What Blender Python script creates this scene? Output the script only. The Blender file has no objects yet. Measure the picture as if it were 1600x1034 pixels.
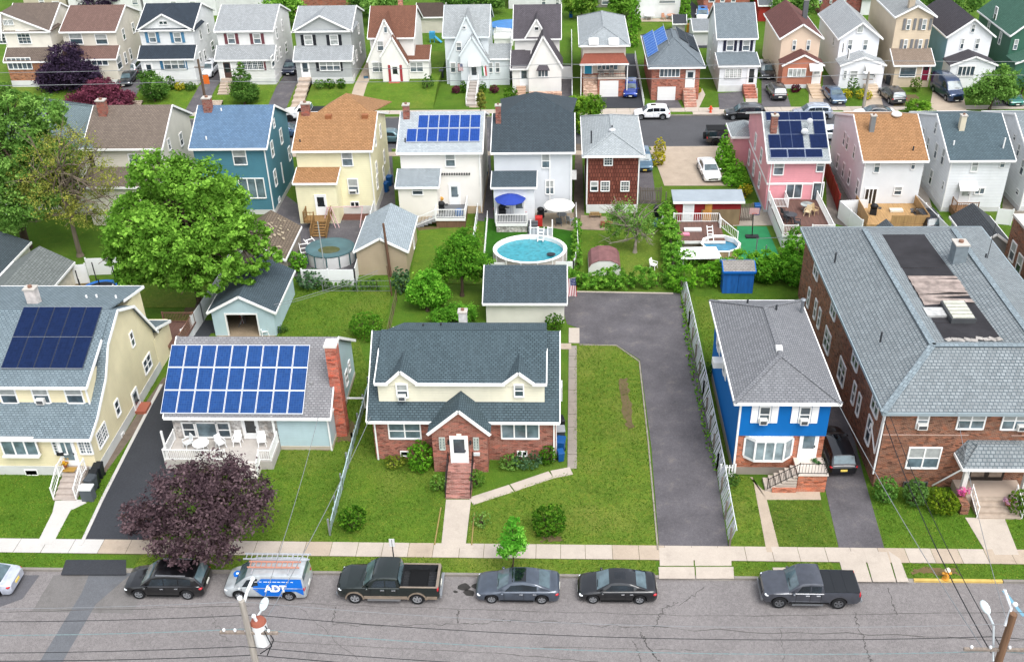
import bpy, math, random
import numpy as np
from mathutils import Vector, Matrix
random.seed(11); RN = np.random.RandomState(5)
SC = bpy.context.scene; COL = SC.collection
U = random.uniform
# ------------------------------------------------------------ camera (surveyed from the street grid)
YAW, PIT, ROL, FPX, CAMH = math.radians(3.15), math.radians(31.96), math.radians(-1.59), 1604.3, 43.89
_f = np.array([-math.sin(YAW)*math.cos(PIT), math.cos(YAW)*math.cos(PIT), -math.sin(PIT)])
_r = np.array([math.cos(YAW), math.sin(YAW), 0]); _u = np.cross(_r, _f)
_c, _s = math.cos(ROL), math.sin(ROL)
_r, _u = _c*_r+_s*_u, -_s*_r+_c*_u
cam = bpy.data.objects.new('camera', bpy.data.cameras.new('camera')); COL.objects.link(cam)
cam.data.sensor_width = 36; cam.data.lens = 36*FPX/1600; cam.data.clip_end = 1500
cam.matrix_world = Matrix(((_r[0], _u[0], -_f[0], 0), (_r[1], _u[1], -_f[1], 0), (_r[2], _u[2], -_f[2], CAMH), (0, 0, 0, 1)))
SC.camera = cam
# survey: plan position of a spot seen in the photograph (ground height z / wall plane Y / wall plane X)
def _ray(px, py): return _r*((px-800)/FPX)-_u*((py-517)/FPX)+_f
def G(px, py, z=0.0):
    d = _ray(px, py); t = (z-CAMH)/d[2]; return (d[0]*t, d[1]*t)
def PY(px, py, Y):
    d = _ray(px, py); t = Y/d[1]; return (d[0]*t, CAMH+d[2]*t)
def PX(px, py, X):
    d = _ray(px, py); t = X/d[0]; return (d[1]*t, CAMH+d[2]*t)
# ------------------------------------------------------------ materials
def hx(h, k=1.0):
    h = h.lstrip('#'); h = h if len(h) == 6 else ''.join(c*2 for c in h); o = []
    for i in (0, 2, 4):
        v = int(h[i:i+2], 16)/255
        o.append((v/12.92 if v <= .04045 else ((v+.055)/1.055)**2.4)*k)
    return tuple(o)
class NT:
    def __init__(s, name):
        s.m = bpy.data.materials.new(name); s.m.use_nodes = True
        s.t = s.m.node_tree; s.b = s.t.nodes['Principled BSDF']; s.out = s.t.nodes['Material Output']
    def n(s, typ, **kw):
        nd = s.t.nodes.new(typ)
        for k, v in kw.items():
            if k.startswith('i_'): nd.inputs[k[2:].replace('_', ' ')].default_value = v
            else: setattr(nd, k, v)
        return nd
    def l(s, a, b): s.t.links.new(a, b)
    def uv(s, sx=1, sy=1, rot=0):
        c = s.n('ShaderNodeTexCoord'); mp = s.n('ShaderNodeMapping')
        mp.inputs['Scale'].default_value = (sx, sy, 1); mp.inputs['Rotation'].default_value = (0, 0, rot)
        s.l(c.outputs['UV'], mp.inputs['Vector']); return mp.outputs['Vector']
    def pos(s):
        return s.n('ShaderNodeNewGeometry').outputs['Position']
    def noise(s, vec, scale, detail=3, rough=.55):
        nd = s.n('ShaderNodeTexNoise'); nd.inputs['Scale'].default_value = scale; nd.inputs['Detail'].default_value = detail
        nd.inputs['Roughness'].default_value = rough
        s.l(vec, nd.inputs['Vector']); return nd.outputs['Fac']
    def ramp(s, fac, stops):
        r = s.n('ShaderNodeValToRGB'); e = r.color_ramp.elements
        while len(e) < len(stops): e.new(.5)
        for i, (p, c) in enumerate(stops):
            e[i].position = p; e[i].color = (*c, 1) if len(c) == 3 else c
        s.l(fac, r.inputs['Fac']); return r.outputs['Color']
    def mix(s, fac, a, b, mode='MIX'):
        m = s.n('ShaderNodeMix', data_type='RGBA', blend_type=mode)
        for sock, v in ((m.inputs[0], fac), (m.inputs[6], a), (m.inputs[7], b)):
            if hasattr(v, 'is_output'): s.l(v, sock)
            elif isinstance(v, (int, float)): sock.default_value = v
            else: sock.default_value = (*v, 1)
        return m.outputs[2]
    def math(s, op, a, b=0.0):
        m = s.n('ShaderNodeMath', operation=op)
        for sock, v in ((m.inputs[0], a), (m.inputs[1], b)):
            if hasattr(v, 'is_output'): s.l(v, sock)
            else: sock.default_value = v
        return m.outputs[0]
    def bump(s, h, strength=.4, dist=.02):
        b = s.n('ShaderNodeBump'); b.inputs['Strength'].default_value = strength; b.inputs['Distance'].default_value = dist
        s.l(h, b.inputs['Height']); s.l(b.outputs['Normal'], s.b.inputs['Normal'])
    def fin(s, col, rough=.7, metal=0, coat=0, spec=.4):
        if hasattr(col, 'is_output'): s.l(col, s.b.inputs['Base Color'])
        else: s.b.inputs['Base Color'].default_value = (*col, 1)
        s.b.inputs['Roughness'].default_value = rough; s.b.inputs['Metallic'].default_value = metal
        s.b.inputs['Coat Weight'].default_value = coat; s.b.inputs['Specular IOR Level'].default_value = spec
        return s.m
MC = {}
def memo(f):
    def g(*a, **k):
        key = (f.__name__, a, tuple(sorted(k.items())))
        if key not in MC: MC[key] = f(*a, **k)
        return MC[key]
    return g
def sc3(c, k): return tuple(min(1, x*k) for x in c)
@memo
def plain(h, k=1.0, rough=.6, var=.12, sc=.9, metal=0):
    t = NT('paint'); c = hx(h, k)
    f = t.noise(t.pos(), sc, 5); f2 = t.noise(t.pos(), 14, 2)
    col = t.mix(t.math('MULTIPLY', f2, .35), t.ramp(f, [(.3, sc3(c, 1-var)), (.7, sc3(c, 1+var*.6))]), sc3(c, 1-var))
    return t.fin(col, rough, metal, spec=.25)
@memo
def siding(h, k=1.0, pitch=.13, lap_shade=.86):
    t = NT('siding'); c = hx(h, k); uv = t.uv()
    sep = t.n('ShaderNodeSeparateXYZ'); t.l(uv, sep.inputs[0])
    fr = t.math('FRACT', t.math('DIVIDE', sep.outputs[1], pitch))
    edge = t.math('LESS_THAN', fr, .12)
    f = t.noise(t.pos(), .7, 5); st = t.noise(t.uv(.5, 7), 1.2, 3)
    base = t.ramp(f, [(.3, sc3(c, .9)), (.72, sc3(c, 1.05))])
    base = t.mix(t.math('MULTIPLY', st, .18), base, sc3(c, .8))
    # sun-bleached and rain-streaked down the wall
    v = t.noise(t.uv(2.2, .22), 1.5, 4)
    base = t.mix(t.ramp(v, [(.52, (0, 0, 0)), (.75, (.22, .22, .22))]), base, sc3(c, .74))
    col = t.mix(t.math('MULTIPLY', edge, 1-lap_shade), base, sc3(c, .45))  # thin shadow line at each board's lap, put into the colour
    t.bump(t.math('SUBTRACT', 1, fr), .5, .02)
    return t.fin(col, .5)
@memo
def shingle(h, k=1.0, h2=None, row=.17, wid=.28, contrast=.5):
    t = NT('roof shingles'); c = hx(h, k); d = hx(h2, k) if h2 else sc3(c, 1-contrast)
    br = t.n('ShaderNodeTexBrick'); t.l(t.uv(), br.inputs['Vector'])
    br.offset = .5; br.squash = 1
    for kk, v in (('Scale', 1), ('Mortar Size', .032), ('Bias', 0), ('Brick Width', wid), ('Row Height', row)): br.inputs[kk].default_value = v
    br.inputs['Color1'].default_value = (*sc3(c, 1.2), 1); br.inputs['Color2'].default_value = (*sc3(c, .78), 1); br.inputs['Mortar'].default_value = (*d, 1)
    f = t.noise(t.uv(), .35, 5); f2 = t.noise(t.uv(3, .5), .9, 4); f3 = t.noise(t.uv(), 9, 2)
    col = t.mix(t.ramp(f, [(.35, (0, 0, 0)), (.75, (.5, .5, .5))]), br.outputs['Color'], sc3(c, .7))
    col = t.mix(t.ramp(f2, [(.5, (0, 0, 0)), (.8, (.35, .35, .35))]), col, sc3(c, 1.3))
    col = t.mix(t.math('MULTIPLY', f3, .4), col, sc3(c, .55))
    t.bump(br.outputs['Fac'], -.5, .02)
    return t.fin(col, .85, spec=.25)
@memo
def bricks(h, h2, mort, k=1.0, bw=.22, rh=.075):
    t = NT('brickwork'); c, d, m = hx(h, k), hx(h2, k), hx(mort, k)
    br = t.n('ShaderNodeTexBrick'); t.l(t.uv(), br.inputs['Vector'])
    for kk, v in (('Scale', 1), ('Mortar Size', .011), ('Bias', 0), ('Brick Width', bw), ('Row Height', rh)): br.inputs[kk].default_value = v
    br.inputs['Color1'].default_value = (*c, 1); br.inputs['Color2'].default_value = (*d, 1); br.inputs['Mortar'].default_value = (*m, 1)
    f = t.noise(t.uv(), .5, 5); f2 = t.noise(t.uv(4, 9), 1.2, 2)
    col = t.mix(t.ramp(f, [(.4, (0, 0, 0)), (.72, (.45, .45, .45))]), br.outputs['Color'], sc3(c, .62))
    col = t.mix(t.ramp(f2, [(.55, (0, 0, 0)), (.75, (.4, .4, .4))]), col, sc3(d, 1.5))
    v = t.n('ShaderNodeTexVoronoi'); t.l(t.uv(3.2, 9), v.inputs['Vector']); v.inputs['Scale'].default_value = 1.0; sp = t.n('ShaderNodeSeparateColor'); t.l(v.outputs['Color'], sp.inputs[0])
    col = t.mix(t.ramp(sp.outputs[0], [(.55, (0, 0, 0)), (1, (.75,)*3)]), col, sc3(d, .42)); col = t.mix(t.ramp(sp.outputs[1], [(.6, (0, 0, 0)), (1, (.6,)*3)]), col, sc3(c, 1.7))
    t.bump(br.outputs['Fac'], -.3, .01)
    return t.fin(col, .85, spec=.2)
@memo
def grass(h='#6d8f2c', k=.8, dry=.5, seed=0):
    t = NT('grass'); c = hx(h, k); p = t.n('ShaderNodeMapping'); t.l(t.pos(), p.inputs['Vector']); p.inputs['Location'].default_value = (seed*7.3, seed*3.1, 0)
    v = p.outputs['Vector']
    f = t.noise(v, .45, 6, .62); f2 = t.noise(v, 2.2, 4, .6); f3 = t.noise(v, 13, 3, .7); f4 = t.noise(v, .17, 3)
    g2 = sc3(c, .55); yl = (c[0]*1.75, c[1]*1.18, c[2]*1.5)
    col = t.ramp(f, [(.3, sc3(c, .72)), (.52, c), (.72, (c[0]*1.25, c[1]*1.12, c[2]))])
    col = t.mix(t.ramp(f2, [(.5, (0, 0, 0)), (.75, (dry, dry, dry))]), col, yl)
    col = t.mix(t.ramp(f4, [(.5, (0, 0, 0)), (.7, (dry*.7,)*3)]), col, (c[0]*1.9, c[1]*1.15, c[2]*2.2))
    col = t.mix(t.ramp(f3, [(.35, (.75, .75, .75)), (.6, (0, 0, 0))]), col, g2)
    t.bump(t.math('ADD', f3, t.math('MULTIPLY', f2, .7)), .9, .09)
    return t.fin(col, .9, spec=.1)
@memo
def paved(h, k=1.0, grain=.3, blotch=.3, sc=.5, rough=.9, stain='#55504a', st=.35):
    t = NT('paving'); c = hx(h, k); v = t.pos()
    f = t.noise(v, sc, 6, .6); f3 = t.noise(v, 22, 2, .7); f2 = t.noise(v, 5.5, 4, .7); f4 = t.noise(v, .9, 5, .7)
    col = t.ramp(f, [(.3, sc3(c, 1-blotch)), (.7, sc3(c, 1+blotch*.5))])
    col = t.mix(t.ramp(f4, [(.55, (0, 0, 0)), (.8, (st,)*3)]), col, hx(stain, k))
    col = t.mix(t.ramp(f3, [(.36, (grain,)*3), (.58, (0, 0, 0))]), col, sc3(c, .35))
    col = t.mix(t.ramp(f2, [(.45, (0, 0, 0)), (.75, (grain*.8,)*3)]), col, sc3(c, 1.45))
    t.bump(f3, .35, .02)
    return t.fin(col, rough, spec=.2)
@memo
def wood(h, k=1.0, pitch=.14):
    t = NT('boards'); c = hx(h, k); uv = t.uv()
    f = t.noise(t.uv(1/pitch, .6), 1, 4); f2 = t.noise(uv, 1.5, 4)
    col = t.ramp(f, [(.3, sc3(c, .6)), (.7, sc3(c, 1.15))])
    col = t.mix(t.math('MULTIPLY', f2, .4), col, sc3(c, .7))
    return t.fin(col, .8)
@memo
def shakes(h, h2, k=1.0):
    t = NT('wood shakes'); c, d = hx(h, k), hx(h2, k)
    br = t.n('ShaderNodeTexBrick'); t.l(t.uv(), br.inputs['Vector']); br.offset = .43
    for kk, v in (('Scale', 1), ('Mortar Size', .03), ('Bias', 0), ('Brick Width', .26), ('Row Height', .42)): br.inputs[kk].default_value = v
    br.inputs['Color1'].default_value = (*c, 1); br.inputs['Color2'].default_value = (*d, 1); br.inputs['Mortar'].default_value = (*sc3(d, .4), 1)
    f = t.noise(t.uv(5, .8), 1, 3)
    col = t.mix(t.ramp(f, [(.42, (0, 0, 0)), (.7, (.7,)*3)]), br.outputs['Color'], sc3(c, .5))
    return t.fin(col, .85, spec=.2)
@memo
def fieldstone():
    t = NT('fieldstone'); v = t.n('ShaderNodeTexVoronoi'); t.l(t.uv(), v.inputs['Vector']); v.inputs['Scale'].default_value = 3.2
    col = t.ramp(t.n('ShaderNodeSeparateColor').outputs[0], [(0, hx('#8d8a86')), (.5, hx('#d9d6d2')), (1, hx('#b3aaa2'))])
    sp = col.node.inputs['Fac'].links[0].from_node; t.l(v.outputs['Color'], sp.inputs[0])
    return t.fin(t.mix(t.ramp(t.noise(t.uv(), 4, 3), [(.45, (0, 0, 0)), (.65, (.8,)*3)]), col, hx('#77736e')), .85)
@memo
def glass(h='#2e3a42', k=1.0, rough=.08):
    t = NT('window glass'); c = hx(h, k)
    f = t.noise(t.pos(), 1.1, 3)
    return t.fin(t.ramp(f, [(.35, sc3(c, .6)), (.65, sc3(c, 1.5))]), rough, spec=.8)
@memo
def solar(h='#1d3f8c', k=1.0, grid=.16, line='#4b6fb4'):
    t = NT('solar cells'); c = hx(h, k); br = t.n('ShaderNodeTexBrick'); t.l(t.uv(), br.inputs['Vector']); br.offset = 0
    for kk, v in (('Scale', 1), ('Mortar Size', .006), ('Bias', 0), ('Brick Width', grid), ('Row Height', grid)): br.inputs[kk].default_value = v
    br.inputs['Color1'].default_value = (*sc3(c, 1.15), 1); br.inputs['Color2'].default_value = (*sc3(c, .85), 1); br.inputs['Mortar'].default_value = (*hx(line, k), 1)
    f = t.noise(t.uv(), 1.5, 4)
    return t.fin(t.mix(t.math('MULTIPLY', f, .5), br.outputs['Color'], sc3(c, .55)), .5, spec=.06)
@memo
def carpaint(h, k=1.0, metal=.35):
    t = NT('car paint'); c = hx(h, k)
    f = t.noise(t.pos(), 2.5, 3)
    t.b.inputs['Coat IOR'].default_value = 1.58; t.b.inputs['Coat Roughness'].default_value = .05
    return t.fin(t.ramp(f, [(.3, sc3(c, .85)), (.7, sc3(c, 1.15))]), .32, metal, coat=1.0)
@memo
def gloss(h, k=1.0, rough=.25, metal=0.0):
    t = NT('gloss'); c = hx(h, k)
    return t.fin(c, rough, metal, spec=.5)
@memo
def leaf(h, h2=None, k=1.0):
    k *= 1.6; t = NT('leaves'); c = hx(h, k); d = hx(h2, k) if h2 else (c[0]*1.6, c[1]*1.35, c[2]*1.3)
    a = t.n('ShaderNodeAttribute'); a.attribute_name = 'tint'
    col = t.ramp(a.outputs['Fac'], [(0, sc3(c, .55)), (.45, c), (1, d)])
    t.fin(col, .75, spec=.08)
    tr = t.n('ShaderNodeBsdfTranslucent'); t.l(col, tr.inputs['Color'])
    ms = t.n('ShaderNodeMixShader'); ms.inputs[0].default_value = .45
    t.l(t.b.outputs[0], ms.inputs[1]); t.l(tr.outputs[0], ms.inputs[2]); t.l(ms.outputs[0], t.out.inputs[0])
    return t.m
@memo
def water(h='#3fb4c6', k=1.0):
    t = NT('pool water'); c = hx(h, k); f = t.noise(t.pos(), 2.6, 4, .6); g = t.noise(t.pos(), 7, 3)
    t.bump(g, .35, .05)
    return t.fin(t.ramp(f, [(.35, sc3(c, .8)), (.7, sc3(c, 1.25))]), .06, spec=.6)
WHITE = lambda: plain('#f0f0ee', .92, .5, .05)
# ------------------------------------------------------------ mesh building
ORG = {}
class MB:
    def __init__(s): s.v = []; s.f = []
    def add(s, vs, fs):
        o = len(s.v); s.v += [tuple(map(float, p)) for p in vs]; s.f += [tuple(i+o for i in f) for f in fs]; return s
    def poly(s, pts): return s.add(pts, [tuple(range(len(pts)))])
    def box(s, x0, x1, y0, y1, z0, z1):
        if x0 > x1: x0, x1 = x1, x0
        if y0 > y1: y0, y1 = y1, y0
        return s.add([(x0, y0, z0), (x1, y0, z0), (x1, y1, z0), (x0, y1, z0), (x0, y0, z1), (x1, y0, z1), (x1, y1, z1), (x0, y1, z1)],
                     [(0, 3, 2, 1), (4, 5, 6, 7), (0, 1, 5, 4), (1, 2, 6, 5), (2, 3, 7, 6), (3, 0, 4, 7)])
    def bar(s, p, q, w, h, up=(0, 0, 1)):
        p, q = Vector(p), Vector(q); d = (q-p).normalized(); upv = Vector(up)
        if abs(d.dot(upv)) > .99: upv = Vector((0, 1, 0))
        a = d.cross(upv).normalized(); b = a.cross(d)
        vs = [e+a*i*w/2+b*j*h/2 for e in (p, q) for i, j in ((-1, -1), (1, -1), (1, 1), (-1, 1))]
        return s.add(vs, [(0, 1, 2, 3), (7, 6, 5, 4), (0, 4, 5, 1), (1, 5, 6, 2), (2, 6, 7, 3), (3, 7, 4, 0)])
    def slab(s, pts, t):
        n = len(pts); lo = [(p[0], p[1], p[2]-t) for p in pts]
        return s.add(list(pts)+lo, [tuple(range(n)), tuple(range(2*n-1, n-1, -1))]+[(i, i+n, (i+1) % n+n, (i+1) % n) for i in range(n)])
    def prism(s, xy, z0, z1): return s.slab([(x, y, z1) for x, y in xy], z1-z0)
    def cyl(s, p, q, r0, r1=None, n=10, cap=True):
        r1 = r0 if r1 is None else r1; p, q = Vector(p), Vector(q); d = (q-p).normalized()
        a = d.orthogonal().normalized(); b = d.cross(a); vs = []
        for e, r in ((p, r0), (q, r1)):
            for i in range(n):
                an = 2*math.pi*i/n; vs.append(e+(a*math.cos(an)+b*math.sin(an))*r)
        fs = [(i, (i+1) % n, (i+1) % n+n, i+n) for i in range(n)]
        if cap: fs += [tuple(range(n-1, -1, -1)), tuple(range(n, 2*n))]
        return s.add(vs, fs)
    def tube(s, pts, r, n=6):
        for a, b in zip(pts[:-1], pts[1:]): s.cyl(a, b, r, r, n, False)
        return s
    def lathe(s, prof, c, n=20, sx=1, sy=1, cap=True):
        vs = []; m = len(prof)
        for r, z in prof:
            for i in range(n):
                an = 2*math.pi*i/n; vs.append((c[0]+math.cos(an)*r*sx, c[1]+math.sin(an)*r*sy, c[2]+z))
        fs = [(j*n+i, j*n+(i+1) % n, (j+1)*n+(i+1) % n, (j+1)*n+i) for j in range(m-1) for i in range(n)]
        if cap: fs += [tuple(range(n-1, -1, -1)), tuple(range((m-1)*n, m*n))]
        return s.add(vs, fs)
    def ball(s, c, rx, ry=None, rz=None, n=12, m=8):
        ry = ry or rx; rz = rz or rx
        return s.lathe([(max(1e-3, math.sin(math.pi*j/m)), -math.cos(math.pi*j/m)*rz) for j in range(m+1)], c, n, rx, ry)
    def mesh(s, name, mat, smooth=False):
        me = bpy.data.meshes.new(name); me.from_pydata(s.v, [], s.f); me.update()
        V = np.array(s.v); uvl = me.uv_layers.new(name='UVMap').data
        for p in me.polygons:
            n = p.normal
            if abs(n.z) > .995: ux, uy = Vector((1, 0, 0)), Vector((0, 1, 0))
            else:
                ux = Vector((-n.y, n.x, 0)).normalized(); uy = n.cross(ux)
            for li, vi in zip(p.loop_indices, p.vertices):
                co = me.vertices[vi].co; uvl[li].uv = (co.dot(ux), co.dot(uy))
        if smooth:
            for p in me.polygons: p.use_smooth = True
            if smooth != 'all':
                me.set_sharp_from_angle(angle=math.radians(38))
        if mat: me.materials.append(mat)
        return me
    def build(s, name, mat, parent=None, smooth=False, loc=None):
        me = s.mesh(name, mat, smooth)
        o = bpy.data.objects.new(name, me); COL.objects.link(o)
        if parent is not None:
            og = ORG.get(root_of(parent).name)
            if og is not None and og.length > 0: me.transform(Matrix.Translation(-og))
            o.parent = parent
            if loc: o.location = loc
        return o
def each(mb, name, mat, parent, smooth=False):      # every loose piece becomes a part of its own
    par = list(range(len(mb.v)))
    def fd(i):
        while par[i] != i: par[i] = par[par[i]]; i = par[i]
        return i
    for f in mb.f:
        for i in f[1:]: par[fd(i)] = fd(f[0])
    gr = {}
    for f in mb.f: gr.setdefault(fd(f[0]), []).append(f)
    for fs in gr.values():
        ids = sorted({i for f in fs for i in f}); mp = {v: k for k, v in enumerate(ids)}; q = MB()
        q.add([mb.v[i] for i in ids], [tuple(mp[i] for i in f) for f in fs]); q.build(name, mat, parent, smooth)
def root_of(o):
    while o.parent: o = o.parent
    return o
def tag(o, label, cat, group=None):
    o['label'] = label; o['category'] = cat
    if group: o['group'] = group
    return o
def thing(name, label, cat, loc=(0, 0, 0), group=None, rz=0):
    o = bpy.data.objects.new(name, None); COL.objects.link(o); o.empty_display_size = .3
    o.location = loc; o.rotation_euler = (0, 0, rz); ORG[o.name] = Vector(loc)
    return tag(o, label, cat, group)
def local(name, label, cat, group=None):      # thing modelled round the origin, placed afterwards
    return thing(name, label, cat, (0, 0, 0), group)
def put(o, x, y, z=0, rz=0): o.location = (x, y, z); o.rotation_euler = (0, 0, rz); return o
def solo(mb, name, mat, label, cat, group=None, smooth=False):   # a thing that is one mesh, origin at its base
    V = np.array(mb.v); c = Vector(((V[:, 0].min()+V[:, 0].max())/2, (V[:, 1].min()+V[:, 1].max())/2, V[:, 2].min()))
    o = mb.build(name, mat, None, smooth); o.data.transform(Matrix.Translation(-c)); o.location = c
    return tag(o, label, cat, group)
def struct(name, mb, mat, kind='structure'):
    o = mb.build(name, mat); o['kind'] = kind; return o
def copy_tree(o, parent=None):
    c = o.copy(); COL.objects.link(c); c.parent = parent
    for ch in list(o.children): copy_tree(ch, c)
    return c
# ------------------------------------------------------------ house parts
ROT = {'S': 0, 'E': math.pi/2, 'W': -math.pi/2, 'N': math.pi}
WM = {}
PANES = {'d': ('#39464e', 1), 'b': ('#59646b', 1), 'c': ('#a3a8a6', 1), 'k': ('#1c2226', 1), 'g': ('#5b6c74', 1)}
def win_mesh(w, h, style, fr, pane):
    key = (round(w, 2), round(h, 2), style, fr, pane)
    if key in WM: return WM[key]
    w, h = key[0], key[1]; t = .09 if min(w, h) > .6 else .06; m = MB(); g = MB(); bl = MB()
    m.box(-w/2, -w/2+t, -.07, .03, 0, h); m.box(w/2-t, w/2, -.07, .03, 0, h)
    m.box(-w/2+t, w/2-t, -.07, .03, h-t, h); m.box(-w/2+t, w/2-t, -.1, .03, 0, t)
    n = {'2': 2, '3': 3, '4': 4, '5': 5, '6': 6}.get(style[:1], 1); iw = (w-2*t)/n
    for i in range(1, n): m.box(-w/2+t+iw*i-.045, -w/2+t+iw*i+.045, -.065, .03, t, h-t)
    if 'h' in style: m.box(-w/2+t, w/2-t, -.06, .02, h*.48, h*.48+.06)
    if 'x' in style:
        for i in range(n):
            a = -w/2+t+iw*i; k = 2 if iw > .55 else 1
            for j in range(1, k+1): m.box(a+iw*j/(k+1)-.015, a+iw*j/(k+1)+.015, -.045, .01, t, h-t)
        for j in range(1, 4): m.box(-w/2+t, w/2-t, -.043, .01, t+(h-2*t)*j/4-.015, t+(h-2*t)*j/4+.015)
    g.poly([(-w/2+t, -.02, t), (w/2-t, -.02, t), (w/2-t, -.02, h-t), (-w/2+t, -.02, h-t)])
    fm = plain(fr, .92, .5, .05); gm = glass(PANES[pane][0]); me = m.mesh('window_frame', fm); pm = g.mesh('window_pane', gm)
    bm_ = None
    if style[-1:] in ('~', '^'):     # a blind or curtain hanging behind the upper sash
        lo = .5 if style[-1:] == '~' else .72
        bl.poly([(-w/2+t, -.026, t+(h-2*t)*lo), (w/2-t, -.026, t+(h-2*t)*lo), (w/2-t, -.026, h-t), (-w/2+t, -.026, h-t)])
        bm_ = bl.mesh('window_blind', plain('#b4b8b6', .8, .3, .25, 3))
    WM[key] = (me, pm, bm_); return WM[key]
def win(root, face, c, z0, w, h, at, style='h', pane='d', fr='#f2f2f0', name='window'):
    me, pm, bm_ = win_mesh(w, h, style, fr, pane); og = ORG.get(root_of(root).name, Vector((0, 0, 0)))
    p = Vector((c, at, z0)) if face in 'SN' else Vector((at, c, z0))
    o = bpy.data.objects.new(name, me); COL.objects.link(o); o.parent = root; o.location = p-og; o.rotation_euler = (0, 0, ROT[face])
    g = bpy.data.objects.new('pane', pm); COL.objects.link(g); g.parent = o
    if bm_ and root.parent is None:
        b = bpy.data.objects.new('blind', bm_); COL.objects.link(b); b.parent = o
    return o
def wp(root, at, l, t, r, b, style='h~', pane='d', fr='#f2f2f0', face='S', name='window'):
    """window on a street-facing wall, from the photo's box"""
    x0, z0 = PY(l, b, at); x1, z1 = PY(r, t, at)
    return win(root, face, (x0+x1)/2, z0, max(.3, x1-x0), max(.3, z1-z0), at, style, pane, fr, name)
def ws(root, face, X, px, py, w, h, style='h~', pane='d', fr='#f2f2f0'):
    y, z = PX(px, py, X); return win(root, face, y, z-h/2, w, h, X, style, pane, fr)
def sill(root, c, z, w, at, h='#8a3b34', face='S'):
    m = MB().box(c-w/2, c+w/2, at-.13, at-.02, z-.09, z) if face == 'S' else MB().box(at+.02, at+.13, c-w/2, c+w/2, z-.09, z)
    return m.build('window_sill', plain(h), root)
def door(root, c, z0, w, h, at, colr='#e9eaea', glassy=.5, face='S', frame='#f4f4f2', pane='d', name='door'):
    m = MB(); f = 1 if face == 'S' else 0
    def bx(a0, a1, d0, d1, b0, b1, mb):
        if face == 'S': mb.box(c+a0, c+a1, at-d1, at-d0, z0+b0, z0+b1)
        elif face == 'E': mb.box(at+d0, at+d1, c+a0, c+a1, z0+b0, z0+b1)
        else: mb.box(at-d1, at-d0, c+a0, c+a1, z0+b0, z0+b1)
    bx(-w/2, w/2, 0, .05, 0, h, m); d = m.build(name, plain(colr, .95, .4, .05), root)
    m = MB(); bx(-w/2-.1, -w/2, -.02, .08, 0, h+.1, m); bx(w/2, w/2+.1, -.02, .08, 0, h+.1, m); bx(-w/2, w/2, -.02, .08, h, h+.1, m)
    m.build('door_frame', plain(frame, .95, .4, .05), d)
    if glassy:
        m = MB(); bx(-w/2+.14, w/2-.14, .05, .06, h*(1-glassy)-.12, h-.15, m); m.build('pane', glass(PANES[pane][0]), d)
    m = MB(); bx(w/2-.13, w/2-.08, .05, .11, h*.45, h*.52, m); m.build('handle', gloss('#3a3a3a', 1, .3, .8), d)
    return d
def garage_door(root, x0, x1, z0, z1, at, colr='#eeeeec'):
    m = MB().box(x0, x1, at-.05, at, z0, z1)
    k = 4
    for i in range(1, k): m.box(x0, x1, at-.062, at-.05, z0+(z1-z0)*i/k-.03, z0+(z1-z0)*i/k+.02)
    return m.build('garage_door', plain(colr, .92, .4, .05), root)
def shutters(root, c, z0, w, h, at, colr, wid=.38):
    for sx in (-1, 1):
        a = c+sx*(w/2+.04+wid/2); m = MB().box(a-wid/2, a+wid/2, at-.05, at-.002, z0, z0+h)
        for i in range(1, 6): m.box(a-wid/2+.05, a+wid/2-.05, at-.062, at-.05, z0+h*i/6-.05, z0+h*i/6+.05)
        m.build('shutter', plain(colr, 1, .5), root)
def walls(root, x0, x1, y0, y1, z0, z1, mat, gable=None, zr=None, mid=None, name='wall'):
    m = MB()
    if gable == 'x':      # ridge along x: gables on E/W
        ym = (y0+y1)/2 if mid is None else mid
        m.poly([(x0, y0, z0), (x1, y0, z0), (x1, y0, z1), (x0, y0, z1)]); m.poly([(x1, y1, z0), (x0, y1, z0), (x0, y1, z1), (x1, y1, z1)])
        m.poly([(x1, y0, z0), (x1, y1, z0), (x1, y1, z1), (x1, ym, zr), (x1, y0, z1)]); m.poly([(x0, y1, z0), (x0, y0, z0), (x0, y0, z1), (x0, ym, zr), (x0, y1, z1)])
    elif gable == 'y':
        xm = (x0+x1)/2 if mid is None else mid
        m.poly([(x0, y0, z0), (x1, y0, z0), (x1, y0, z1), (xm, y0, zr), (x0, y0, z1)]); m.poly([(x1, y1, z0), (x0, y1, z0), (x0, y1, z1), (xm, y1, zr), (x1, y1, z1)])
        m.poly([(x1, y0, z0), (x1, y1, z0), (x1, y1, z1), (x1, y0, z1)]); m.poly([(x0, y1, z0), (x0, y0, z0), (x0, y0, z1), (x0, y1, z1)])
    else: m.box(x0, x1, y0, y1, z0, z1)
    return m.build(name, mat, root)
def roof(root, polys, mat, edges=(), t=.1, trim='#f2f2f0', name='roof', lift=.06, tw=.07, th=.2):
    m = MB()
    for p in polys: m.slab([(a, b, c+lift) for a, b, c in p], t)
    o = m.build(name, mat, root)
    if edges:
        m = MB()
        for p, q in edges: m.bar((p[0], p[1], p[2]+lift-.085), (q[0], q[1], q[2]+lift-.085), tw, th)
        m.build('eave_trim', plain(trim, .95, .45, .05), o if o.parent.parent is None else root)
    return o
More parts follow.
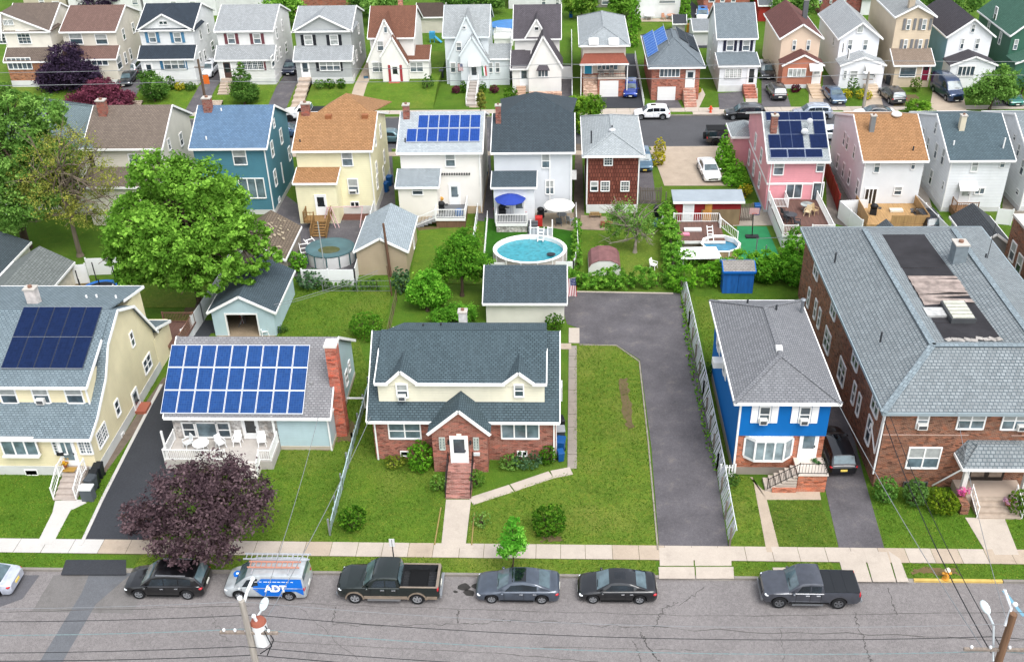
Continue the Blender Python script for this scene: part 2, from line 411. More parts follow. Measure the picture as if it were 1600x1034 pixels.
def gable_x(root, x0, x1, y0, y1, ze, zr, mat, o=.35, mid=None, trim='#f2f2f0', name='roof'):
    ym = (y0+y1)/2 if mid is None else mid
    s0 = (zr-ze)/(ym-y0); s1 = (zr-ze)/(y1-ym); A, B = x0-o*.7, x1+o*.7
    ya, za, yb, zb = y0-o, ze-o*s0, y1+o, ze-o*s1
    e = [((A, ya, za), (B, ya, za)), ((A, ya, za), (A, ym, zr)), ((B, ya, za), (B, ym, zr)), ((B, ym, zr), (B, yb, zb)), ((A, ym, zr), (A, yb, zb)), ((A, yb, zb), (B, yb, zb))]
    return roof(root, [[(A, ya, za), (B, ya, za), (B, ym, zr), (A, ym, zr)], [(B, yb, zb), (A, yb, zb), (A, ym, zr), (B, ym, zr)]], mat, e, trim=trim, name=name)
def gable_y(root, x0, x1, y0, y1, ze, zr, mat, o=.35, mid=None, trim='#f2f2f0', name='roof', of=None):
    xm = (x0+x1)/2 if mid is None else mid; of = o*.7 if of is None else of
    s0 = (zr-ze)/(xm-x0); s1 = (zr-ze)/(x1-xm); A, B = y0-of, y1+of*.5
    xa, za, xb, zb = x0-o, ze-o*s0, x1+o, ze-o*s1
    e = [((xa, A, za), (xa, B, za)), ((xb, A, zb), (xb, B, zb)), ((xa, A, za), (xm, A, zr)), ((xm, A, zr), (xb, A, zb))]
    return roof(root, [[(xa, B, za), (xa, A, za), (xm, A, zr), (xm, B, zr)], [(xb, A, zb), (xb, B, zb), (xm, B, zr), (xm, A, zr)]], mat, e, trim=trim, name=name)
def hip(root, x0, x1, y0, y1, ze, zr, mat, o=.45, ridge='y', ins=None, trim='#f2f2f0', name='roof', cap='#9aa0a2'):
    x0 -= o; x1 += o; y0 -= o; y1 += o
    if ridge == 'y':
        xm = (x0+x1)/2; k = (x1-x0)/2 if ins is None else ins; P, Q = (xm, y0+k, zr), (xm, y1-k, zr)
        a, b, c, d = (x0, y0, ze), (x1, y0, ze), (x1, y1, ze), (x0, y1, ze)
        polys = [[a, b, P], [b, c, Q, P], [c, d, Q], [d, a, P, Q]]
    else:
        ym = (y0+y1)/2; k = (y1-y0)/2 if ins is None else ins; P, Q = (x0+k, ym, zr), (x1-k, ym, zr)
        a, b, c, d = (x0, y0, ze), (x1, y0, ze), (x1, y1, ze), (x0, y1, ze)
        polys = [[a, b, Q, P], [b, c, Q], [c, d, P, Q], [d, a, P]]
    o_ = roof(root, polys, mat, [(a, b), (b, c), (c, d), (d, a)], trim=trim, name=name)
    if cap:
        m = MB(); near = {0: P, 1: P if ridge == 'y' else Q, 2: Q, 3: Q if ridge == 'y' else P}
        for i, cn in enumerate((a, b, c, d)): m.bar((cn[0], cn[1], cn[2]+.07), (near[i][0], near[i][1], near[i][2]+.07), .28, .05)
        m.bar((*P[:2], P[2]+.07), (*Q[:2], Q[2]+.07), .28, .05)
        m.build('ridge_cap', mat, o_)
    return o_
def shed_roof(root, x0, x1, yf, yb, zf, zb, mat, o=.25, trim='#f2f2f0', name='porch_roof', sides=True):
    s = (zb-zf)/(yb-yf); a, b = (x0-o, yf-o, zf-o*s), (x1+o, yf-o, zf-o*s); c, d = (x1+o, yb, zb), (x0-o, yb, zb)
    return roof(root, [[a, b, c, d]], mat, [(a, b), (a, d), (b, c)], trim=trim, name=name)
def lean_to(root, x0, x1, yf, yb, z0, zf, zb, wmat, rmat, o=.25, name='rear_wing'):
    m = MB(); m.add([(x0, yf, z0), (x1, yf, z0), (x1, yb, z0), (x0, yb, z0), (x0, yf, zf), (x1, yf, zf), (x1, yb, zb), (x0, yb, zb)],
                    [(0, 1, 5, 4), (1, 2, 6, 5), (3, 0, 4, 7), (4, 5, 6, 7)])
    w = m.build(name, wmat, root); shed_roof(root, x0, x1, yf, yb, zf, zb, rmat, o); return w
def front_gable(root, xl, xr, xp, yf, yb, zl, zr_, zp, wmat, rmat, z0=None, o=.2, trim='#f2f2f0', wall=True, name='front_gable'):
    """cross gable facing the street: wall from z0 up, left foot zl, right foot zr_, peak zp, roof running back to yb"""
    w = None
    if wall:
        zb = min(zl, zr_) if z0 is None else z0
        pts = [(xl, yf, zb), (xr, yf, zb), (xr, yf, zr_), (xp, yf, zp), (xl, yf, zl)]
        if z0 is None: pts = [(xl, yf, zl), (xr, yf, zr_), (xp, yf, zp)]
        m = MB().poly(pts)
        if z0 is not None: m.poly([(xr, yf, zb), (xr, yb, zb), (xr, yb, zr_), (xr, yf, zr_)]); m.poly([(xl, yb, zb), (xl, yf, zb), (xl, yf, zl), (xl, yb, zl)])
        w = m.build(name, wmat, root)
    sl, sr = (zp-zl)/(xp-xl), (zp-zr_)/(xr-xp); A = yf-o
    a, b, p = (xl-o, A, zl-o*sl), (xr+o, A, zr_-o*sr), (xp, A, zp)
    roof(root, [[(xl-o, yb, zl-o*sl), a, p, (xp, yb, zp)], [b, (xr+o, yb, zr_-o*sr), (xp, yb, zp), p]], rmat, [(a, p), (p, b)], trim=trim, name=name+'_roof')
    return w
def chimney(root, x, y, z0, z1, w=.7, d=.6, mat=None, cap=True):
    c = MB().box(x-w/2, x+w/2, y-d/2, y+d/2, z0, z1).build('chimney', mat or bricks('#8a4a3c', '#6f3b32', '#9c8f86'), root)
    m = MB().box(x-w/2-.06, x+w/2+.06, y-d/2-.06, y+d/2+.06, z1, z1+.1)
    m.build('chimney_cap', plain('#b5b0a8'), c); MB().cyl((x, y, z1+.1), (x, y, z1+.25), w*.2).build('flue', plain('#8d6a58', .8), c)
    return c
def vents(root, pts, mat=None):
    for x, y, z, h in pts:
        MB().cyl((x, y, z-.2), (x, y, z+h), .07, .07, 8).build('vent_pipe', mat or plain('#33363a'), root)
def steps(root, x0, x1, yf, yb, z0, z1, n, mat, name='front_steps'):
    m = MB(); d = (yb-yf)/n
    for i in range(n): m.box(x0, x1, yf+d*i, yb if i == n-1 else yf+d*(i+1)+.0, z0, z0+(z1-z0)*(i+1)/n)
    return m.build(name, mat, root)
def rail(root, pts, h=.9, mat=None, gap=.14, bal=.03, post=.08, name='railing', top=.06):
    m = MB()
    for (a, b) in zip(pts[:-1], pts[1:]):
        a, b = Vector(a), Vector(b); L = (b-a).length
        m.bar(a+Vector((0, 0, h)), b+Vector((0, 0, h)), top, top); m.bar(a+Vector((0, 0, .1)), b+Vector((0, 0, .1)), top*.8, top*.8)
        k = max(2, int(L/gap))
        for i in range(1, k):
            p = a.lerp(b, i/k); m.box(p.x-bal/2, p.x+bal/2, p.y-bal/2, p.y+bal/2, p.z+.1, p.z+h)
    for p in pts: m.box(p[0]-post/2, p[0]+post/2, p[1]-post/2, p[1]+post/2, p[2]-.05, p[2]+h+.08)
    return m.build(name, mat or WHITE(), root)
def panels(root, O, Ux, Uy, nx, ny, w, h, mat, gap=.03, frame='#d8dce0', skip=(), name='solar_array', lift=.1):
    """rows of panels on a roof slope: O lower-left corner, Ux/Uy unit vectors along eave and up slope"""
    O, Ux, Uy = Vector(O), Vector(Ux), Vector(Uy); N = Ux.cross(Uy); m = MB()
    for j in range(ny+1): m.bar(O+Uy*(j*(h+gap))+N*(lift*.6), O+Ux*(nx*(w+gap))+Uy*(j*(h+gap))+N*(lift*.6), .05, lift*.5, N)
    arr = m.build(name, gloss('#9da2a8', 1, .4, .6), root)
    for j in range(ny):
        for i in range(nx):
            if (i, j) in skip: continue
            q = O+Ux*(i*(w+gap)+gap/2)+Uy*(j*(h+gap)+gap/2)+N*lift
            c = [q, q+Ux*w, q+Ux*w+Uy*h, q+Uy*h]; m = MB()
            lo = [p-N*.04 for p in c]; m.add(c+lo, [(4, 5, 1, 0), (5, 6, 2, 1), (6, 7, 3, 2), (7, 4, 0, 3)])
            b = .022; inn = [q+Ux*b+Uy*b, q+Ux*(w-b)+Uy*b, q+Ux*(w-b)+Uy*(h-b), q+Ux*b+Uy*(h-b)]
            m.add(c+inn, [(0, 1, 5, 4), (1, 2, 6, 5), (2, 3, 7, 6), (3, 0, 4, 7), (4, 5, 6, 7)])
            p = m.build('solar_panel', None, arr); p.data.materials.append(gloss(frame, 1, .35, .3)); p.data.materials.append(mat)
            p.data.polygons[len(p.data.polygons)-1].material_index = 1
    return arr
def downspout(root, x, y, z0, z1):
    return MB().box(x-.05, x+.05, y-.1, y-.01, z0, z1).build('downspout', WHITE(), root)
def house(name, label, x, y, cat='house', z=0): return thing(name, label, cat, (x, y, z))
# ============================================================ light
W = bpy.data.worlds.new('World'); SC.world = W; W.use_nodes = True
wt = W.node_tree; bg = wt.nodes['Background']; sky = wt.nodes.new('ShaderNodeTexSky'); sky.sky_type = 'NISHITA'; sky.sun_disc = False
SEL, SAZ = math.radians(60), math.radians(146)
sky.sun_elevation = SEL; sky.sun_rotation = SAZ; sky.dust_density = 3.0; sky.air_density = 1.0
hs = wt.nodes.new('ShaderNodeHueSaturation'); hs.inputs['Saturation'].default_value = .3      # cloud veil
wt.links.new(sky.outputs[0], hs.inputs['Color']); wt.links.new(hs.outputs[0], bg.inputs['Color']); bg.inputs['Strength'].default_value = .15
sun = bpy.data.objects.new('sun', bpy.data.lights.new('sun', 'SUN')); COL.objects.link(sun)
sun.data.energy = .78; sun.data.angle = math.radians(38); sun.data.color = (1, .97, .93)
d = Vector((math.sin(SAZ)*math.cos(SEL), math.cos(SAZ)*math.cos(SEL), math.sin(SEL)))
sun.rotation_euler = d.to_track_quat('Z', 'Y').to_euler(); sun.location = d*200
SC.view_settings.view_transform = 'Standard'; SC.view_settings.look = 'None'; SC.view_settings.exposure = 1.2; SC.view_settings.gamma = 1
SC.cycles.max_bounces = 5; SC.cycles.diffuse_bounces = 3; SC.cycles.transparent_max_bounces = 4; SC.cycles.use_denoising = True
# ============================================================ ground
KERB = 43.3
ROADM = paved('#9f9a99', .6, .6, .16, .35, st=.25, stain='#6d6a68'); OLDASPH = paved('#767377', .62, .4, .34, .45, stain='#a59a8c', st=.5); BLACKTOP = paved('#4d5056', .56, .35, .12, .4, st=.2)
CONC = paved('#d6cabc', .66, .14, .1, .8, stain='#8f877c', st=.35); NEWCONC = paved('#dbd8d3', .68, .1, .06, .8, st=.15); TANC = paved('#d0bfab', .64, .16, .12, .8, st=.3); CURBM = paved('#a9a39a', .6, .2, .2, 1.2)
DIRT = paved('#857653', .55, .35, .3, .9); SOIL = paved('#5a4030', .6, .35, .25, 1.4); DECKM = wood('#7a5a50', .7, .14)
LAWN = grass('#638c2a', .68, .6, 0); LAWN2 = grass('#6c9030', .68, .85, 1); LAWN3 = grass('#6f8c32', .76, 1, 2); DEEP = grass('#628a2c', .66, .6, 3)
struct('terrain', MB().box(-700, 700, -60, 900, -1.2, -.25), paved('#8a8780', .5, .2, .2, .2))
struct('road', MB().box(-260, 260, 14, KERB, -.3, -.13), ROADM)
BK0, BK1 = 109.4, 119.3
struct('road', MB().box(-260, 260, BK0, BK1, -.3, -.13), paved('#77787c', .44, .3, .12, .3, st=.15))
struct('yard_ground', MB().box(-260, 260, KERB+.16, BK0-.16, -.3, -.004), DEEP)
struct('yard_ground', MB().box(-260, 260, BK1+.16, 330, -.3, -.004), DEEP)
LV = [0.0]; TURF = []; BARE = []; WORN = []
def patch(name, mat, pts, z=None, px=True):
    LV[0] += .0006
    z = .004+LV[0] if z is None else z
    xy = [G(*p, z) for p in pts] if px else pts
    (TURF if name in ('lawn', 'verge') else WORN if name == 'bare_patch' else BARE).append(xy)
    return struct(name, MB().slab([(x, y, z) for x, y in xy], .03), mat)
def ragged(pts, j=.12, k=7):
    P = [Vector(G(*p, 0)).to_3d() for p in pts]; Q = []
    for a, b in zip(P, P[1:]+P[:1]):
        for i in range(k): p = a.lerp(b, i/k); Q.append((p.x+U(-j, j), p.y+U(-j, j)))
    return Q
def worn(mat, pts, j=.14, z=None): return patch('bare_patch', mat, ragged(pts, j), z, False)
def strip(name, mat, pts, w, z=.02, px=True, h=.06):
    xy = [G(*p, z) for p in pts] if px else pts
    m = MB()
    for a, b in zip(xy[:-1], xy[1:]): m.bar((*a, z-h/2), (*b, z-h/2), w, h)
    return struct(name, m, mat)
# kerbs
def gx(px, Y=KERB):           # plan x under a pixel column near the front kerb
    return G(px, 905)[0]
m = MB(); ycurb = MB()
for a, b in ((-260, gx(92)), (gx(205), gx(1030)), (gx(1148), gx(1312)), (gx(1567), 260)): m.box(a, b, KERB-.02, KERB+.16, -.3, .012)
x = gx(1428)
while x < gx(1562): ycurb.box(x, min(x+2.2, gx(1566))-.015, KERB-.022, KERB+.158, -.3, .013); x += 2.2
struct('kerb', m, CURBM); struct('kerb', ycurb, plain('#d8b869', .8, .7, .25, 2))
m = MB()
for a, b in ((gx(92), gx(205)), (gx(1030), gx(1148)), (gx(1312), gx(1428))): m.add([(a, KERB-.06, -.125), (b, KERB-.06, -.125), (b, KERB+.2, .008), (a, KERB+.2, .008)], [(0, 1, 2, 3)])
struct('driveway_lip', m, CURBM)
m = MB()
for y0, y1 in ((BK0-.16, BK0), (BK1, BK1+.16)): m.box(-260, 260, y0, y1, -.3, .012)
struct('kerb', m, CURBM)
# front pavement, slab by slab
mats = {0: MB(), 1: MB(), 2: MB()}
x = -60.0; k = 0; YW0, YW1 = 44.68, 45.88; JX = gx(115); JX2 = gx(205)
while x < 60:
    w = 1.52 if x > JX2 else 1.75
    w += U(-.05, .1); t = 1 if x < JX else (2 if x < JX2+3 else (0 if U(0, 1) < .7 else 2))
    dz = U(0, .012); mats[t].add([(x, YW0, .022+dz), (x+w-.025, YW0, .022+U(0, .012)), (x+w-.025, YW1, .022+U(0, .012)), (x, YW1, .022+dz)], [(0, 1, 2, 3)])
    x += w
for t, mt in ((0, CONC), (1, NEWCONC), (2, TANC)): struct('pavement', mats[t], mt)
patch('soil_strip', paved('#6a6444', .6, .3, .2), [(-60, YW0-.04), (60, YW0-.04), (60, YW1+.05), (-60, YW1+.05)], .006, False)
# back street pavements, slab by slab
for (a, b, zz) in ((107.0, 108.2, 0), (120.4, 121.7, 1)):
    m = MB(); x = -90
    while x < 90:
        w = 1.6+U(-.1, .2); m.box(x, x+w-.03, a, b, -.05, .03+U(0, .01)); x += w
    struct('pavement', m, CONC if zz else TANC)
m = MB()
for a, b in ((-12, -3), (12.3, 18)): m.box(a, b, BK0-2.35, BK0-.17, -.05, .02)
for a, b in ((16, 20.3), (24.5, 27.6), (34, 40.5), (45, 48.5), (-1, 12.4)): m.box(a, b, BK1+.17, 120.38, -.05, .02)
struct('driveway_apron', m, CONC)
# lawns and drives of the front lots
Yi = 858
patch('lawn', LAWN, [(-60, 850), (60, 849), (128, 850), (262, 560), (100, 560), (-60, 600)])
patch('lawn', LAWN2, [(300, 852), (515, 856), (582, 600), (560, 530), (420, 520), (300, 650)])
patch('lawn', LAWN2, [(516, 856), (690, 857), (697, 770), (600, 600), (580, 600)])
patch('lawn', LAWN3, [(730, 857), (1030, 860), (1015, 700), (1000, 563), (962, 538), (898, 537), (895, 735), (735, 788)])
patch('lawn', LAWN2, [(440, 455), (612, 455), (600, 530), (430, 530)])
patch('lawn', LAWN3, [(1143, 861), (1198, 862), (1178, 745), (1135, 740)])
patch('lawn', grass('#66822f', .7, .9, 5), [(1215, 862), (1312, 864), (1282, 782), (1202, 781)])
patch('lawn', LAWN, [(1385, 866), (1542, 867), (1508, 808), (1480, 795), (1362, 760)])
patch('lawn', LAWN, [(1598, 866), (1660, 868), (1640, 800), (1568, 808)])
patch('lawn', LAWN2, [(1085, 462), (1180, 470), (1140, 560), (1150, 740), (1130, 700)])
m = [(gx(0)-30, gx(95)), (gx(200), gx(1029)), (gx(1148), gx(1206)), (gx(1234), gx(1310)), (gx(1416), 60)]
for i, (a, b) in enumerate(m): patch('verge', (LAWN, LAWN3, LAWN2, LAWN3, LAWN)[i], [(a, KERB+.17), (b, KERB+.17), (b-.1, 44.66), (a+.1, 44.66)], .012, False)
patch('driveway', BLACKTOP, [(125, 850), (235, 852), (300, 660), (300, 560), (330, 520), (440, 520), (440, 500), (300, 500), (253, 600)])
patch('driveway', BLACKTOP, [(95, 897), (197, 897), (197, 874), (103, 874)], .014)
strip('driveway_edging', NEWCONC, [(126, 851), (160, 778), (205, 690), (252, 600)], .22, .05)
patch('dirt_path', paved('#8b7d70', .62, .3, .3, 1), [(160, 745), (222, 660), (262, 590), (255, 590), (212, 650), (150, 745)])
patch('footpath', NEWCONC, [(57, 850), (82, 850), (110, 797), (135, 785), (128, 780), (86, 782), (82, 800)], .03)
patch('parking_lot', OLDASPH, [(883, 455), (1062, 457), (1085, 560), (1112, 690), (1138, 852), (1030, 857), (1018, 700), (1000, 562), (965, 539), (905, 537), (903, 512), (886, 506), (880, 485)])
strip('lot_edging', paved('#b5ad9f', .6, .3, .3, 1.5), [(905, 538), (963, 539), (999, 564), (1013, 690), (1028, 858)], .1, .06)
strip('lot_edging', CONC, [(895, 455), (1052, 458)], .16, .06)
m = MB()
for a, b, c, d2 in ((1031, 1084, 855, 883), (1086, 1143, 855, 883), (1030, 1086, 885, 903), (1088, 1147, 885, 903)): m.slab([(*G(a, d2, .034), .034), (*G(b, d2, .034), .034), (*G(b-1, c, .034), .034), (*G(a-1, c, .034), .034)], .04)
struct('driveway_apron', m, CONC)
m = MB()
for a, b in ((1313, 1354), (1356, 1392), (1394, 1412)): m.slab([(*G(a+8, 908, .034), .034), (*G(b+8, 908, .034), .034), (*G(b-6, 862 if b < 1400 else 872, .034), .034), (*G(a-6, 860, .034), .034)], .04)
m.slab([(*G(1207, 886, .03), .03), (*G(1236, 886, .03), .03), (*G(1244, 906, .03), .03), (*G(1214, 906, .03), .03)], .04)
struct('driveway_apron', m, CONC)
patch('driveway', OLDASPH, [(1312, 861), (1384, 864), (1350, 745), (1318, 620), (1262, 500), (1256, 505), (1285, 640), (1284, 740)])
patch('footpath', TANC, [(1198, 862), (1219, 862), (1198, 780), (1283, 780), (1280, 765), (1192, 765), (1172, 745), (1176, 745)], .03)
patch('footpath', CONC, [(1543, 866), (1592, 866), (1570, 810), (1508, 808)], .03)
patch('footpath', CONC, [(689, 856), (727, 856), (736, 780), (697, 780)], .03)
strip('path_edging', plain('#8a7a4a'), [(679, 850), (689, 792)], .08, .07); strip('path_edging', plain('#8a7a4a'), [(737, 850), (741, 800)], .08, .07)
# stepping slab paths beside the brick house
def slabs(pts, w, L, mat, jit=.02):
    m = MB(); xy = [Vector(G(*p, .03)).to_3d() for p in pts]
    for a, b in zip(xy[:-1], xy[1:]):
        d_ = (b-a); n = max(1, int(d_.length/L)); d_ /= n; s_ = Vector((-d_.y, d_.x, 0)).normalized()*w/2
        for i in range(n):
            p, q = a+d_*(i+.015), a+d_*(i+.985); z = .03+U(0, jit)
            m.slab([(v.x, v.y, z+U(0, .008)) for v in (p-s_, p+s_, q+s_, q-s_)][::-1], .05)
    return struct('footpath', m, mat)
slabs([(735, 783), (800, 762), (862, 741), (893, 735)], .75, 1.5, CONC); slabs([(894, 732), (895, 540)], .62, 1.45, paved('#b3aa9f', .62, .2, .2, .9)); slabs([(897, 536), (897, 512)], .85, 1.4, CONC); slabs([(872, 541), (893, 541)], .8, 1.4, TANC)
worn(DIRT, [(968, 592), (980, 590), (985, 625), (989, 668), (981, 672), (974, 650)])
worn(DIRT, [(525, 690), (550, 690), (555, 660), (540, 650), (530, 670)])
worn(DIRT, [(425, 700), (515, 703), (516, 696), (430, 692)])
worn(paved('#84714e', .62, .3, .3, 1.5), [(1425, 896), (1500, 898), (1492, 888), (1432, 887)], .14, .018)
worn(DIRT, [(845, 846), (880, 846), (875, 838), (850, 838)])
# road patches, cracks and seams
patch('road_repair', paved('#7d8085', .6, .3, .12, .6), [(60, 1036), (96, 1036), (150, 943), (200, 900), (230, 880), (140, 895), (128, 925)], -.126)
patch('road_repair', paved('#8b8886', .62, .3, .12, .6), [(50, 955), (206, 958), (240, 898), (84, 898)], -.1275)
patch('road_repair', paved('#75757a', .6, .3, .12, .6), [(-20, 955), (35, 935), (62, 898), (-20, 898)], -.127)
def crack(pts, w=.05, seg=14, j=.12, z=-.1255, mat=None, px=True):
    m = MB(); P = [Vector(G(*p, -.13) if px else p).to_3d() for p in pts]; Q = []
    for a, b in zip(P[:-1], P[1:]):
        for i in range(seg): Q.append(a.lerp(b, i/seg)+Vector((U(-j, j), U(-j, j), 0)))
    Q.append(P[-1])
    for a, b in zip(Q[:-1], Q[1:]):
        d_ = b-a
        if d_.length < 1e-4: continue
        s_ = Vector((-d_.y, d_.x, 0)).normalized()*w*U(.18, .5)
        m.add([(v.x, v.y, z) for v in (a-s_, b-s_, b+s_, a+s_)], [(0, 1, 2, 3)])
    return m
SEAM = paved('#6a6765', .62, .2, .2, 2)
m = MB()
for pts, w, j in (([(-20, 957), (480, 943), (720, 951), (1110, 962), (1640, 955)], .05, .05), ([(520, 975), (710, 976), (800, 968), (1010, 980), (1640, 1000)], .06, .15), ([(525, 945), (520, 974)], .06, .1),
                  ([(716, 952), (714, 972)], .06, .1), ([(1040, 945), (1020, 982)], .06, .12), ([(1000, 985), (1012, 1010), (1032, 1036)], .07, .12), ([(990, 1000), (1005, 1036)], .05, .1),
                  ([(1335, 957), (1350, 1000), (1362, 1036)], .07, .12), ([(1385, 917), (1402, 960)], .06, .1), ([(400, 1000), (800, 1022), (1010, 1040)], .05, .05), ([(1060, 940), (1040, 948)], .05, .1), ([(1100, 918), (1062, 945)], .05, .12), ([(850, 1010), (1100, 1016)], .04, .05),
                  ([(470, 952), (560, 1030)], .03, .1), ([(330, 960), (360, 1005)], .03, .2), ([(1220, 975), (1225, 1036)], .03, .1)):
    k = crack(pts, w, 16, j); m.add(k.v, k.f)
struct('road_cracks', m, SEAM)
m = MB()
for pts, w in (([(1318, 770), (1350, 775), (1340, 800), (1372, 798)], .05), ([(1330, 740), (1335, 770)], .05), ([(1340, 800), (1352, 862)], .05), ([(1290, 800), (1340, 800)], .05), ([(1060, 740), (1120, 737)], .07), ([(1010, 690), (1105, 684)], .07), ([(1000, 565), (1040, 560), (1075, 556)], .07), ([(1060, 775), (1120, 772)], .07)):
    k = crack(pts, w, 12, .1, .0125); m.add(k.v, k.f)
struct('driveway_cracks', m, paved('#55583a', .55, .3, .3, 2))
m = MB()
for px, py, r in ((725, 917, .45), (733, 926, .4), (745, 915, .35), (712, 924, .15), (750, 925, .25)):
    x, y = G(px, py, -.13); n = 9; m.add([(x+math.cos(i*6.283/n)*r*U(.6, 1.1), y+math.sin(i*6.283/n)*r*U(.5, .9), -.1256) for i in range(n)], [tuple(range(n))])
struct('oil_stain', m, paved('#4a4846', .6, .2, .3, 2))
strip('paint_mark', plain('#7fb4cc', .7), [(1568, 922), (1590, 950), (1600, 962)], .2, -.1275, h=.004)
# ============================================================ row A houses
GREENSH = shingle('#62757d', .62, '#2f3f46'); GREYSH = shingle('#8fa0a8', .66, '#55656e')
CREAM = siding('#f2e6bf', .86, .2); PALE = siding('#c3dbe2', .82, .2)
# ---- cream gambrel house
h = house('gambrel_house', 'cream sided gambrel house with dark solar panels on a grey roof, at the left edge', -36, 55)
x0, x1 = -42.0, -30.75; prof = [(52.0, 3.35), (53.2, 3.8), (55.6, 5.3), (57.1, 7.05), (59.6, 8.25), (62.1, 7.1), (64.6, 3.6)]
m = MB(); fl = [(52.0, -.1)]+prof+[(64.6, -.1)]
m.poly([(x1, y, z) for y, z in fl]); m.poly([(x0, y, z) for y, z in fl[::-1]]); m.poly([(x0, 52, -.1), (x1, 52, -.1), (x1, 52, 3.35), (x0, 52, 3.35)])
m.build('wall', CREAM, h); MB().box(x0-.02, x1+.03, 51.96, 64.6, -.1, .75).build('foundation', plain('#d5d6d4', .85), h)
o = .3; P0 = [(51.6, 3.24)]+[(a, b+.03) for a, b in prof[1:6]]+[(64.9, 3.2)]
roof(h, [[(x0, a[0], a[1]), (x1+o, a[0], a[1]), (x1+o, b[0], b[1]), (x0, b[0], b[1])] for a, b in zip(P0[:-1], P0[1:])], GREYSH,
     [((x1+o, a[0], a[1]), (x1+o, b[0], b[1])) for a, b in zip(P0[:-1], P0[1:])]+[((x0, 51.6, 3.24), (x1+o, 51.6, 3.24))])
dw = MB().box(x0, x1-.35, 54.1, 57.6, 4.0, 6.0).build('dormer_wall', CREAM, h)
roof(h, [[(x0, 53.75, 5.85), (x1-.15, 53.75, 5.85), (x1-.15, 59.6, 8.3), (x0, 59.6, 8.3)]], GREYSH, [((x0, 53.75, 5.85), (x1-.15, 53.75, 5.85)), ((x1-.15, 53.75, 5.85), (x1-.15, 57.3, 7.33))], name='dormer_roof')
MB().box(x0, x1-.5, 61.5, 65.2, 4, 6.9).build('rear_dormer_wall', CREAM, h)
roof(h, [[(x1-.3, 65.6, 6.75), (x0, 65.6, 6.75), (x0, 59.6, 8.32), (x1-.3, 59.6, 8.32)]], GREYSH, [((x1-.3, 65.6, 6.75), (x1-.3, 62, 7.65)), ((x0, 65.6, 6.75), (x1-.3, 65.6, 6.75))], name='rear_dormer_roof')
walls(h, x0+2, x1+.02, 64.4, 67.6, -.1, 2.7, CREAM, name='rear_wing'); shed_roof(h, x0+2, x1+.1, 67.6, 64.6, 2.6, 3.7, GREYSH)
downspout(h, x1-.4, 54.08, 4.2, 5.8)
s = math.hypot(1, (8.3-5.85)/5.85); Uy = (0, 1/s, (8.3-5.85)/5.85/s)
panels(h, (-37.05, 55.05, 5.85+1.3*.419+.08), (1, 0, 0), Uy, 5, 2, 1.08, 2.55 if False else 2.5, solar('#1b2c52', .7, .2, '#2a3a60'), .03, '#3a4150')
chimney(h, -37.1, 61.2, 7.5, 9.1, .75, .6, plain('#dcd4cf', .8, .8, .3, 3))
vents(h, [(-33.9, 62.4, 7.5, .35), (-33.2, 62.5, 7.5, .35), (-31.7, 62.3, 7.6, .3)], WHITE())
for px in ((4, 603, 22, 630), (55, 603, 73, 630), (106, 603, 126, 630)):
    w_ = wp(h, 54.1, *px, 'h~'); xx = (PY(px[0], 620, 54.1)[0]+PY(px[2], 620, 54.1)[0])/2; zz = PY(px[0], px[3], 54.1)[1]; sill(h, xx, zz, 1.15, 54.1)
def aircon(root, x, z, at, w=.55, face='S', X=None):
    m = MB().box(x-w/2, x+w/2, at-.32, at+.02, z, z+.38); g = MB().box(x-w/2+.06, x+w/2-.06, at-.33, at-.32, z+.06, z+.3)
    a = m.build('air_conditioner', plain('#e3e3df', .9, .5), root); g.build('grille', plain('#4a4d50'), a); return a
aircon(h, PY(66, 628, 54.1)[0], PY(66, 629, 54.1)[1]+.05, 54.1)
bay = wp(h, 51.75, 7, 685, 55, 711, '3', 'g'); bm = MB().box(PY(5, 700, 52)[0], PY(62, 700, 52)[0], 51.6, 52.0, PY(30, 711, 51.75)[1]-.12, PY(30, 711, 51.75)[1]).build('bay_sill', WHITE(), h)
MB().box(PY(5, 700, 52)[0], PY(62, 700, 52)[0], 51.55, 52.0, PY(30, 685, 51.75)[1], PY(30, 685, 51.75)[1]+.14).build('bay_head', WHITE(), h)
wp(h, 51.98, 41, 733, 58, 742, '', 'd')
dd = PY(113, 726, 51.98); door(h, dd[0], dd[1], .95, 2.05, 51.98, '#e9ecec', .72, pane='g')
wp(h, 51.97, 86, 688, 101, 709, '2x', 'b'); wp(h, 51.97, 126, 688, 141, 709, '2x', 'b')
for px, py, w_, hh, st in ((206, 530, .6, 1.2, 'h'), (230, 568, 1.5, 1.2, '2h'), (183, 637, .75, 1.25, 'h'), (159, 680, 1.6, 1.3, '2x'), (246, 602, .5, .8, ''), (192, 682, .5, .7, '')): ws(h, 'E', x1, px, py, w_, hh, st)
y, z = PX(216, 640, x1); door(h, y, z-.3, .85, 1.95, x1, '#dfe5e6', .5, 'E')
MB().box(x1+.02, x1+.8, y-.6, y+.6, 0, .25).build('door_step', plain('#9a5a48'), h)
zt = PY(113, 728, 51.9)[1]; xa, xb = PY(92, 735, 51)[0], PY(127, 735, 51)[0]; yb_ = G(100, 782)[1]
steps(h, xa, xb, yb_, 51.95, -.05, zt, 6, plain('#b9ada4', .8, .8, .2, 3), 'front_steps')
for xx in (xa, xb): rail(h, [(xx, 51.6, zt), (xx, 50.9, zt), (xx, yb_+.1, .1)], .85, gap=.2, bal=.025)
MB().box(dd[0]-.45, dd[0]+.4, 51.3, 51.8, zt, zt+.02).build('doormat', plain('#9a7a3c'), h)
MB().box(PY(97, 718, 51.9)[0]-.2, PY(97, 718, 51.9)[0]+.25, 51.8, 51.95, dd[1]+.9, dd[1]+1.1).build('mailbox', plain('#222326'), h)
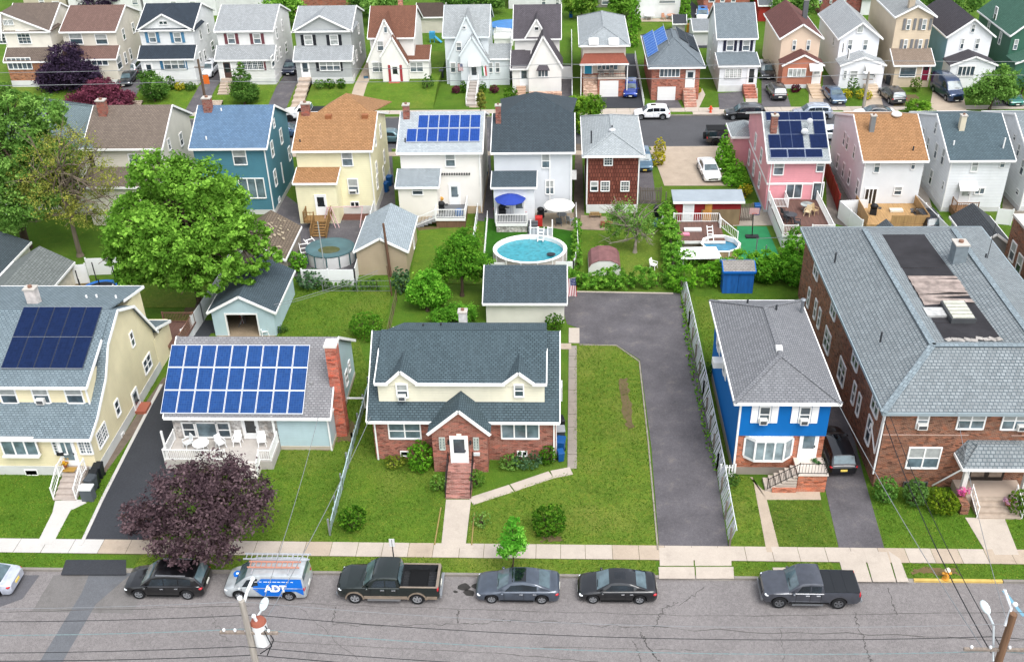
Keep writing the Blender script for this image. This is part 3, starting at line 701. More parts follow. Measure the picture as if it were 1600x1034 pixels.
# ---- pale blue ranch with solar array
h = house('ranch_house', 'pale blue ranch house with a large bright blue solar array and stone porch front', -21, 58)
x0, x1, y0, y1, ze, zr = -26.4, -15.55, 54.85, 63.9, 3.15, 6.25
xs = PY(434, 670, y0)[0]
m = MB(); ym = (y0+y1)/2
m.poly([(xs, y0, 0), (x1, y0, 0), (x1, y0, ze), (xs, y0, ze)]); m.poly([(x1, y0, 0), (x1, y1, 0), (x1, y1, ze), (x1, ym, zr), (x1, y0, ze)]); m.poly([(x0, y1, 0), (x0, y0+.25, 0), (x0, y0+.25, ze), (x0, ym, zr), (x0, y1, ze)]); m.poly([(x1, y1, 0), (x0, y1, 0), (x0, y1, ze), (x1, y1, ze)])
m.poly([(xs, y0+.25, 0), (xs, y0, 0), (xs, y0, ze), (xs, y0+.25, ze)]); m.build('wall', PALE, h)
MB().box(x0, xs, y0+.25, y0+.5, 0, ze).build('stone_front', fieldstone(), h)
MB().box(xs+.02, x1+.03, y0-.04, y1, -.05, .32).build('foundation', plain('#cbbfae', .8), h)
RAN = shingle('#a3a3a6', .66, '#77777a'); gable_x(h, x0, x1, y0, y1, ze, zr, RAN, .38)
s_ = (zr-ze)/(ym-y0); L_ = math.hypot(1, s_); Uy = (0, 1/L_, s_/L_)
ox = PY(254, 652, y0-.2)[0]
panels(h, (ox-.1, y0-.15, ze-.15*s_+.06), (1, 0, 0), Uy, 9, 3, 1.035, 1.62, solar('#2a5598', .62, .17, '#5577a8'), .045, '#f0f3f6')
MB().box(ox+9.9, ox+10.02, y0+1.6, y0+3.2, ze+1.2, ze+1.3).build('conduit', gloss('#aaa', 1, .4, .5), h)
cx, cy = G(540, 663, 0); cy = PX(528, 620, x1+.35)[0]
c_ = MB().box(x1+.02, x1+.75, cy-.45, cy+.45, -.05, 7.35).build('chimney', bricks('#b5553f', '#9c4636', '#b79c8c'), h)
MB().box(x1-.04, x1+.81, cy-.5, cy+.5, 7.35, 7.5).build('chimney_cap', plain('#d6d2cc'), c_)
for px, py, w_, hh in ((541, 590, .9, 1.2), (518, 632, 1.1, 1.0), (545, 572, .6, .9)): ws(h, 'E', x1, px, py, w_, hh, 'h')
downspout(h, x1-.05, y0-.02, 0, 3); MB().box(x1+.3, x1+1.6, y0+4.4, y0+4.5, 1.1, 1.2).box(x1+1.5, x1+1.6, y0+4.4, y0+4.5, .3, 1.1).build('drain_pipe', WHITE(), h)
yy = y0+.25
for (l, t, r, b, st, pn) in ((288, 659, 306, 682, 'h', 'd'), (307, 659, 339, 683, '', 'g'), (341, 659, 358, 683, 'h', 'd')): wp(h, yy-.02, l, t, r, b, st, pn)
dd = PY(396, 690, yy); door(h, dd[0], .75, .95, 2.1, yy, '#eef0f0', .7, pane='k')
pz = .72; pxa, pxb = x0-.05, PY(428, 700, 53.5)[0]; pyf = 52.7
MB().box(pxa, pxb, pyf, y0+.25, -.05, pz).build('porch_floor', paved('#cfc9c2', .7, .15, .1, 1), h)
rail(h, [(pxa+.05, y0+.1, pz), (pxa+.05, pyf+.05, pz), (PY(352, 715, pyf)[0], pyf+.05, pz)], .85, gap=.13)
xa = PY(405, 715, pyf)[0]; rail(h, [(xa, pyf-.8, .3), (xa, pyf+.05, pz), (pxb-.06, pyf+.05, pz), (pxb-.06, y0-.1, pz)], .85, gap=.13)
steps(h, PY(360, 720, pyf)[0], xa, pyf-1.0, pyf, -.05, pz, 3, plain('#c9c3bc'))
MB().box(x0+.1, x0+.22, pyf+.1, pyf+.22, pz, ze-.1).build('porch_post', WHITE(), h); MB().box(xs-.25, xs-.12, pyf+1.9, pyf+2.02, pz, ze-.1).build('porch_post', WHITE(), h)
MB().box(x0-.3, xs, y0-.3, y0-.1, ze-.33, ze-.22).build('porch_beam', WHITE(), h)
# ---- brick cape
h = house('brick_house', 'red brick cape house with long cream dormer and brick entry gable', -6.3, 57)
x0, x1, y0, y1 = -12.38, -.28, 53.9, 63.0; RED = bricks('#a25f50', '#854a3e', '#b8a091', .84); CREAM2 = siding('#f3eed6', .86, .2)
ym, zr, ze = 58.4, 7.35, 3.75
walls(h, x0, x1, y0, y1, -.05, ze, RED, 'x', zr, ym)
gable_x(h, x0, x1, y0, y1, ze, zr, GREENSH, .42, ym)
dx0, dx1, dy = -11.9, -1.0, 54.55
MB().box(dx0, dx1, dy, 57.2, 4.2, 6.0).build('dormer_wall', CREAM2, h)
GB2 = [(PY(l, 594, dy-.05)[0], PY(r, 594, dy-.05)[0]) for l, r in ((606, 649), (789, 832))]; zd_ = 5.92+.3*1.49/4.45
seg = [(dx0-.15, GB2[0][0]), (GB2[0][1], GB2[1][0]), (GB2[1][1], dx1+.15)]
roof(h, [[(dx0-.15, dy, zd_), (dx1+.15, dy, zd_), (dx1+.15, ym+.05, zr+.06), (dx0-.15, ym+.05, zr+.06)]]+[[(p, dy-.3, 5.92), (q, dy-.3, 5.92), (q, dy, zd_), (p, dy, zd_)] for p, q in seg], GREENSH, [((p, dy-.3, 5.92), (q, dy-.3, 5.92)) for p, q in seg]+[((dx0-.15, dy-.3, 5.92), (dx0-.15, 57, 6.87)), ((dx1+.15, dy-.3, 5.92), (dx1+.15, 57, 6.87))], name='dormer_roof')
MB().box(dx0+.4, dx1-.2, 59, 59.75, 5, 6.9).build('rear_dormer_wall', CREAM2, h)
roof(h, [[(dx1+.1, 59.9, 7.08), (dx0+1.2, 59.9, 7.08), (dx0+.2, ym, zr+.07), (dx1+.1, ym, zr+.07)]], GREENSH, (), name='rear_dormer_roof')
for (pk, l, r) in (((625, 578), 606, 649), ((810, 580), 789, 832)):
    xp, zp = PY(*pk, dy-.05); xl = PY(l, 594, dy-.05)[0]; xr = PY(r, 594, dy-.05)[0]
    front_gable(h, xl, xr, xp, dy-.06, dy+3.2, 6.02, 6.02, zp, CREAM2, GREENSH, 5.6, .2, name='dormer_gable')
w_ = wp(h, dy-.06, 620, 599, 637, 621, 'h~'); aircon(h, PY(629, 620, dy)[0], PY(629, 622, dy)[1]+.02, dy-.06, .5)
wp(h, dy-.06, 803, 600, 819, 620, 'h^')
ex0, ex1, ey = -8.3, -4.72, 52.62; xp, zp = -6.45, 5.15
front_gable(h, ex0, ex1, xp, ey, 54.9, 3.5, 3.5, zp, RED, GREENSH, -.05, .25, name='entry')
dd = PY(719, 721, ey); dz = PY(719, 722, ey)[1]; door(h, dd[0], dz, 1.0, 2.1, ey, '#f4f6f6', .55)
for px in (691, 744): wp(h, ey-.01, px-4, 683, px+4, 702, '2x', 'g', '#b5bdb5')
for px in (701, 735):
    x_, z_ = PY(px, 690, ey); MB().box(x_-.06, x_+.06, ey-.16, ey, z_-.12, z_+.14).build('wall_lantern', gloss('#26282a', 1, .4), h)
x_, z_ = PY(717, 680, ey); MB().box(x_-.16, x_+.16, ey-.03, ey+.01, z_-.02, z_+.14).build('number_plaque', plain('#e8e4d8'), h)
x_, z_ = PY(745, 708, ey); MB().box(x_-.2, x_+.2, ey-.14, ey, z_-.1, z_+.1).build('mailbox', plain('#cfd2d2'), h)
sa, sb = PY(698, 750, 51.2)[0], PY(738, 750, 51.2)[0]; sb0 = G(700, 779)[1]
REDST = bricks('#9a6a60', '#86564c', '#b39a90', .9); steps(h, sa, sb, sb0, ey-.75, -.05, dz, 6, REDST); MB().box(sa-.1, sb+.1, ey-.8, ey, -.05, dz-.002).build('landing', REDST, h)
BLK = gloss('#1e1f22', 1, .45, .3)
for xx in (sa+.02, sb-.02): rail(h, [(xx, ey-.05, dz), (xx, ey-.8, dz), (xx, sb0+.05, .1)], .85, BLK, .22, .02, .05, top=.035)
wp(h, y0-.01, 608, 660, 657, 685, '2h', 'g'); wp(h, y0-.01, 783, 660, 843, 685, '3', 'g')
wp(h, y0-.01, 626, 704, 638, 712, '', 'k'); wp(h, y0-.01, 808, 704, 824, 712, '2', 'k')
downspout(h, x0+.15, y0-.02, 0, 3.6); downspout(h, x1-.1, y0-.02, 0, 3.6)
x_, z_ = PY(724, 507, 60.2); chimney(h, x_, 60.2, 5.0, z_+1.05, .55, .5, plain('#d6d4d1', .85, .8, .25, 4))
vents(h, [(-9.3, 59.2, 7.2, .25), (-8.1, 59.3, 7.2, .3)])
y_, z_ = PX(870, 612, x1); m = MB().box(x1, x1+.45, 56.2, 57.1, 3.2, 4.3).build('utility_box', plain('#cfd3d3'), h)
y2 = 63.0; MB().box(x1+.01, x1+.08, y0+.5, y0+.6, 0, 3.4).build('conduit', WHITE(), h)
# ---- blue house
h = house('blue_house', 'bright blue two storey house over a brick ground floor, grey hip roof', 14, 58)
x0, x1, y0, y1 = 11.3, 16.85, 52.5, 64.1; BLUE = plain('#006cba', .82, .75, .06, 1.5); BR4 = bricks('#b06448', '#965036', '#b99a88')
zb = 3.3; MB().box(x0, x1, y0+.12, y1, .6, zb).build('ground_floor_wall', BR4, h); MB().box(x0-.012, x0+.1, y0+.3, y1, .55, zb).build('side_wall', BLUE, h)
MB().box(x0-.03, x1+.01, y0-.06, y1+.02, zb, 6.15).build('upper_wall', BLUE, h); MB().box(x0-.04, x1+.02, y0+.1, y1, -.05, .6).build('foundation', plain('#a79c92', .8), h)
hip(h, x0, x1, y0, y1, 6.1, 7.5, shingle('#9a9ca0', .64, '#676a6f', .17), .5, 'y', 3.3)
MB().box(x0-.06, x0+.06, y0-.09, y0+.03, .3, 6.0).build('corner_trim', WHITE(), h)
for l, r, st in ((1178, 1213, ''), (1240, 1277, '')):
    x_, z_ = PY((l+r)/2, 640, y0-.07); win(h, 'S', x_, 4.35, .75, 1.3, y0-.07, 'h', 'd'); shutters(h, x_, 4.35, .75, 1.3, y0-.07, '#f0f0f0', .42)
aircon(h, PY(1193, 644, y0)[0], 4.38, y0-.08, .5); aircon(h, PY(1257, 644, y0)[0], 4.38, y0-.08, .5)
for px, py in ((1121.5, 562), (1130, 602)):
    y_, z_ = PX(px, py, x0); win(h, 'W', y_, 3.7, .8, 1.3, x0-.03, 'h', 'd')
    for s_ in (-.68, .68): MB().box(x0-.08, x0-.03, y_+s_-.22, y_+s_+.22, 3.7, 5.0).build('shutter', WHITE(), h)
y_, _ = PX(1127, 600, x0); MB().box(x0-.75, x0-.03, y_-.4, y_+.4, 3.9, 4.35).build('air_conditioner', WHITE(), h)
a, b = PY(1163, 700, y0)[0], PY(1238, 700, y0)[0]
m = MB(); q = [(a, y0+.1), (a+.6, y0-.4), (b-.6, y0-.4), (b, y0+.1)]; zl_, zh_ = 1.62, 3.0
m.prism(q, zl_-.2, zl_); m.prism(q, zh_, zh_+.25)
for p in q: m.box(p[0]-.06, p[0]+.06, p[1]-.06, p[1]+.06, zl_, zh_)
for i in range(4):
    x_ = a+.6+(b-a-1.2)*i/3; m.box(x_-.05, x_+.05, y0-.43, y0-.35, zl_, zh_)
bw = m.build('bay_window', WHITE(), h); g = MB()
for p, q2 in zip(q[:-1], q[1:]): g.poly([(*p, zl_), (*q2, zl_), (*q2, zh_), (*p, zh_)])
g.build('pane', glass('#7c8a90'), bw)
dd = PY(1260, 716, y0); lz = dd[1]; door(h, dd[0], lz, 1.0, 2.0, y0+.1, '#f0f2f2', .55, pane='g')
lx0, lx1 = dd[0]-.8, x1+.05; ly0 = y0-1.6
MB().box(lx0, lx1, ly0, y0+.12, -.05, lz-.1).build('landing_base', BR4, h); MB().box(lx0-.03, lx1+.05, ly0-.05, y0+.12, lz-.1, lz).build('landing_slab', plain('#cfc5ba'), h)
m = MB(); n = 6; xs0 = PY(1196, 765, ly0)[0]
for i in range(n):
    xa = xs0+(lx0-xs0)*i/n; m.box(xa, lx0-.031, ly0, ly0+1.15, lz*i/n*.95-.001 if i else -.05, lz*(i+1)/(n+1))
m.build('front_steps', plain('#c2b6aa', .85, .8, .15, 3), h); MB().box(xs0+.4, lx0-.035, ly0-.12, ly0-.002, -.05, .35).build('stair_wall', BR4, h)
rail(h, [(xs0+.1, ly0+.02, .15), (lx0, ly0+.02, lz), (lx1-.05, ly0+.02, lz), (lx1-.05, y0-.1, lz)], .85, BLK, .18, .02, .04, top=.035)
x_, y_ = 14.07, 56.0; MB().box(x_-.2, x_+.2, y_-.2, y_+.2, 7.3, 7.75).build('roof_vent', WHITE(), h)
MB().cyl((x1+.1, 62.6, 5.9), (x1+.1, 62.6, 7.3), .12).ball((x1+.1, 62.6, 7.35), .2, .2, .12).build('metal_flue', gloss('#8a8f94', 1, .4, .6), h)
vents(h, [(14.9, 61.5, 7.3, .3), (13.2, 63, 6.9, .25)])
# ---- brick apartment building
h = house('apartment_building', 'long brown brick apartment building with grey ring roof round a black flat strip', 26, 62, 'apartment building')
x0, x1, y0, y1 = 20.05, 33.6, 51.5, 76.0; BR5 = bricks('#9a6249', '#6f4534', '#b09a88', .72); ze, zr = 6.2, 8.0
MB().box(x0, x1, y0, y1, -.05, ze).build('wall', BR5, h)
a, b, c, d_ = (x0-.45, y0-.45, ze-.1), (x1+.45, y0-.45, ze-.1), (x1+.45, y1+.4, ze-.1), (x0-.45, y1+.4, ze-.1)
A, B, C, D = (23.6, 55.7, zr), (30.1, 55.7, zr), (30.1, 72.2, zr), (23.4, 72.2, zr); zp = 7.5
E_, F_, G_, H_ = (24.9, 57.0, zp), (28.4, 57.0, zp), (27.9, 72.2, zp), (24.9, 72.2, zp)
APT = shingle('#a3abae', .63, '#55646c', .24)
roof(h, [[a, b, B, A], [b, c, C, B], [d_, D, H_], [d_, H_, G_, c], [c, G_, C], [d_, a, A, D], [A, B, F_, E_], [B, C, G_, F_], [H_, D, A, E_]], APT, [(a, b), (b, c), (d_, a), (c, d_)], trim='#8f9da3', th=.22)
m = MB()
for p, q in ((A, B), (B, C), (A, D), (a, A), (b, B)): m.bar((*p[:2], p[2]+.1), (*q[:2], q[2]+.1), .42, .05)
m.build('ridge_cap', shingle('#a3b2b9', .62, '#7a8991', .3, .3), h)
MEM = plain('#3e3d41', .62, .9, .35, .8)
m = MB(); n = 14
for i in range(n):
    ya, yb = 57.0+15.2*i/n, 57.0+15.2*(i+1)/n
    xa = 24.75; xb = lambda y: 28.45-.5*(y-57)/15.2
    m.add([(xa, ya, zp+.09+U(0, .03)), (xb(ya)+.1, ya, zp+.09), (xb(yb)+.1, yb, zp+.09), (xa, yb, zp+.09)], [(0, 1, 2, 3)])
m.build('flat_roof', MEM, h)
m = MB(); ya, yb = G(1470, 477, 7.6)[1], G(1430, 432, 7.6)[1]; n = 9
for i in range(n):
    p, q = ya+(yb-ya)*i/n, ya+(yb-ya)*(i+1)/n; zz = zp+.12+.05*(i % 2)
    m.add([(24.85, p, zz), (28.3, p+U(-.3, .5), zz+.03), (28.2, q+U(-.3, .3), zz+.06), (24.85, q, zz+.04)], [(0, 1, 2, 3)])
m.build('worn_membrane', plain('#b3a49c', .75, .9, .55, 1.3), h)
m = MB()
for i in range(9): m.bar((24.9+i*.4, 57.05+U(-.15, .3), zp+.13), (25.3+i*.4, 57.05+U(-.15, .3), zp+.13), .35, .03)
m.build('torn_flashing', plain('#b9b4ae', .8, .8, .4, 3), h)
x_, y_ = G(1462, 488, 7.7); hb = MB().box(x_-.7, x_+.6, y_-.5, y_+.6, 7.5, 7.75).build('roof_hatch', plain('#c3c4c2', .85, .6, .3, 3), h)
x_, y_ = G(1497, 490, 7.7); sk = MB().box(x_-.8, x_+.8, y_-1.1, y_+1.3, 7.5, 7.95).build('skylight', plain('#4a4c4e'), h)
for i in range(5): MB().box(x_-.7, x_+.7, y_-1+i*.46, y_-.66+i*.46, 7.95, 8.03).build('skylight_pane', plain('#c9cabc', .85, .4, .2, 3), sk)
x_, y_ = G(1462, 408, 7.7); chimney(h, 28.95, G(1470, 405, 7.9)[1], 7.3, 9.2, .9, 1.0, plain('#8b979d', .7, .8, .2, 3))
vents(h, [(*G(1305, 405, 7), 6.95, .6), (*G(1376, 530, 7.3), 7.3, .55), (*G(1540, 402, 7.4), 7.2, .5)])
MB().cyl((*G(1543, 402, 7.4), 7.3), (*G(1543, 402, 7.4), 10.2), .025).build('antenna_mast', gloss('#333'), h)
for px, py, w_, hh, st in ((1264, 465, .7, 1.7, 'h'), (1274.5, 483, .7, 1.7, 'h'), (1280.5, 497, .7, 1.7, 'h'), (1293, 532, 1.7, 1.75, '2h^'), (1315.6, 581, 1.7, 1.75, '2h^'), (1334.5, 614, .7, 1.7, 'h'), (1342, 632, .7, 1.7, 'h'), (1358, 672, 1.0, 2.0, 'h')): ws(h, 'W', x0-.01, px, py, w_, hh, st)
for py_ in (53.7, 58.9, 65.5, 71.5): win(h, 'W', py_, 4.2, 1.5, 1.5, x0-.01, '2h^')
for l, t, r, b_, st in ((1429, 642, 1455, 669, 'h~'), (1492, 642, 1544, 670, '2h~'), (1561, 642, 1612, 671, '2h~'), (1413, 698, 1473, 731, '2h~')): wp(h, y0-.01, l, t, r, b_, st, 'g')
aircon(h, PY(1440, 662, y0)[0], PY(1440, 667, y0)[1], y0-.01, .6); aircon(h, PY(1595, 668, y0)[0], PY(1595, 669, y0)[1], y0-.01, .6)
wp(h, y0-.01, 1409, 752, 1450, 763, '3', 'k', '#555'); win(h, 'S', 32, 1.5, 2.0, 1.7, y0-.01, '2h~', 'g')
m = MB().box(x0-.02, PY(1513, 680, y0)[0], y0-.04, y0+.1, PY(1450, 679, y0)[1]-.03, PY(1450, 679, y0)[1]+.03).box(PY(1580, 680, y0)[0], x1, y0-.04, y0+.1, 4.15, 4.21)
m.build('string_course', plain('#b59a8c'), h)
m = MB().tube([(x0-.06, y0+.3, 6), (x0-.06, y0+.6, 2.2), (x0-.06, y0+2.2, 3.4), (x0-.06, y0+2.3, 2.9)], .05); m.tube([(x0-.1, y0+.05, 6), (x0-.1, y0+.05, 1)], .06); m.build('conduit', WHITE(), h)
zc = PY(1491, 708, y0)[1]; cxl, cyf = G(1506, 732, zc); cxr = cxl+4.4; cyf -= .1
a, b, c, d_ = (cxl-.1, cyf, zc), (cxr, cyf, zc), (cxr, y0, zc), (cxl-.1, y0, zc); A, B = (cxl+1.0, y0-.45, zc+1.0), (cxr-1.0, y0-.45, zc+1.0)
roof(h, [[a, b, B, A], [b, c, (cxr-.5, y0, zc+1), B], [d_, a, A, (cxl+.5, y0, zc+1)], [A, B, (cxr-.5, y0, zc+1), (cxl+.5, y0, zc+1)]], APT, [(a, b), (d_, a), (b, c)], name='entrance_canopy')
pzf = .62
for xx in (cxl+.35, cxr-.35): MB().box(xx-.14, xx+.14, cyf+.2, cyf+.48, pzf-.3, zc).build('entrance_column', plain('#e2e0da', .85), h)
MB().tube([(cxl-.1, cyf+.05, zc), (cxl-1.0, y0-.1, .2)], .05).build('downspout', WHITE(), h)
MB().box(cxl+.2, cxr-.2, cyf, y0, -.05, pzf).build('entrance_terrace', plain('#bfae9f', .85), h); steps(h, cxl+.9, cxr-.9, cyf-1.4, cyf, -.05, pzf, 4, plain('#b8a898', .8, .8, .2, 3), 'entrance_steps')
xm = (cxl+cxr)/2; d1 = MB().box(xm-1.1, xm+1.1, y0-.06, y0, pzf, pzf+2.2).build('entrance_door', gloss('#2a2420', 1, .3), h)
for s_ in (-.55, .55): MB().box(xm+s_-.4, xm+s_+.4, y0-.075, y0-.06, pzf+.3, pzf+2.05).build('pane', glass('#7d6f62'), d1)
for xx in (cxl+.85, cxr-.85): rail(h, [(xx, cyf+.1, pzf), (xx, cyf-1.35, .1)], .8, WHITE(), .5, .03, .05, top=.04)
for xx in (cxl+.2, cxr-.2): MB().box(xx-.25, xx+.25, cyf-1.0, cyf, -.05, pzf+.1).build('brick_pier', BR5, h)
# ---- neighbour brick block at right edge
h = house('brick_block', 'brown brick corner of the next block rising at the right edge of the photo', 40, 62, 'apartment building')
xw = 37.5
MB().box(xw+.0, xw+14, 58, 78.6, -.05, 6.0).build('wall', BR5, h); MB().box(xw-.1, xw+14.1, 57.9, 78.7, 6.0, 6.2).build('parapet', plain('#cfcac4', .85), h)
for px, py in ((1583, 393), (1593, 413)): ws(h, 'W', xw-.01, px, py, 1.0, 1.7, 'h~')
# ============================================================ garages and sheds
def garage(name, label, x0, x1, y0, y1, ze, zr, axis, wm, rm, o=.3, cat='garage', z0=-.05):
    h = house(name, label, (x0+x1)/2, (y0+y1)/2, cat); walls(h, x0, x1, y0, y1, z0, ze, wm, axis, zr)
    (gable_x if axis == 'x' else gable_y)(h, x0, x1, y0, y1, ze, zr, rm, o); return h
DKSH = shingle('#56666f', .68, '#3a474e')
# pale blue garage, open door (front wall pieces round the opening, rear floor inside)
h = house('garage', 'pale blue gabled garage with its big door open, tools inside', -25.2, 73, 'garage'); gx0, gx1, gy0, gy1 = -27.9, -22.9, 69.45, 76.2
m = MB(); op0, op1, zo = -26.75, -24.3, 2.0; xm = (gx0+gx1)/2
m.poly([(gx0, gy0, 0), (op0, gy0, 0), (op0, gy0, zo), (gx0, gy0, zo)]); m.poly([(op1, gy0, 0), (gx1, gy0, 0), (gx1, gy0, zo), (op1, gy0, zo)]); m.poly([(gx0, gy0, zo), (gx1, gy0, zo), (gx1, gy0, 2.4), (xm, gy0, 3.75), (gx0, gy0, 2.4)])
m.poly([(gx1, gy0, 0), (gx1, gy1, 0), (gx1, gy1, 2.4), (gx1, gy0, 2.4)]); m.poly([(gx0, gy1, 0), (gx0, gy0, 0), (gx0, gy0, 2.4), (gx0, gy1, 2.4)]); m.poly([(gx1, gy1, 0), (gx0, gy1, 0), (gx0, gy1, 2.4), (xm, gy1, 3.75), (gx1, gy1, 2.4)])
m.build('wall', PALE, h); gable_y(h, gx0, gx1, gy0, gy1, 2.4, 3.75, DKSH, .3)
m = MB(); 
for p in ((op0-.12, op0), (op1, op1+.12)): m.box(p[0], p[1], gy0-.03, gy0+.1, 0, zo)
m.box(op0-.12, op1+.12, gy0-.035, gy0+.1, zo, zo+.14); m.build('door_frame', WHITE(), h)
MB().box(gx0+.1, gx1-.1, gy0-.4, gy1-.1, 0, .02).build('floor', paved('#b8a58a', .6), h)
for i in range(5): MB().bar((op0+.2+U(0, .6), gy0+1+U(0, 1), .05), (op0+.3+U(0, .6), gy0+1.3+U(0, 1), 1.1), .05, .05).build('garden_tool', plain(random.choice(['#8a3030', '#5b5b60', '#b9b9bb', '#3a4a80'])), h)
h = garage('garage', 'white garage with dark grey roof at the head of the parking lot', -6.0, .35, 71.5, 77.3, 2.15, 3.75, 'x', plain('#e9e6dd', .86, .6, .08), DKSH, .35)
h = garage('garage', 'tan brick shed with light grey metal ridge roof beside the leaning pole', -17.9, -13.5, 79.6, 86.5, 2.5, 3.7, 'y', siding('#b5a48c', .85, .22), shingle('#b4c0c6', .72, '#8a979e'), .25)
ws(h, 'E', -13.5, 646, 378, .6, 1.3, '')
h = garage('garage', 'old garage with weathered brown lifting shingles and boarded sides', -29.0, -24.2, 78.6, 85.0, 2.25, 3.75, 'y', wood('#b0a698', .7), shingle('#8f8070', .6, '#5d5346', .24, .4), .25)
m = MB()
for i in range(26):
    u, v = U(.15, 1.9), U(79.4, 84.4); z = 3.75-u*.625+.18; w = U(.12, .3); m.slab([(-26.6+u, v, z), (-26.6+u+w, v, z-w*.6), (-26.6+u+w, v+w*U(.6, 1.6), z-w*.6+.03), (-26.6+u, v+w, z+.03)], .02)
each(m, 'lifted_shingle', plain('#b9ab92', .7, .9, .3, 4), h)
h = garage('garage', 'cream block garage with old streaked grey roof, left of the trampoline', -47.9, -43.0, 71.0, 78.2, 2.2, 3.6, 'y', plain('#e6dfcd', .84, .8, .18, 2), shingle('#8d9492', .66, '#5f6665', .24), .3)
ZLG = G(1485, 330, 3)
h = garage('garage', 'grey sided garage with dark roof, right of the brick building', 35.7, 38.7, 80.3, 86.2, 2.5, 3.6, 'y', siding('#b9bcc0', .8, .2), shingle('#565b60', .66, '#3a3e42'), .3)
h = garage('shed', 'low grey hip roofed shed behind the brick apartment roof', *sorted((G(1355, 362, 2.3)[0], G(1405, 362, 2.3)[0])), 78.5, 83.0, 2.3, 3.6, 'y', plain('#8f9296', .8), shingle('#6b7379', .66, '#4a5056'), .3, 'shed')
h = house('garage', 'charcoal roofed garage at the far left under the green trees', -52, 78, 'garage'); walls(h, -54.5, -48.6, 75.5, 82, -.05, 2.2, plain('#e2ded4', .84), 'y', 3.4); gable_y(h, -54.5, -48.6, 75.5, 82, 2.2, 3.4, shingle('#57646b', .66), .3)
# blue shed
h = house('shed', 'small blue plank shed with shallow grey shingle roof on the lawn', 14.2, 78, 'shed'); bx0, bx1, by0, by1 = PY(1126, 470, 76.6)[0], PY(1173, 470, 76.6)[0], 76.3, 78.2
walls(h, bx0, bx1, by0, by1, 0, 2.15, wood('#1663b5', .85, .3), 'x', 2.5); gable_x(h, bx0, bx1, by0, by1, 2.15, 2.55, shingle('#b0aca6', .66, '#86837e'), .12, trim='#1663b5')
MB().box((bx0+bx1)/2-.02, (bx0+bx1)/2+.02, by0-.02, by0, .1, 2.0).build('door_joint', plain('#0c3f78'), h)
# barrel roofed shed
h = house('shed', 'little shed with faded maroon barrel roof and white walls in the hedge corner', 3.8, 82, 'shed'); x0, x1, yf, yb = PY(920, 405, 79.6)[0], PY(970, 405, 79.6)[0], 79.4, 82.2
pr = [(x0, .8), (x0+.25, 1.2), (x0+.9, 1.5), (x1-.9, 1.5), (x1-.25, 1.2), (x1, .8)]; m = MB(); m.poly([(x0, yf, 0), (x1, yf, 0)]+[(x, yf, z) for x, z in pr[::-1]]); m.box(x0, x1, yf+.01, yb, 0, .8); m.build('wall', plain('#d9d9d6'), h)
m = MB()
for p, q in zip(pr[:-1], pr[1:]): m.slab([(p[0], yf-.05, p[1]+.05), (q[0], yf-.05, q[1]+.05), (q[0], yb, q[1]+.05), (p[0], yb, p[1]+.05)], .05)
m.build('roof', plain('#8d6464', .75, .7, .3, 2), h)
# red shed
h = house('shed', 'dark red shed with white door and pale flat roof behind the decked pool', 14.5, 91, 'shed'); x0, x1 = PY(1056, 320, 89.4)[0], PY(1158, 320, 89.4)[0]; y0 = 89.4
RW = plain('#97282c', .8, .7, .12, 2); MB().box(x0, x1, y0, 91.2, -.05, 2.5).build('wall', RW, h); roof(h, [[(x0-.3, y0-.3, 2.5), (x1+.3, y0-.3, 2.5), (x1+.3, 91.5, 2.7), (x0-.3, 91.5, 2.7)]], plain('#a8b3bb', .72, .7, .12, 1), [((x0-.3, y0-.3, 2.5), (x1+.3, y0-.3, 2.5))])
dd = PY(1075, 336, y0); door(h, dd[0], .1, .85, 2.0, y0, '#e6e9ea', .0); MB().box(PY(1096, 330, y0)[0], x1-.05, y0-.06, y0-.005, 0, 1.65).build('plywood_panel', wood('#9a8264', .75, .9), h)
MB().box(PY(1101, 330, y0)[0], PY(1112, 330, y0)[0], y0-.12, y0-.06, .05, 2.3).box(PY(1098, 330, y0)[0], PY(1101, 330, y0)[0], y0-.12, y0-.06, .05, 1.6).build('bare_boards', wood('#cf9448', .85, .4), h)
# ============================================================ row B: houses backing onto the yards
YB = 92.2
def hb(name, label, xl, xr, ze, zr, wm, rm, ro=4.3, depth=8.9, y0=YB, found='#d9d9d6', zf=.5, o=.4, z0=-.05):
    h = house(name, label, (xl+xr)/2, y0+depth/2); walls(h, xl, xr, y0, y0+depth, zf-.02, ze, wm, 'x', zr, y0+ro)
    MB().box(xl-.02, xr+.02, y0-.03, y0+depth, z0, zf).build('foundation', plain(found, .85, .8, .12), h)
    gable_x(h, xl, xr, y0, y0+depth, ze, zr, rm, o, y0+ro); downspout(h, xr-.1, y0-.01, .2, ze-.2); return h
def peak_roof(h, xl, xr, y0, z0, xp, yp, zp, y1, rm):
    a, b, p, c, d = (xl, y0, z0), (xr, y0, z0), (xp, yp, zp), (xr+.6, y1, 6.8), (xl-.6, y1, 6.8)
    roof(h, [[a, b, p], [b, c, p], [c, d, p], [d, a, p]], rm, name='hip_roof')
SW_ = siding('#f2f1ec', .86, .2); YEL = siding('#f5efc9', .86, .2)
h = house('hip_house', 'grey green hip roofed house half hidden by trees at the far left', -51, 97); walls(h, -58, -45.5, YB, 102, 0, 7.3, plain('#e7e4dc', .84)); hip(h, -58, -45.5, YB, 102, 7.2, 10.3, shingle('#86989c', .66, '#5f7074'), .4, 'y', 5.8)
h = hb('house', 'pale cream house with taupe roof behind the sparse yellowish tree', -46.0, -38.6, 7.35, 9.85, siding('#e9e4d6', .84, .2), shingle('#8d8075', .68, '#6b5f56'))
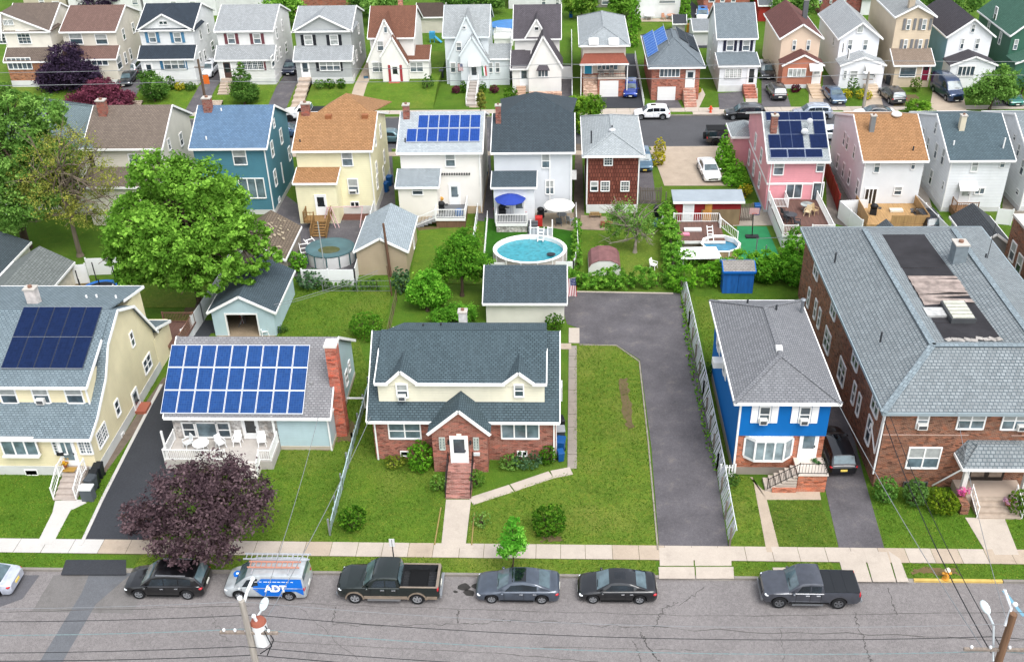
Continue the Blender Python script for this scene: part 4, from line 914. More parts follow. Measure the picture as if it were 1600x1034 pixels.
lean_to(h, -46, -38.7, 89.8, YB, 0, 4.2, 5.1, siding('#e9e4d6', .84, .2), shingle('#84786e', .68, '#6b5f56')); chimney(h, -45.0, 95.6, 8.6, 10.7, .8, .7)
wp(h, YB-.01, 203, 240, 216, 258, 'h~', 'g')
for px, py, w_, hh in ((283, 218, .9, 1.4), (264, 226, .7, 1.2)): ws(h, 'E', -38.6, px, py, w_, hh)
TEAL = siding('#568fa2', .72, .2)
h = hb('blue_house', 'teal blue sided house with light blue shingle roof, backing on the green maple', -35.5, -28.4, 7.3, 9.75, TEAL, shingle('#7d9dbd', .56, '#5c7ea3'), 4.3, 9.1)
wp(h, YB-.01, 366, 231, 383, 258, 'h~', 'b'); wp(h, YB-.01, 377, 278, 412, 310, '3', 'g')
for px, py, w_, hh in ((427.5, 193, .7, .9), (425, 233, .9, 1.6), (439, 213, .9, 1.6), (452, 240, .9, 1.5), (430, 278, .9, 1.7), (441, 270, .2, 2.2), (436, 312, .7, .5)): ws(h, 'E', -28.4, px, py, w_, hh, 'h~', 'b')
chimney(h, -34.6, 96, 9.2, 10.7, .8, .7); vents(h, [(-33.3, 95.9, 9.2, .5), (-34.2, 92.8, 7.5, .5)], WHITE())
ORG_R = shingle('#bd9168', .66, '#8f6238', .19, .34)
h = hb('house', 'pale yellow house with orange tan roof and wooden back stairs', -25.5, -18.2, 6.95, 9.0, YEL, ORG_R, 4.2, 9.6, zf=.9)
peak_roof(h, -24.0, -18.6, 96.3, 8.95, -21.4, 99.0, 10.0, 105.5, ORG_R); lean_to(h, -25.4, -21.5, 90, YB, -.05, 4.35, 4.95, YEL, ORG_R, .2)
chimney(h, -25.0, 96.2, 8.4, 10.0, .8, .6); vents(h, [(-25.1, 92.9, 7.1, .5)]); MB().box(-23, -22.4, 95.5, 96, 8.5, 9.0).build('roof_vent', plain('#8d5a3a'), h); MB().box(-19.4, -18.8, 95.5, 96, 8.5, 9.0).build('roof_vent', plain('#8d5a3a'), h)
wp(h, YB-.01, 535, 236, 550, 260, 'h~', 'b'); wp(h, YB-.01, 545, 279, 559, 303, 'h~', 'b'); wp(h, YB-.04, 548, 315, 561, 323, '2', 'k'); aircon(h, PY(552, 300, YB)[0], PY(552, 303, YB)[1]+.1, YB, .7)
door(h, PY(502, 320, 90)[0], .95, .95, 2.05, 90, '#eef0f0', .5, pane='k')
for px, py in ((586, 218), (594, 205), (589, 285), (588, 263), (599, 270), (600, 245)): ws(h, 'E', -18.2, px, py, .8, 1.4)
st = MB(); WD = wood('#9a7748', .8, .12)
m = MB().box(-24.7, -22.2, 88.6, 90, .75, .9); n = 6
for i in range(n): m.box(-23.6, -22.3, 88.6-.32*(i+1), 88.6-.32*i, .75-.13*(i+1), .8-.13*(i+1))
for x_ in (-23.65, -22.25): m.bar((x_, 88.6, .7), (x_, 86.6, 0), .06, .25)
m.build('back_stairs', WD, h); rail(h, [(-24.65, 89.9, .9), (-24.65, 88.65, .9), (-23.65, 88.65, .9), (-23.65, 86.7, .1)], .95, WD, .3, .05, .1); rail(h, [(-22.2, 89.9, .9), (-22.2, 88.65, .9), (-22.2, 86.7, .1)], .95, WD, .3, .05, .1)
h = hb('house', 'white house with twelve blue solar panels on its pale roof', -15.4, -7.65, 6.7, 8.95, plain('#f3efe8', .86, .5, .05), shingle('#c3cbcf', .72, '#9aa4aa'), 4.2, 9.6, found='#cdb79a', zf=.8)
lean_to(h, -15.5, -11.75, 90, YB, .7, 3.95, 4.75, plain('#f4efe4', .86, .5, .05), shingle('#a9b3b8', .7, '#828c92'), .25); MB().box(-15.52, -11.73, 89.97, YB, -.05, .72).build('wing_foundation', plain('#c7a980', .8, .8, .2), h)
s_ = (8.95-6.7)/4.2; L_ = math.hypot(1, s_); Uy = (0, 1/L_, s_/L_); M_ = solar('#234a9c', .72, .17, '#5b7ec0'); O = Vector((-14.85, YB+.75, 6.7+.75*s_+.06))
panels(h, O, (1, 0, 0), Uy, 7, 1, .98, 1.62, M_, .04, '#cfd6de'); panels(h, O+Vector((1.02, 0, 0))+Vector(Uy)*1.72, (1, 0, 0), Uy, 6, 1, .98, 1.62, M_, .04, '#cfd6de')
chimney(h, -15.0, 95.8, 8.3, 9.9, .6, .6); vents(h, [(-14.9, 93, 7, .6)])
wp(h, YB-.01, 696, 238, 711, 261, 'h~', 'b'); wp(h, 89.99, 644, 291, 661, 305, 'h~', 'd'); door(h, PY(711, 315, YB)[0], 1.0, .9, 2.05, YB, '#eef1f1', .55, pane='b')
m = MB()
for i in range(12): m.box(-11.5+i*.24, -11.36+i*.24, YB-.16, YB-.01, 4.15, 4.32)
each(m, 'eave_bracket', plain('#3b3b3d'), h)
h = hb('house', 'light grey house with dark hip backed roof behind the round blue pool', -6.35, 1.15, 6.65, 8.7, plain('#dfe3e8', .8, .5, .05), shingle('#4d5a62', .66, '#343f46'), 4.2, 9.6)
peak_roof(h, -5.8, 1.2, 96.3, 8.65, -2.45, 99.6, 9.75, 106, shingle('#4d5a62', .66, '#343f46'))
lean_to(h, -6.35, -2.45, 90, YB, -.05, 3.85, 4.45, siding('#eceff2', .86, .2), shingle('#586770', .66, '#3d4a52'), .25)
wp(h, YB-.01, 846, 240, 860, 263, 'h~', 'b'); wp(h, YB-.01, 852, 281, 866, 304, 'h~', 'b'); door(h, PY(811, 320, 90)[0], .7, .9, 2.0, 90, '#e9ecec', .5, pane='b'); MB().box(1.15, 1.6, 93, 93.7, 3.2, 3.9).build('air_conditioner', WHITE(), h)
downspout(h, -1.0, YB-.01, .2, 6.4); chimney(h, -6.0, 95.4, 8, 9.9, .5, .5)
h = house('shake_house', 'red brown wood shake house with pale grey hip roof and white foundation', 5, 97); SHK = shakes('#96594b', '#6f3e34', .8)
walls(h, 2.6, 7.55, YB, 102, .9, 6.1, SHK, name='wall'); MB().box(2.58, 7.58, YB-.03, 102.02, -.05, .9).build('foundation', plain('#e2e3e2', .86), h)
hip(h, 2.6, 7.55, YB, 102, 6.1, 7.35, shingle('#b9c0c2', .72, '#929b9f'), .5, 'y', 3.0); vents(h, [(3.0, 94, 6.4, 1.4), (5.05, 95.7, 7.2, .5)]); MB().lathe([(.3, 0), (.34, .25), (.1, .4)], (5.05, 95.2, 7.2), 10).build('roof_vent', gloss('#c9ccce', 1, .4, .3), h)
for b_, st in (((943, 241, 958, 259), 'hx'), ((922, 283, 935, 299), 'h~'), ((938, 283, 953, 299), 'hx'), ((969, 283, 984, 299), 'hx')): wp(h, YB-.01, *b_, st)
each(MB().box(2.54, 2.66, YB-.06, YB, .9, 6.0).box(7.49, 7.61, YB-.06, YB, .9, 6.0), 'corner_trim', WHITE(), h)
PINK = siding('#f0a5ad', .84, .2)
h = house('pink_house', 'pink two storey house with navy solar panels and white band between floors', 22.6, 99); x0, x1 = 19.9, 25.2; yb_ = 104.5
walls(h, x0, x1, YB, yb_, .3, 5.65, PINK, 'x', 8.5, YB+4.6); MB().box(x0-.03, x1+.03, YB-.03, yb_, -.05, .3).build('foundation', plain('#cdd0d0', .85), h)
PK = shingle('#b4bbbd', .7, '#8e979a'); gable_x(h, x0, x1, YB, yb_, 5.65, 8.5, PK, .45, YB+4.6); MB().box(x0-.04, x1+.04, YB-.04, yb_, 2.9, 3.1).build('belt_trim', WHITE(), h); downspout(h, x0+.2, YB-.02, .2, 5.5); downspout(h, x1-.1, YB-.02, .2, 5.5)
s_ = 2.85/4.6; L_ = math.hypot(1, s_); Uy = (0, 1/L_, s_/L_); Uyv = Vector(Uy); M_ = solar('#16274f', .7, .2, '#22345c'); O = Vector((x0+.0, YB-.1, 5.65-.1*s_+.06))
panels(h, O, (1, 0, 0), Uy, 3, 1, 1.6, .98, M_, .05, '#8a97b0'); panels(h, O+Uyv*1.1, (1, 0, 0), Uy, 5, 2, 1.08, 1.6, M_, .02, '#3a4a6a', skip=((3, 0), (0, 1), (3, 1), (4, 0))); panels(h, O+Uyv*1.1+Vector((3.9, 0, 0)), (1, 0, 0), Uy, 1, 1, 1.6, 1.6, M_, .02, '#3a4a6a'); panels(h, O+Uyv*4.4, (1, 0, 0), Uy, 5, 1, 1.08, .98, M_, .02, '#3a4a6a')
chimney(h, x0+.55, YB+2.6, 6.8, 8.9, .6, .55); MB().cyl((x0+3.9, YB+2.8, 7), (x0+3.9, YB+2.8, 8.3), .05).ball((x0+3.9, YB+2.6, 8.3), .3, .1, .3).ball((x0+3.4, YB+2.0, 7.5), .35, .12, .3).build('satellite_dish', plain('#c9cccf'), h)
for b_, st in (((1207, 249, 1227, 274), 'h~'), ((1274, 249, 1290, 269), 'h~'), ((1226, 286, 1255, 310), '2')): wp(h, YB-.01, *b_, st, 'b')
door(h, PY(1274, 322, YB)[0], .9, .9, 2.15, YB, '#3a4146', .9, pane='b')
for px, py, w_, hh in ((1181, 221, .9, 1.7), (1190, 243, .9, 1.5), (1171, 246, .9, 1.7), (1178, 263, .9, 1.6), (1187, 282, .9, 1.6)): ws(h, 'W', x0, px, py, w_, hh, 'h~', 'b')
walls(h, x0-1.6, x0, 103.5, 107, 0, 3.4, PINK, name='front_porch'); hip(h, x0-1.6, x0+1, 103.5, 107, 3.4, 4.2, PK, .3, 'y', 1.2, cap=None)
def hbw(name, label, x0, x1, zr, wm, rm, px_w, px_s, yb=104.5, ro=5.0, ze=5.55):
    h = house(name, label, (x0+x1)/2, 98); walls(h, x0, x1, YB, yb, .5, ze, wm, 'x', zr, YB+ro); MB().box(x0-.03, x1+.03, YB-.03, yb, -.05, .5).build('foundation', plain('#d5d6d6', .85), h)
    gable_x(h, x0, x1, YB, yb, ze, zr, rm, .4, YB+ro)
    for px, py, w_, hh in px_w: ws(h, 'W', x0, px, py, w_, hh)
    for b_, st, pn in px_s: wp(h, YB-.01, *b_, st, pn)
    downspout(h, x0+.1, YB-.01, .2, ze-.2); return h
h = hbw('house', 'off white house with tan orange roof and wooden deck', 28.8, 34.4, 8.0, plain('#e7eaec', .84, .6, .06), ORG_R, ((1319.5, 217, .8, 1.5), (1324.5, 224, .8, 1.5), (1335, 238, .7, 1.4), (1309, 253, .8, 1.6), (1318, 266, .8, 1.6), (1327, 277, .8, 1.6), (1340, 293, .8, 1.6), (1306, 280, .4, .5), (1319, 302, .4, .5)),
        (((1364, 250, 1377, 270), 'h~', 'b'), ((1422, 250, 1432, 265), 'h~', 'b'), ((1347, 294, 1372, 323), '3', 'k'), ((1395, 291, 1411, 305), 'h~', 'd')))
chimney(h, 29.9, 95.3, 6.8, 8.6, .45, .45, gloss('#8e9296', 1, .4, .5)); MB().ball((32.6, 97.0, 8.1), .5, .5, .25).build('roof_vent', WHITE(), h); vents(h, [(33.4, 93, 6, .4)])
h = hbw('house', 'white sided house with slate grey roof and small white awning', 36.8, 42.4, 8.0, siding('#eef1f4', .86, .3, .8), shingle('#62757d', .66, '#46575f'), ((1462.5, 200, .7, 1.3), (1443, 210, .7, 1.3), (1463, 236, .8, 1.6), (1474, 245, .8, 1.7), (1442, 268, .5, .8), (1455, 277, .8, 1.6), (1474, 290, .5, .9), (1450, 226, .7, 1.5)),
        (((1515, 250, 1531, 269), 'h~', 'c'), ((1561, 250, 1572, 262), 'h~', 'b'), ((1521, 293, 1540, 304), '2', 'b')))
chimney(h, 38.4, 95.4, 6.9, 8.5, .5, .5, plain('#d8cfb8', .85)); vents(h, [(37.3, 93.6, 6.4, .3), (41.8, 93.2, 6.2, .9)], WHITE())
y_ = YB-.75; z_ = PY(1512, 292, YB)[1]; roof(h, [[(38.0, y_, z_-.1), (39.7, y_, z_-.1), (39.7, YB, z_+.45), (38.0, YB, z_+.45)]], WHITE(), name='awning'); door(h, 38.8, .8, .85, 2.0, YB, '#eceeee', .5, pane='c')
MB().box(37.6, 39.8, 90.6, YB, .1, .7).build('back_landing', wood('#8f6a4a', .8), h); rail(h, [(37.7, 92, .7), (37.7, 90.7, .7), (39.7, 90.7, .7)], .9, wood('#8f6a4a', .8), .2)
h = hbw('house', 'white sided house cut off by the right photo edge beside the slate roofed house', 44.2, 50, 8.0, siding('#eef1f3', .86, .3, .8), shingle('#9aa4a8', .7, '#747e83'), ((1592, 235, .6, 1.2), (1598, 262, .8, 1.6), (1586, 215, .6, .6), (1590, 300, .7, .6)), ())
# ============================================================ row C: houses across the back street
def hcx(name, label, xl, xr, ze, zr, z0, wm, rm, y0=131.0, depth=9.2, ro=4.6, low=None, lowz=None, yf=129.3, lw=None, gable=None, pr=None, lowx=None, zf=None):
    """two storey house, ridge along the street, with a shed-roofed front part"""
    h = house(name, label, (xl+xr)/2, y0+depth/2, z=0); walls(h, xl, xr, y0, y0+depth, z0, ze, wm, 'x', zr, y0+ro); gable_x(h, xl, xr, y0, y0+depth, ze, zr, rm, .35, y0+ro)
    if lowz:
        a, b = lowx or (xl, xr); lean_to(h, a, b, yf, y0, z0, lowz[0], lowz[1], lw or wm, pr or rm, .25, 'front_wing')
        MB().box(a-.03, b+.03, yf-.03, y0, z0-.5, z0+(zf or .8)).build('foundation', plain('#e2e3e2', .86), h)
    return h
T1 = 1.0     # ground height of the left lots
h = hcx('house', 'cream house with brick ground floor and arched windows, top left corner', -72.2, -66.3, 7.9, 10.2, T1, plain('#efe9dc', .85), shingle('#84766c', .66, '#62564e'), lowz=(4.5, 5.7), lw=bricks('#a8704f', '#90583c', '#b59a85', .85))
front_gable(h, -72.4, -66.2, -72.0+.2, 130.9, 134, 7.9, 7.9, 10.3, plain('#efe9dc', .85), shingle('#84766c', .66, '#62564e'), 5.7, .3); wp(h, 130.88, 30, 48, 45, 69, 'hx', 'd', name='arched_window'); wp(h, 130.88, -6, 48, 6, 69, 'hx'); wp(h, 130.88, 6, 31, 20, 40, '2x', 'b'); wp(h, 129.28, 14, 90, 47, 109, '5', 'b')
h = hcx('house', 'beige house with brown roof and two tall white windows, left of the navy roof', -64.6, -57.6, 7.8, 9.8, T1, siding('#dfd8c9', .88, .2), shingle('#8b6f66', .66, '#6a524b'), lowz=(4.7, 5.75)); 
for b_ in ((111, 52, 127, 70), (151, 53, 166, 70)): wp(h, 130.99, *b_)
wp(h, 129.29, 135, 92, 168, 103, '4', 'd')
for px, py, w_, hh in ((193, 54, .9, 1.5), (208, 44, .8, 1.4), (186, 98, 1.6, 1.7), (196, 91, .8, 1.5), (204, 85, .8, 1.5)): ws(h, 'E', -57.6, px, py, w_, hh)
NV = shingle('#3f4a56', .66, '#2a333d')
h = hcx('house', 'white house with navy roof and blue shutters', -54.4, -47.4, 7.9, 9.9, T1, siding('#eef0f0', .86, .2), NV, lowz=(4.6, 5.7)); front_gable(h, -54.5, -47.3, -50.9, 130.95, 135, 7.8, 7.8, 9.8, siding('#eef0f0', .86, .2), NV, None, .3)
for c0 in (240, 279):
    x_, z_ = PY(c0, 67, 130.97); win(h, 'S', x_, z_, 1.0, 1.35, 130.97, 'h~', 'b'); shutters(h, x_, z_, 1.0, 1.35, 130.97, '#4f7f9f')
wp(h, 130.93, 249, 33, 261, 39, '2', 'd'); wp(h, 129.28, 257, 93, 289, 109, '3h~', 'b'); x_, z_ = PY(273, 109, 129.28); shutters(h, x_, z_, 2.7, 1.35, 129.28, '#3f6f90'); door(h, PY(235, 116, 129.3)[0], T1+.9, .9, 2, 129.3, '#f0f0f0', .5, pane='d')
for px, py, w_, hh in ((313, 54, .8, 1.4), (325, 45, .8, 1.3), (332, 72, 1.4, 1.3), (320, 87, .8, 1.4), (313, 90, .8, 1.4)): ws(h, 'E', -47.4, px, py, w_, hh)
h = hcx('house', 'white gambrel sided house with light grey roof and maroon shutters', -44.3, -37.0, 7.65, 9.6, T1, siding('#f1f1ee', .86, .2), shingle('#b3b7b9', .7, '#8f9598'), lowz=(4.4, 5.6))
for c0 in (363, 403):
    x_, z_ = PY(c0, 69, 130.97); win(h, 'S', x_, z_, 1.0, 1.35, 130.97, 'h~', 'b'); shutters(h, x_, z_, 1.0, 1.35, 130.97, '#6d3f45')
wp(h, 129.28, 378, 93, 411, 110, '4x', 'd'); x_, z_ = PY(395, 110, 129.28); shutters(h, x_, z_, 2.8, 1.4, 129.28, '#6d3f45'); door(h, PY(357, 117, 129.3)[0], T1+.9, .95, 2.05, 129.3, '#54403a', .6, pane='k')
for px, py, w_, hh in ((441, 40, .7, 1.5), (432, 52, .8, 1.5), (426, 96, 1.5, 1.5), (433, 88, .8, 1.4), (438, 82, .8, 1.4), (447, 75, 1.2, 1.3)): ws(h, 'E', -37.0, px, py, w_, hh)
h = hcx('house', 'grey sided house with white trim, black shutters and white stair rails', -34.1, -26.9, 7.5, 9.3, T1, siding('#b9bdbd', .84, .2), shingle('#b3b8bb', .7, '#8f9598'), lowz=(4.2, 5.4)); front_gable(h, -34.2, -26.8, -30.6, 130.95, 135, 7.45, 7.45, 9.35, siding('#b9bdbd', .84, .2), shingle('#b3b8bb', .7, '#8f9598'), None, .3)
for c0 in (483, 523):
    x_, z_ = PY(c0, 71, 130.97); win(h, 'S', x_, z_, 1.1, 1.35, 130.97, 'h~', 'c'); shutters(h, x_, z_, 1.1, 1.35, 130.97, '#24262c')
wp(h, 129.28, 500, 95, 531, 111, '3h~', 'b'); x_, z_ = PY(515.5, 111, 129.28); shutters(h, x_, z_, 2.6, 1.35, 129.28, '#24262c'); door(h, PY(479, 122, 129.3)[0], T1+.9, .95, 2.0, 129.3, '#e8eaea', .6, pane='d')
for px, py, w_, hh in ((552, 92, .8, 1.4), (557, 87, .8, 1.4), (563, 75, .8, 1.4), (560, 45, .8, 1.4)): ws(h, 'E', -26.9, px, py, w_, hh)
def tudor(label, wm, rm, trim, xl, xr, zf, rise, foot_l, foot_r, peak, inner, wingx, win_px, y0=131.0):
    h = house('tudor_house', label, (xl+xr)/2, y0+4.5); ze, zr = 6.45, 9.2
    walls(h, xl, xr, y0+.6, y0+9.5, 0, ze, wm, 'x', zr, y0+4.6); gable_x(h, xl, xr, y0+.6, y0+9.5, ze, zr, rm, .35, y0+4.6, trim)
    fx0, fz0 = PY(*foot_l, y0); fx1, fz1 = PY(*foot_r, y0); xp, zp = PY(*peak, y0)
    front_gable(h, fx0+.35, fx1-.2, xp, y0, y0+4.5, fz0+.3, fz1+.2, zp, wm, rm, 0, .15, trim, name='steep_gable')
    yi = y0-1.3; xi, zi = PY(*inner, yi); il = xi-1.6; ir = fx1+.1
    front_gable(h, il, ir, xi, yi, y0+.5, zi-2.3, fz1-.1, zi, wm, rm, 0, .12, trim, name='entry_gable')
    a, b = wingx; lean_to(h, a, b, y0, y0+2.5, 0, fz1-.1, fz1+1.0, wm, rm, .2, 'side_wing')
    for b_, st, yy in win_px: wp(h, yy, *b_, st, 'b')
    return h, xi, yi
BRN = shingle('#8d6250', .68, '#6b4636'); STUC = plain('#f3f1ec', .86, .7, .06)
h, xi, yi = tudor('white tudor house with brown roof, red brick front stairs and red door trim', STUC, BRN, '#f4f4f2', -24.6, -18.95, 0, 0, (571, 97), (637, 92), (600, 30), (612, 58), (-19.8, -17.1),
    (((582, 97, 603, 113), '2h~', 130.98), ((641, 97, 661, 113), '2h~', 130.98), ((590, 64, 599, 80), 'h~', 130.98), ((600, 42, 605, 52), '', 130.98)))
zd = PY(618, 128, yi)[1]; door(h, PY(618, 118, yi)[0], zd, .9, 2.1, yi, '#efefec', .45, pane='k')
for px in (609, 627): MB().box(PY(px, 115, yi)[0]-.16, PY(px, 115, yi)[0]+.16, yi-.06, yi, zd, zd+2.2).build('red_trim', plain('#9c3a40'), h)
steps(h, PY(609, 140, yi)[0], PY(626, 140, yi)[0], yi-3.2, yi-.02, 0, zd, 7, bricks('#b0503a', '#98432f', '#b08a78')); chimney(h, -20.9, 136, 8.8, 11, .6, .5, bricks('#b0705a', '#95594a', '#b9a498'))
h, xi, yi = tudor('pale ice blue tudor house with round gable window and two flags by the door', plain('#e2e9ec', .88, .6, .05), shingle('#b7bcbd', .7, '#929a9d'), '#dfe8ec', -14.9, -9.3, 0, 0, (697, 93), (763, 90), (728, 25), (737, 57), (-9.2, -6.6),
    (((704, 98, 712, 114), 'h~', 130.98), ((715, 98, 724, 114), 'h~', 130.98), ((763, 98, 770, 114), 'h~', 130.98), ((774, 98, 781, 114), 'h~', 130.98), ((713, 66, 721, 80), 'h~', 130.98), ((723, 41, 728, 46), '', 130.98)))
zd = PY(741, 126, yi)[1]; door(h, PY(741, 118, yi)[0], zd, .9, 2.1, yi, '#eef2f4', .6, pane='d'); a, b = PY(733, 105, yi)[0], PY(752, 105, yi)[0]; roof(h, [[(a, yi-.9, 3.2), (b, yi-.9, 3.2), (b, yi, 3.7), (a, yi, 3.7)]], WHITE(), name='awning')
a, b = PY(732, 150, 127)[0], PY(747, 150, 127)[0]; steps(h, a, b, 123.0, 126.0, 0, .8, 3, plain('#b5ada6', .85)); steps(h, a, b, 126.0, yi-.02, .0, zd, 6, plain('#b5ada6', .85))
for x_ in (a, b): rail(h, [(x_, yi-.3, zd), (x_, 126.2, .7), (x_, 123.2, .1)], .85, WHITE(), .6, .03, .06)
DKG = shingle('#69646a', .66, '#4a464c')
h = house('tudor_house', 'cream white tudor house with dark grey roof and bay window in the big gable', -3, 133); walls(h, -5.85, -.1, 131.2, 140, 0, 6.2, STUC, 'x', 9.1, 135.6); gable_x(h, -5.85, -.1, 131.2, 140, 6.2, 9.1, DKG, .35, 135.6)
front_gable(h, -4.5, -1.6, -3.03, 131.1, 135, 6.1, 6.1, 8.5, STUC, DKG, 3, .15, name='upper_gable'); front_gable(h, -4.0, .15, -2.15, 127.3, 131.3, 3.7, 3.7, 7.45, STUC, DKG, 0, .2, name='steep_gable')
walls(h, -6.1, -4.0, 128, 131.3, 0, 3.3, STUC, name='entry_wing'); shed_roof(h, -6.1, -4.0, 128, 131.2, 3.2, 4.5, DKG)
door(h, PY(819, 128, 128)[0], .9, .95, 2.1, 128, '#e9edee', .5, pane='d'); wp(h, 127.28, 840, 106, 857, 121, '3', 'b'); wp(h, 131.08, 835, 42, 842, 48, '', 'k'); wp(h, 131.18, 823, 66, 831, 79, 'h~', 'b')
a, b = PY(838, 103, 127)[0], PY(859, 103, 127)[0]; roof(h, [[(a, 126.7, 3.25), (b, 126.7, 3.25), (b-.3, 127.3, 3.7), (a+.3, 127.3, 3.7)]], DKG, name='bay_roof'); steps(h, -5.6, -4.4, 124.5, 127.98, 0, .9, 6, plain('#c2a48d', .8))
MB().box(-3.9, .2, 125.2, 126.0, 0, .8).build('planter_wall', bricks('#b98f78', '#a37a64', '#c9b7a8'), h)
h = house('hip_house', 'beige and brick house with pale hip roof, red porch roof and white garage door', 5.4, 131); BC9 = bricks('#a2543f', '#8b4634', '#b0988a')
walls(h, 2.8, 8.15, 127.4, 140, 2.6, 6.2, siding('#d9d1c4', .85, .2), name='upper_wall'); MB().box(2.82, 8.13, 127.42, 140, -.05, 2.6).build('ground_floor_wall', BC9, h); hip(h, 2.8, 8.15, 127.4, 140, 6.2, 7.7, shingle('#b5bcbf', .7, '#8f989c'), .5, 'y', 3.2)
roof(h, [[(2.4, 125.6, 4.3), (8.5, 125.6, 4.3), (7.9, 127.4, 5.1), (3.0, 127.4, 5.1)]], shingle('#a5604e', .7, '#84493a'), [((2.4, 125.6, 4.3), (8.5, 125.6, 4.3))], name='porch_roof')
MB().box(4.7, 8.2, 125.9, 127.4, 2.3, 2.5).build('balcony', plain('#d8cabb'), h); rail(h, [(4.7, 125.95, 2.5), (8.15, 125.95, 2.5), (8.15, 127.3, 2.5)], .8, BLK, .3, .02, .05); MB().box(4.7, 8.1, 126.0, 127.4, -.05, 2.3).build('garage_wall', BC9, h)
a, b = PY(937, 140, 126)[0], PY(966, 140, 126)[0]; garage_door(h, a, b, 0, 2.1, 126.0); steps(h, 2.9, 4.65, 124.6, 127.38, 0, 2.4, 9, bricks('#c9b5a3', '#b59f8c', '#8a4a3a')); wp(h, 127.38, 933, 97, 966, 110, '5', 'g'); door(h, PY(919, 116, 127.4)[0], 2.55, .9, 1.95, 127.4, '#2f8fb0', .4, pane='d')
for b_ in ((921, 63, 934, 74), (952, 63, 966, 74)):
    wp(h, 127.39, *b_, 'h'); a, z_ = PY(b_[0]-1, 67, 127.3); b = PY(b_[2]+1, 67, 127.3)[0]; roof(h, [[(a, 126.8, z_-.1), (b, 126.8, z_-.1), (b, 127.4, z_+.5), (a, 127.4, z_+.5)]], WHITE(), name='awning')
for x_ in (2.6, 8.35): MB().box(x_-.06, x_+.06, 125.8, 125.92, 0, 4.3).build('porch_post', WHITE(), h)
h = house('brick_bungalow', 'brick bungalow with solar panels on both sides of its grey hip roof', 14.2, 131); x0, x1 = 11.3, 17.15
walls(h, x0, x1, 124.6, 137.5, -.05, 4.25, bricks('#a25a47', '#8a4a3a', '#b39c8e'), name='wall'); BG = shingle('#88939a', .66, '#667077'); hip(h, x0, x1, 124.6, 137.5, 4.25, 6.45, BG, .55, 'y', 5.0)
def slope_panels(h, P0, P1, P2, nx, ny, w, hh, mat, fr, skip=(), gap=.03):
    a = (Vector(P1)-Vector(P0)).normalized(); b = Vector(P2)-Vector(P0); b = (b-a*b.dot(a)).normalized(); return panels(h, Vector(P0)+Vector((0, 0, .07)), a, b, nx, ny, w, hh, mat, gap, fr, skip)
ev = 3.4; S1 = (6.45-4.25)/(5.85/2+.55)
slope_panels(h, (x0-.35, 136.8, 4.25+.2*S1), (x0-.35, 120, 4.25+.2*S1), (x0+2, 136.8, 4.25+2.55*S1), 9, 2, 1.0, 1.5, solar('#3b6fc0', .8, .2, '#7fa5e0'), '#9db8de', ((0, 1), (7, 1), (8, 1)))
slope_panels(h, (x1+.3, 129.5, 4.25+.25*S1), (x1+.3, 140, 4.25+.25*S1), (x1-2, 129.5, 4.25+2.55*S1), 6, 2, 1.0, 1.45, solar('#2f3a44', .7, .2, '#5a6670'), '#22262a', ((0, 1),))
wp(h, 124.58, 1030, 106, 1063, 121, '5', 'b'); door(h, PY(1078, 128, 124.6)[0], 1.6, .95, 2.1, 124.6, '#f0f3f3', .35, pane='d'); garage_door(h, PY(1027, 150, 124.5)[0], PY(1055, 150, 124.5)[0], 0, 1.75, 124.5); steps(h, PY(1069, 150, 123)[0], PY(1088, 150, 123)[0], 121.9, 124.58, 0, 1.55, 7, bricks('#9f5a48', '#c5b2a2', '#c5b2a2', 1, .8, .2))
h = hcx('house', 'white narrow house with slate roof and black shutters beside the bungalow', 20.0, 24.75, 6.0, 9.0, 0, siding('#eef1f4', .86, .2), shingle('#8b979e', .66, '#67737a'), lowz=(3.35, 3.95), yf=127.6)
for c0 in (1140, 1165):
    x_, z_ = PY(c0, 80, 130.97); win(h, 'S', x_, z_, .95, 1.4, 130.97, 'h~', 'b'); shutters(h, x_, z_, .95, 1.4, 130.97, '#23263a', .34)
wp(h, 127.58, 1132, 107, 1160, 123, '4x', 'c'); door(h, PY(1173, 129, 127.6)[0], .95, .9, 2.1, 127.6, '#f0f0f2', .85, pane='k'); a, b = PY(1163, 140, 126)[0], PY(1182, 140, 126)[0]; steps(h, a, b, 124.8, 127.55, 0, .95, 5, bricks('#a35a48', '#8e4a3b', '#b09888'))
for px, py, w_, hh in ((1115, 60, .6, 1.2), (1117, 100, .8, 1.2), (1110, 85, .7, 1.2)): ws(h, 'W', 20.0, px, py, w_, hh)
def hcy(name, label, xl, xr, ze, zr, wm, rm, z0=0, y0=131.0, depth=11.5, yf=129.0, lz=None, lzp=None, lm=None, lx=None, sidem=None, prm=None):
    """gable fronted house, ridge running back from the street, gabled front porch"""
    h = house(name, label, (xl+xr)/2, y0+depth/2); walls(h, xl, xr, y0, y0+depth, z0-.05, ze, wm, 'y', zr); gable_y(h, xl, xr, y0, y0+depth, ze, zr, rm, .35, of=.35)
    if sidem: MB().box(xl-.03, xl+.02, y0+.1, y0+depth, z0, ze-.1).build('side_wall', sidem, h)
    if lz:
        a, b = lx or (xl, xr); front_gable(h, a, b, (a+b)/2, yf, y0, lz, lz, lzp, lm or wm, prm or rm, z0-.05, .2, name='front_porch')
    return h
h = hcy('house', 'peach gable fronted house with maroon roof and salmon coloured porch', 28.0, 32.85, 5.9, 7.5, plain('#e6cfb8', .85, .6, .05), shingle('#7f5550', .68, '#5f3d39'), lz=3.05, lzp=4.3, lm=plain('#c48068', .84), lx=(28.05, 33.0), yf=128.6)
for b_ in ((1237, 63, 1245, 79), (1259, 63, 1267, 79)): wp(h, 130.98, *b_)
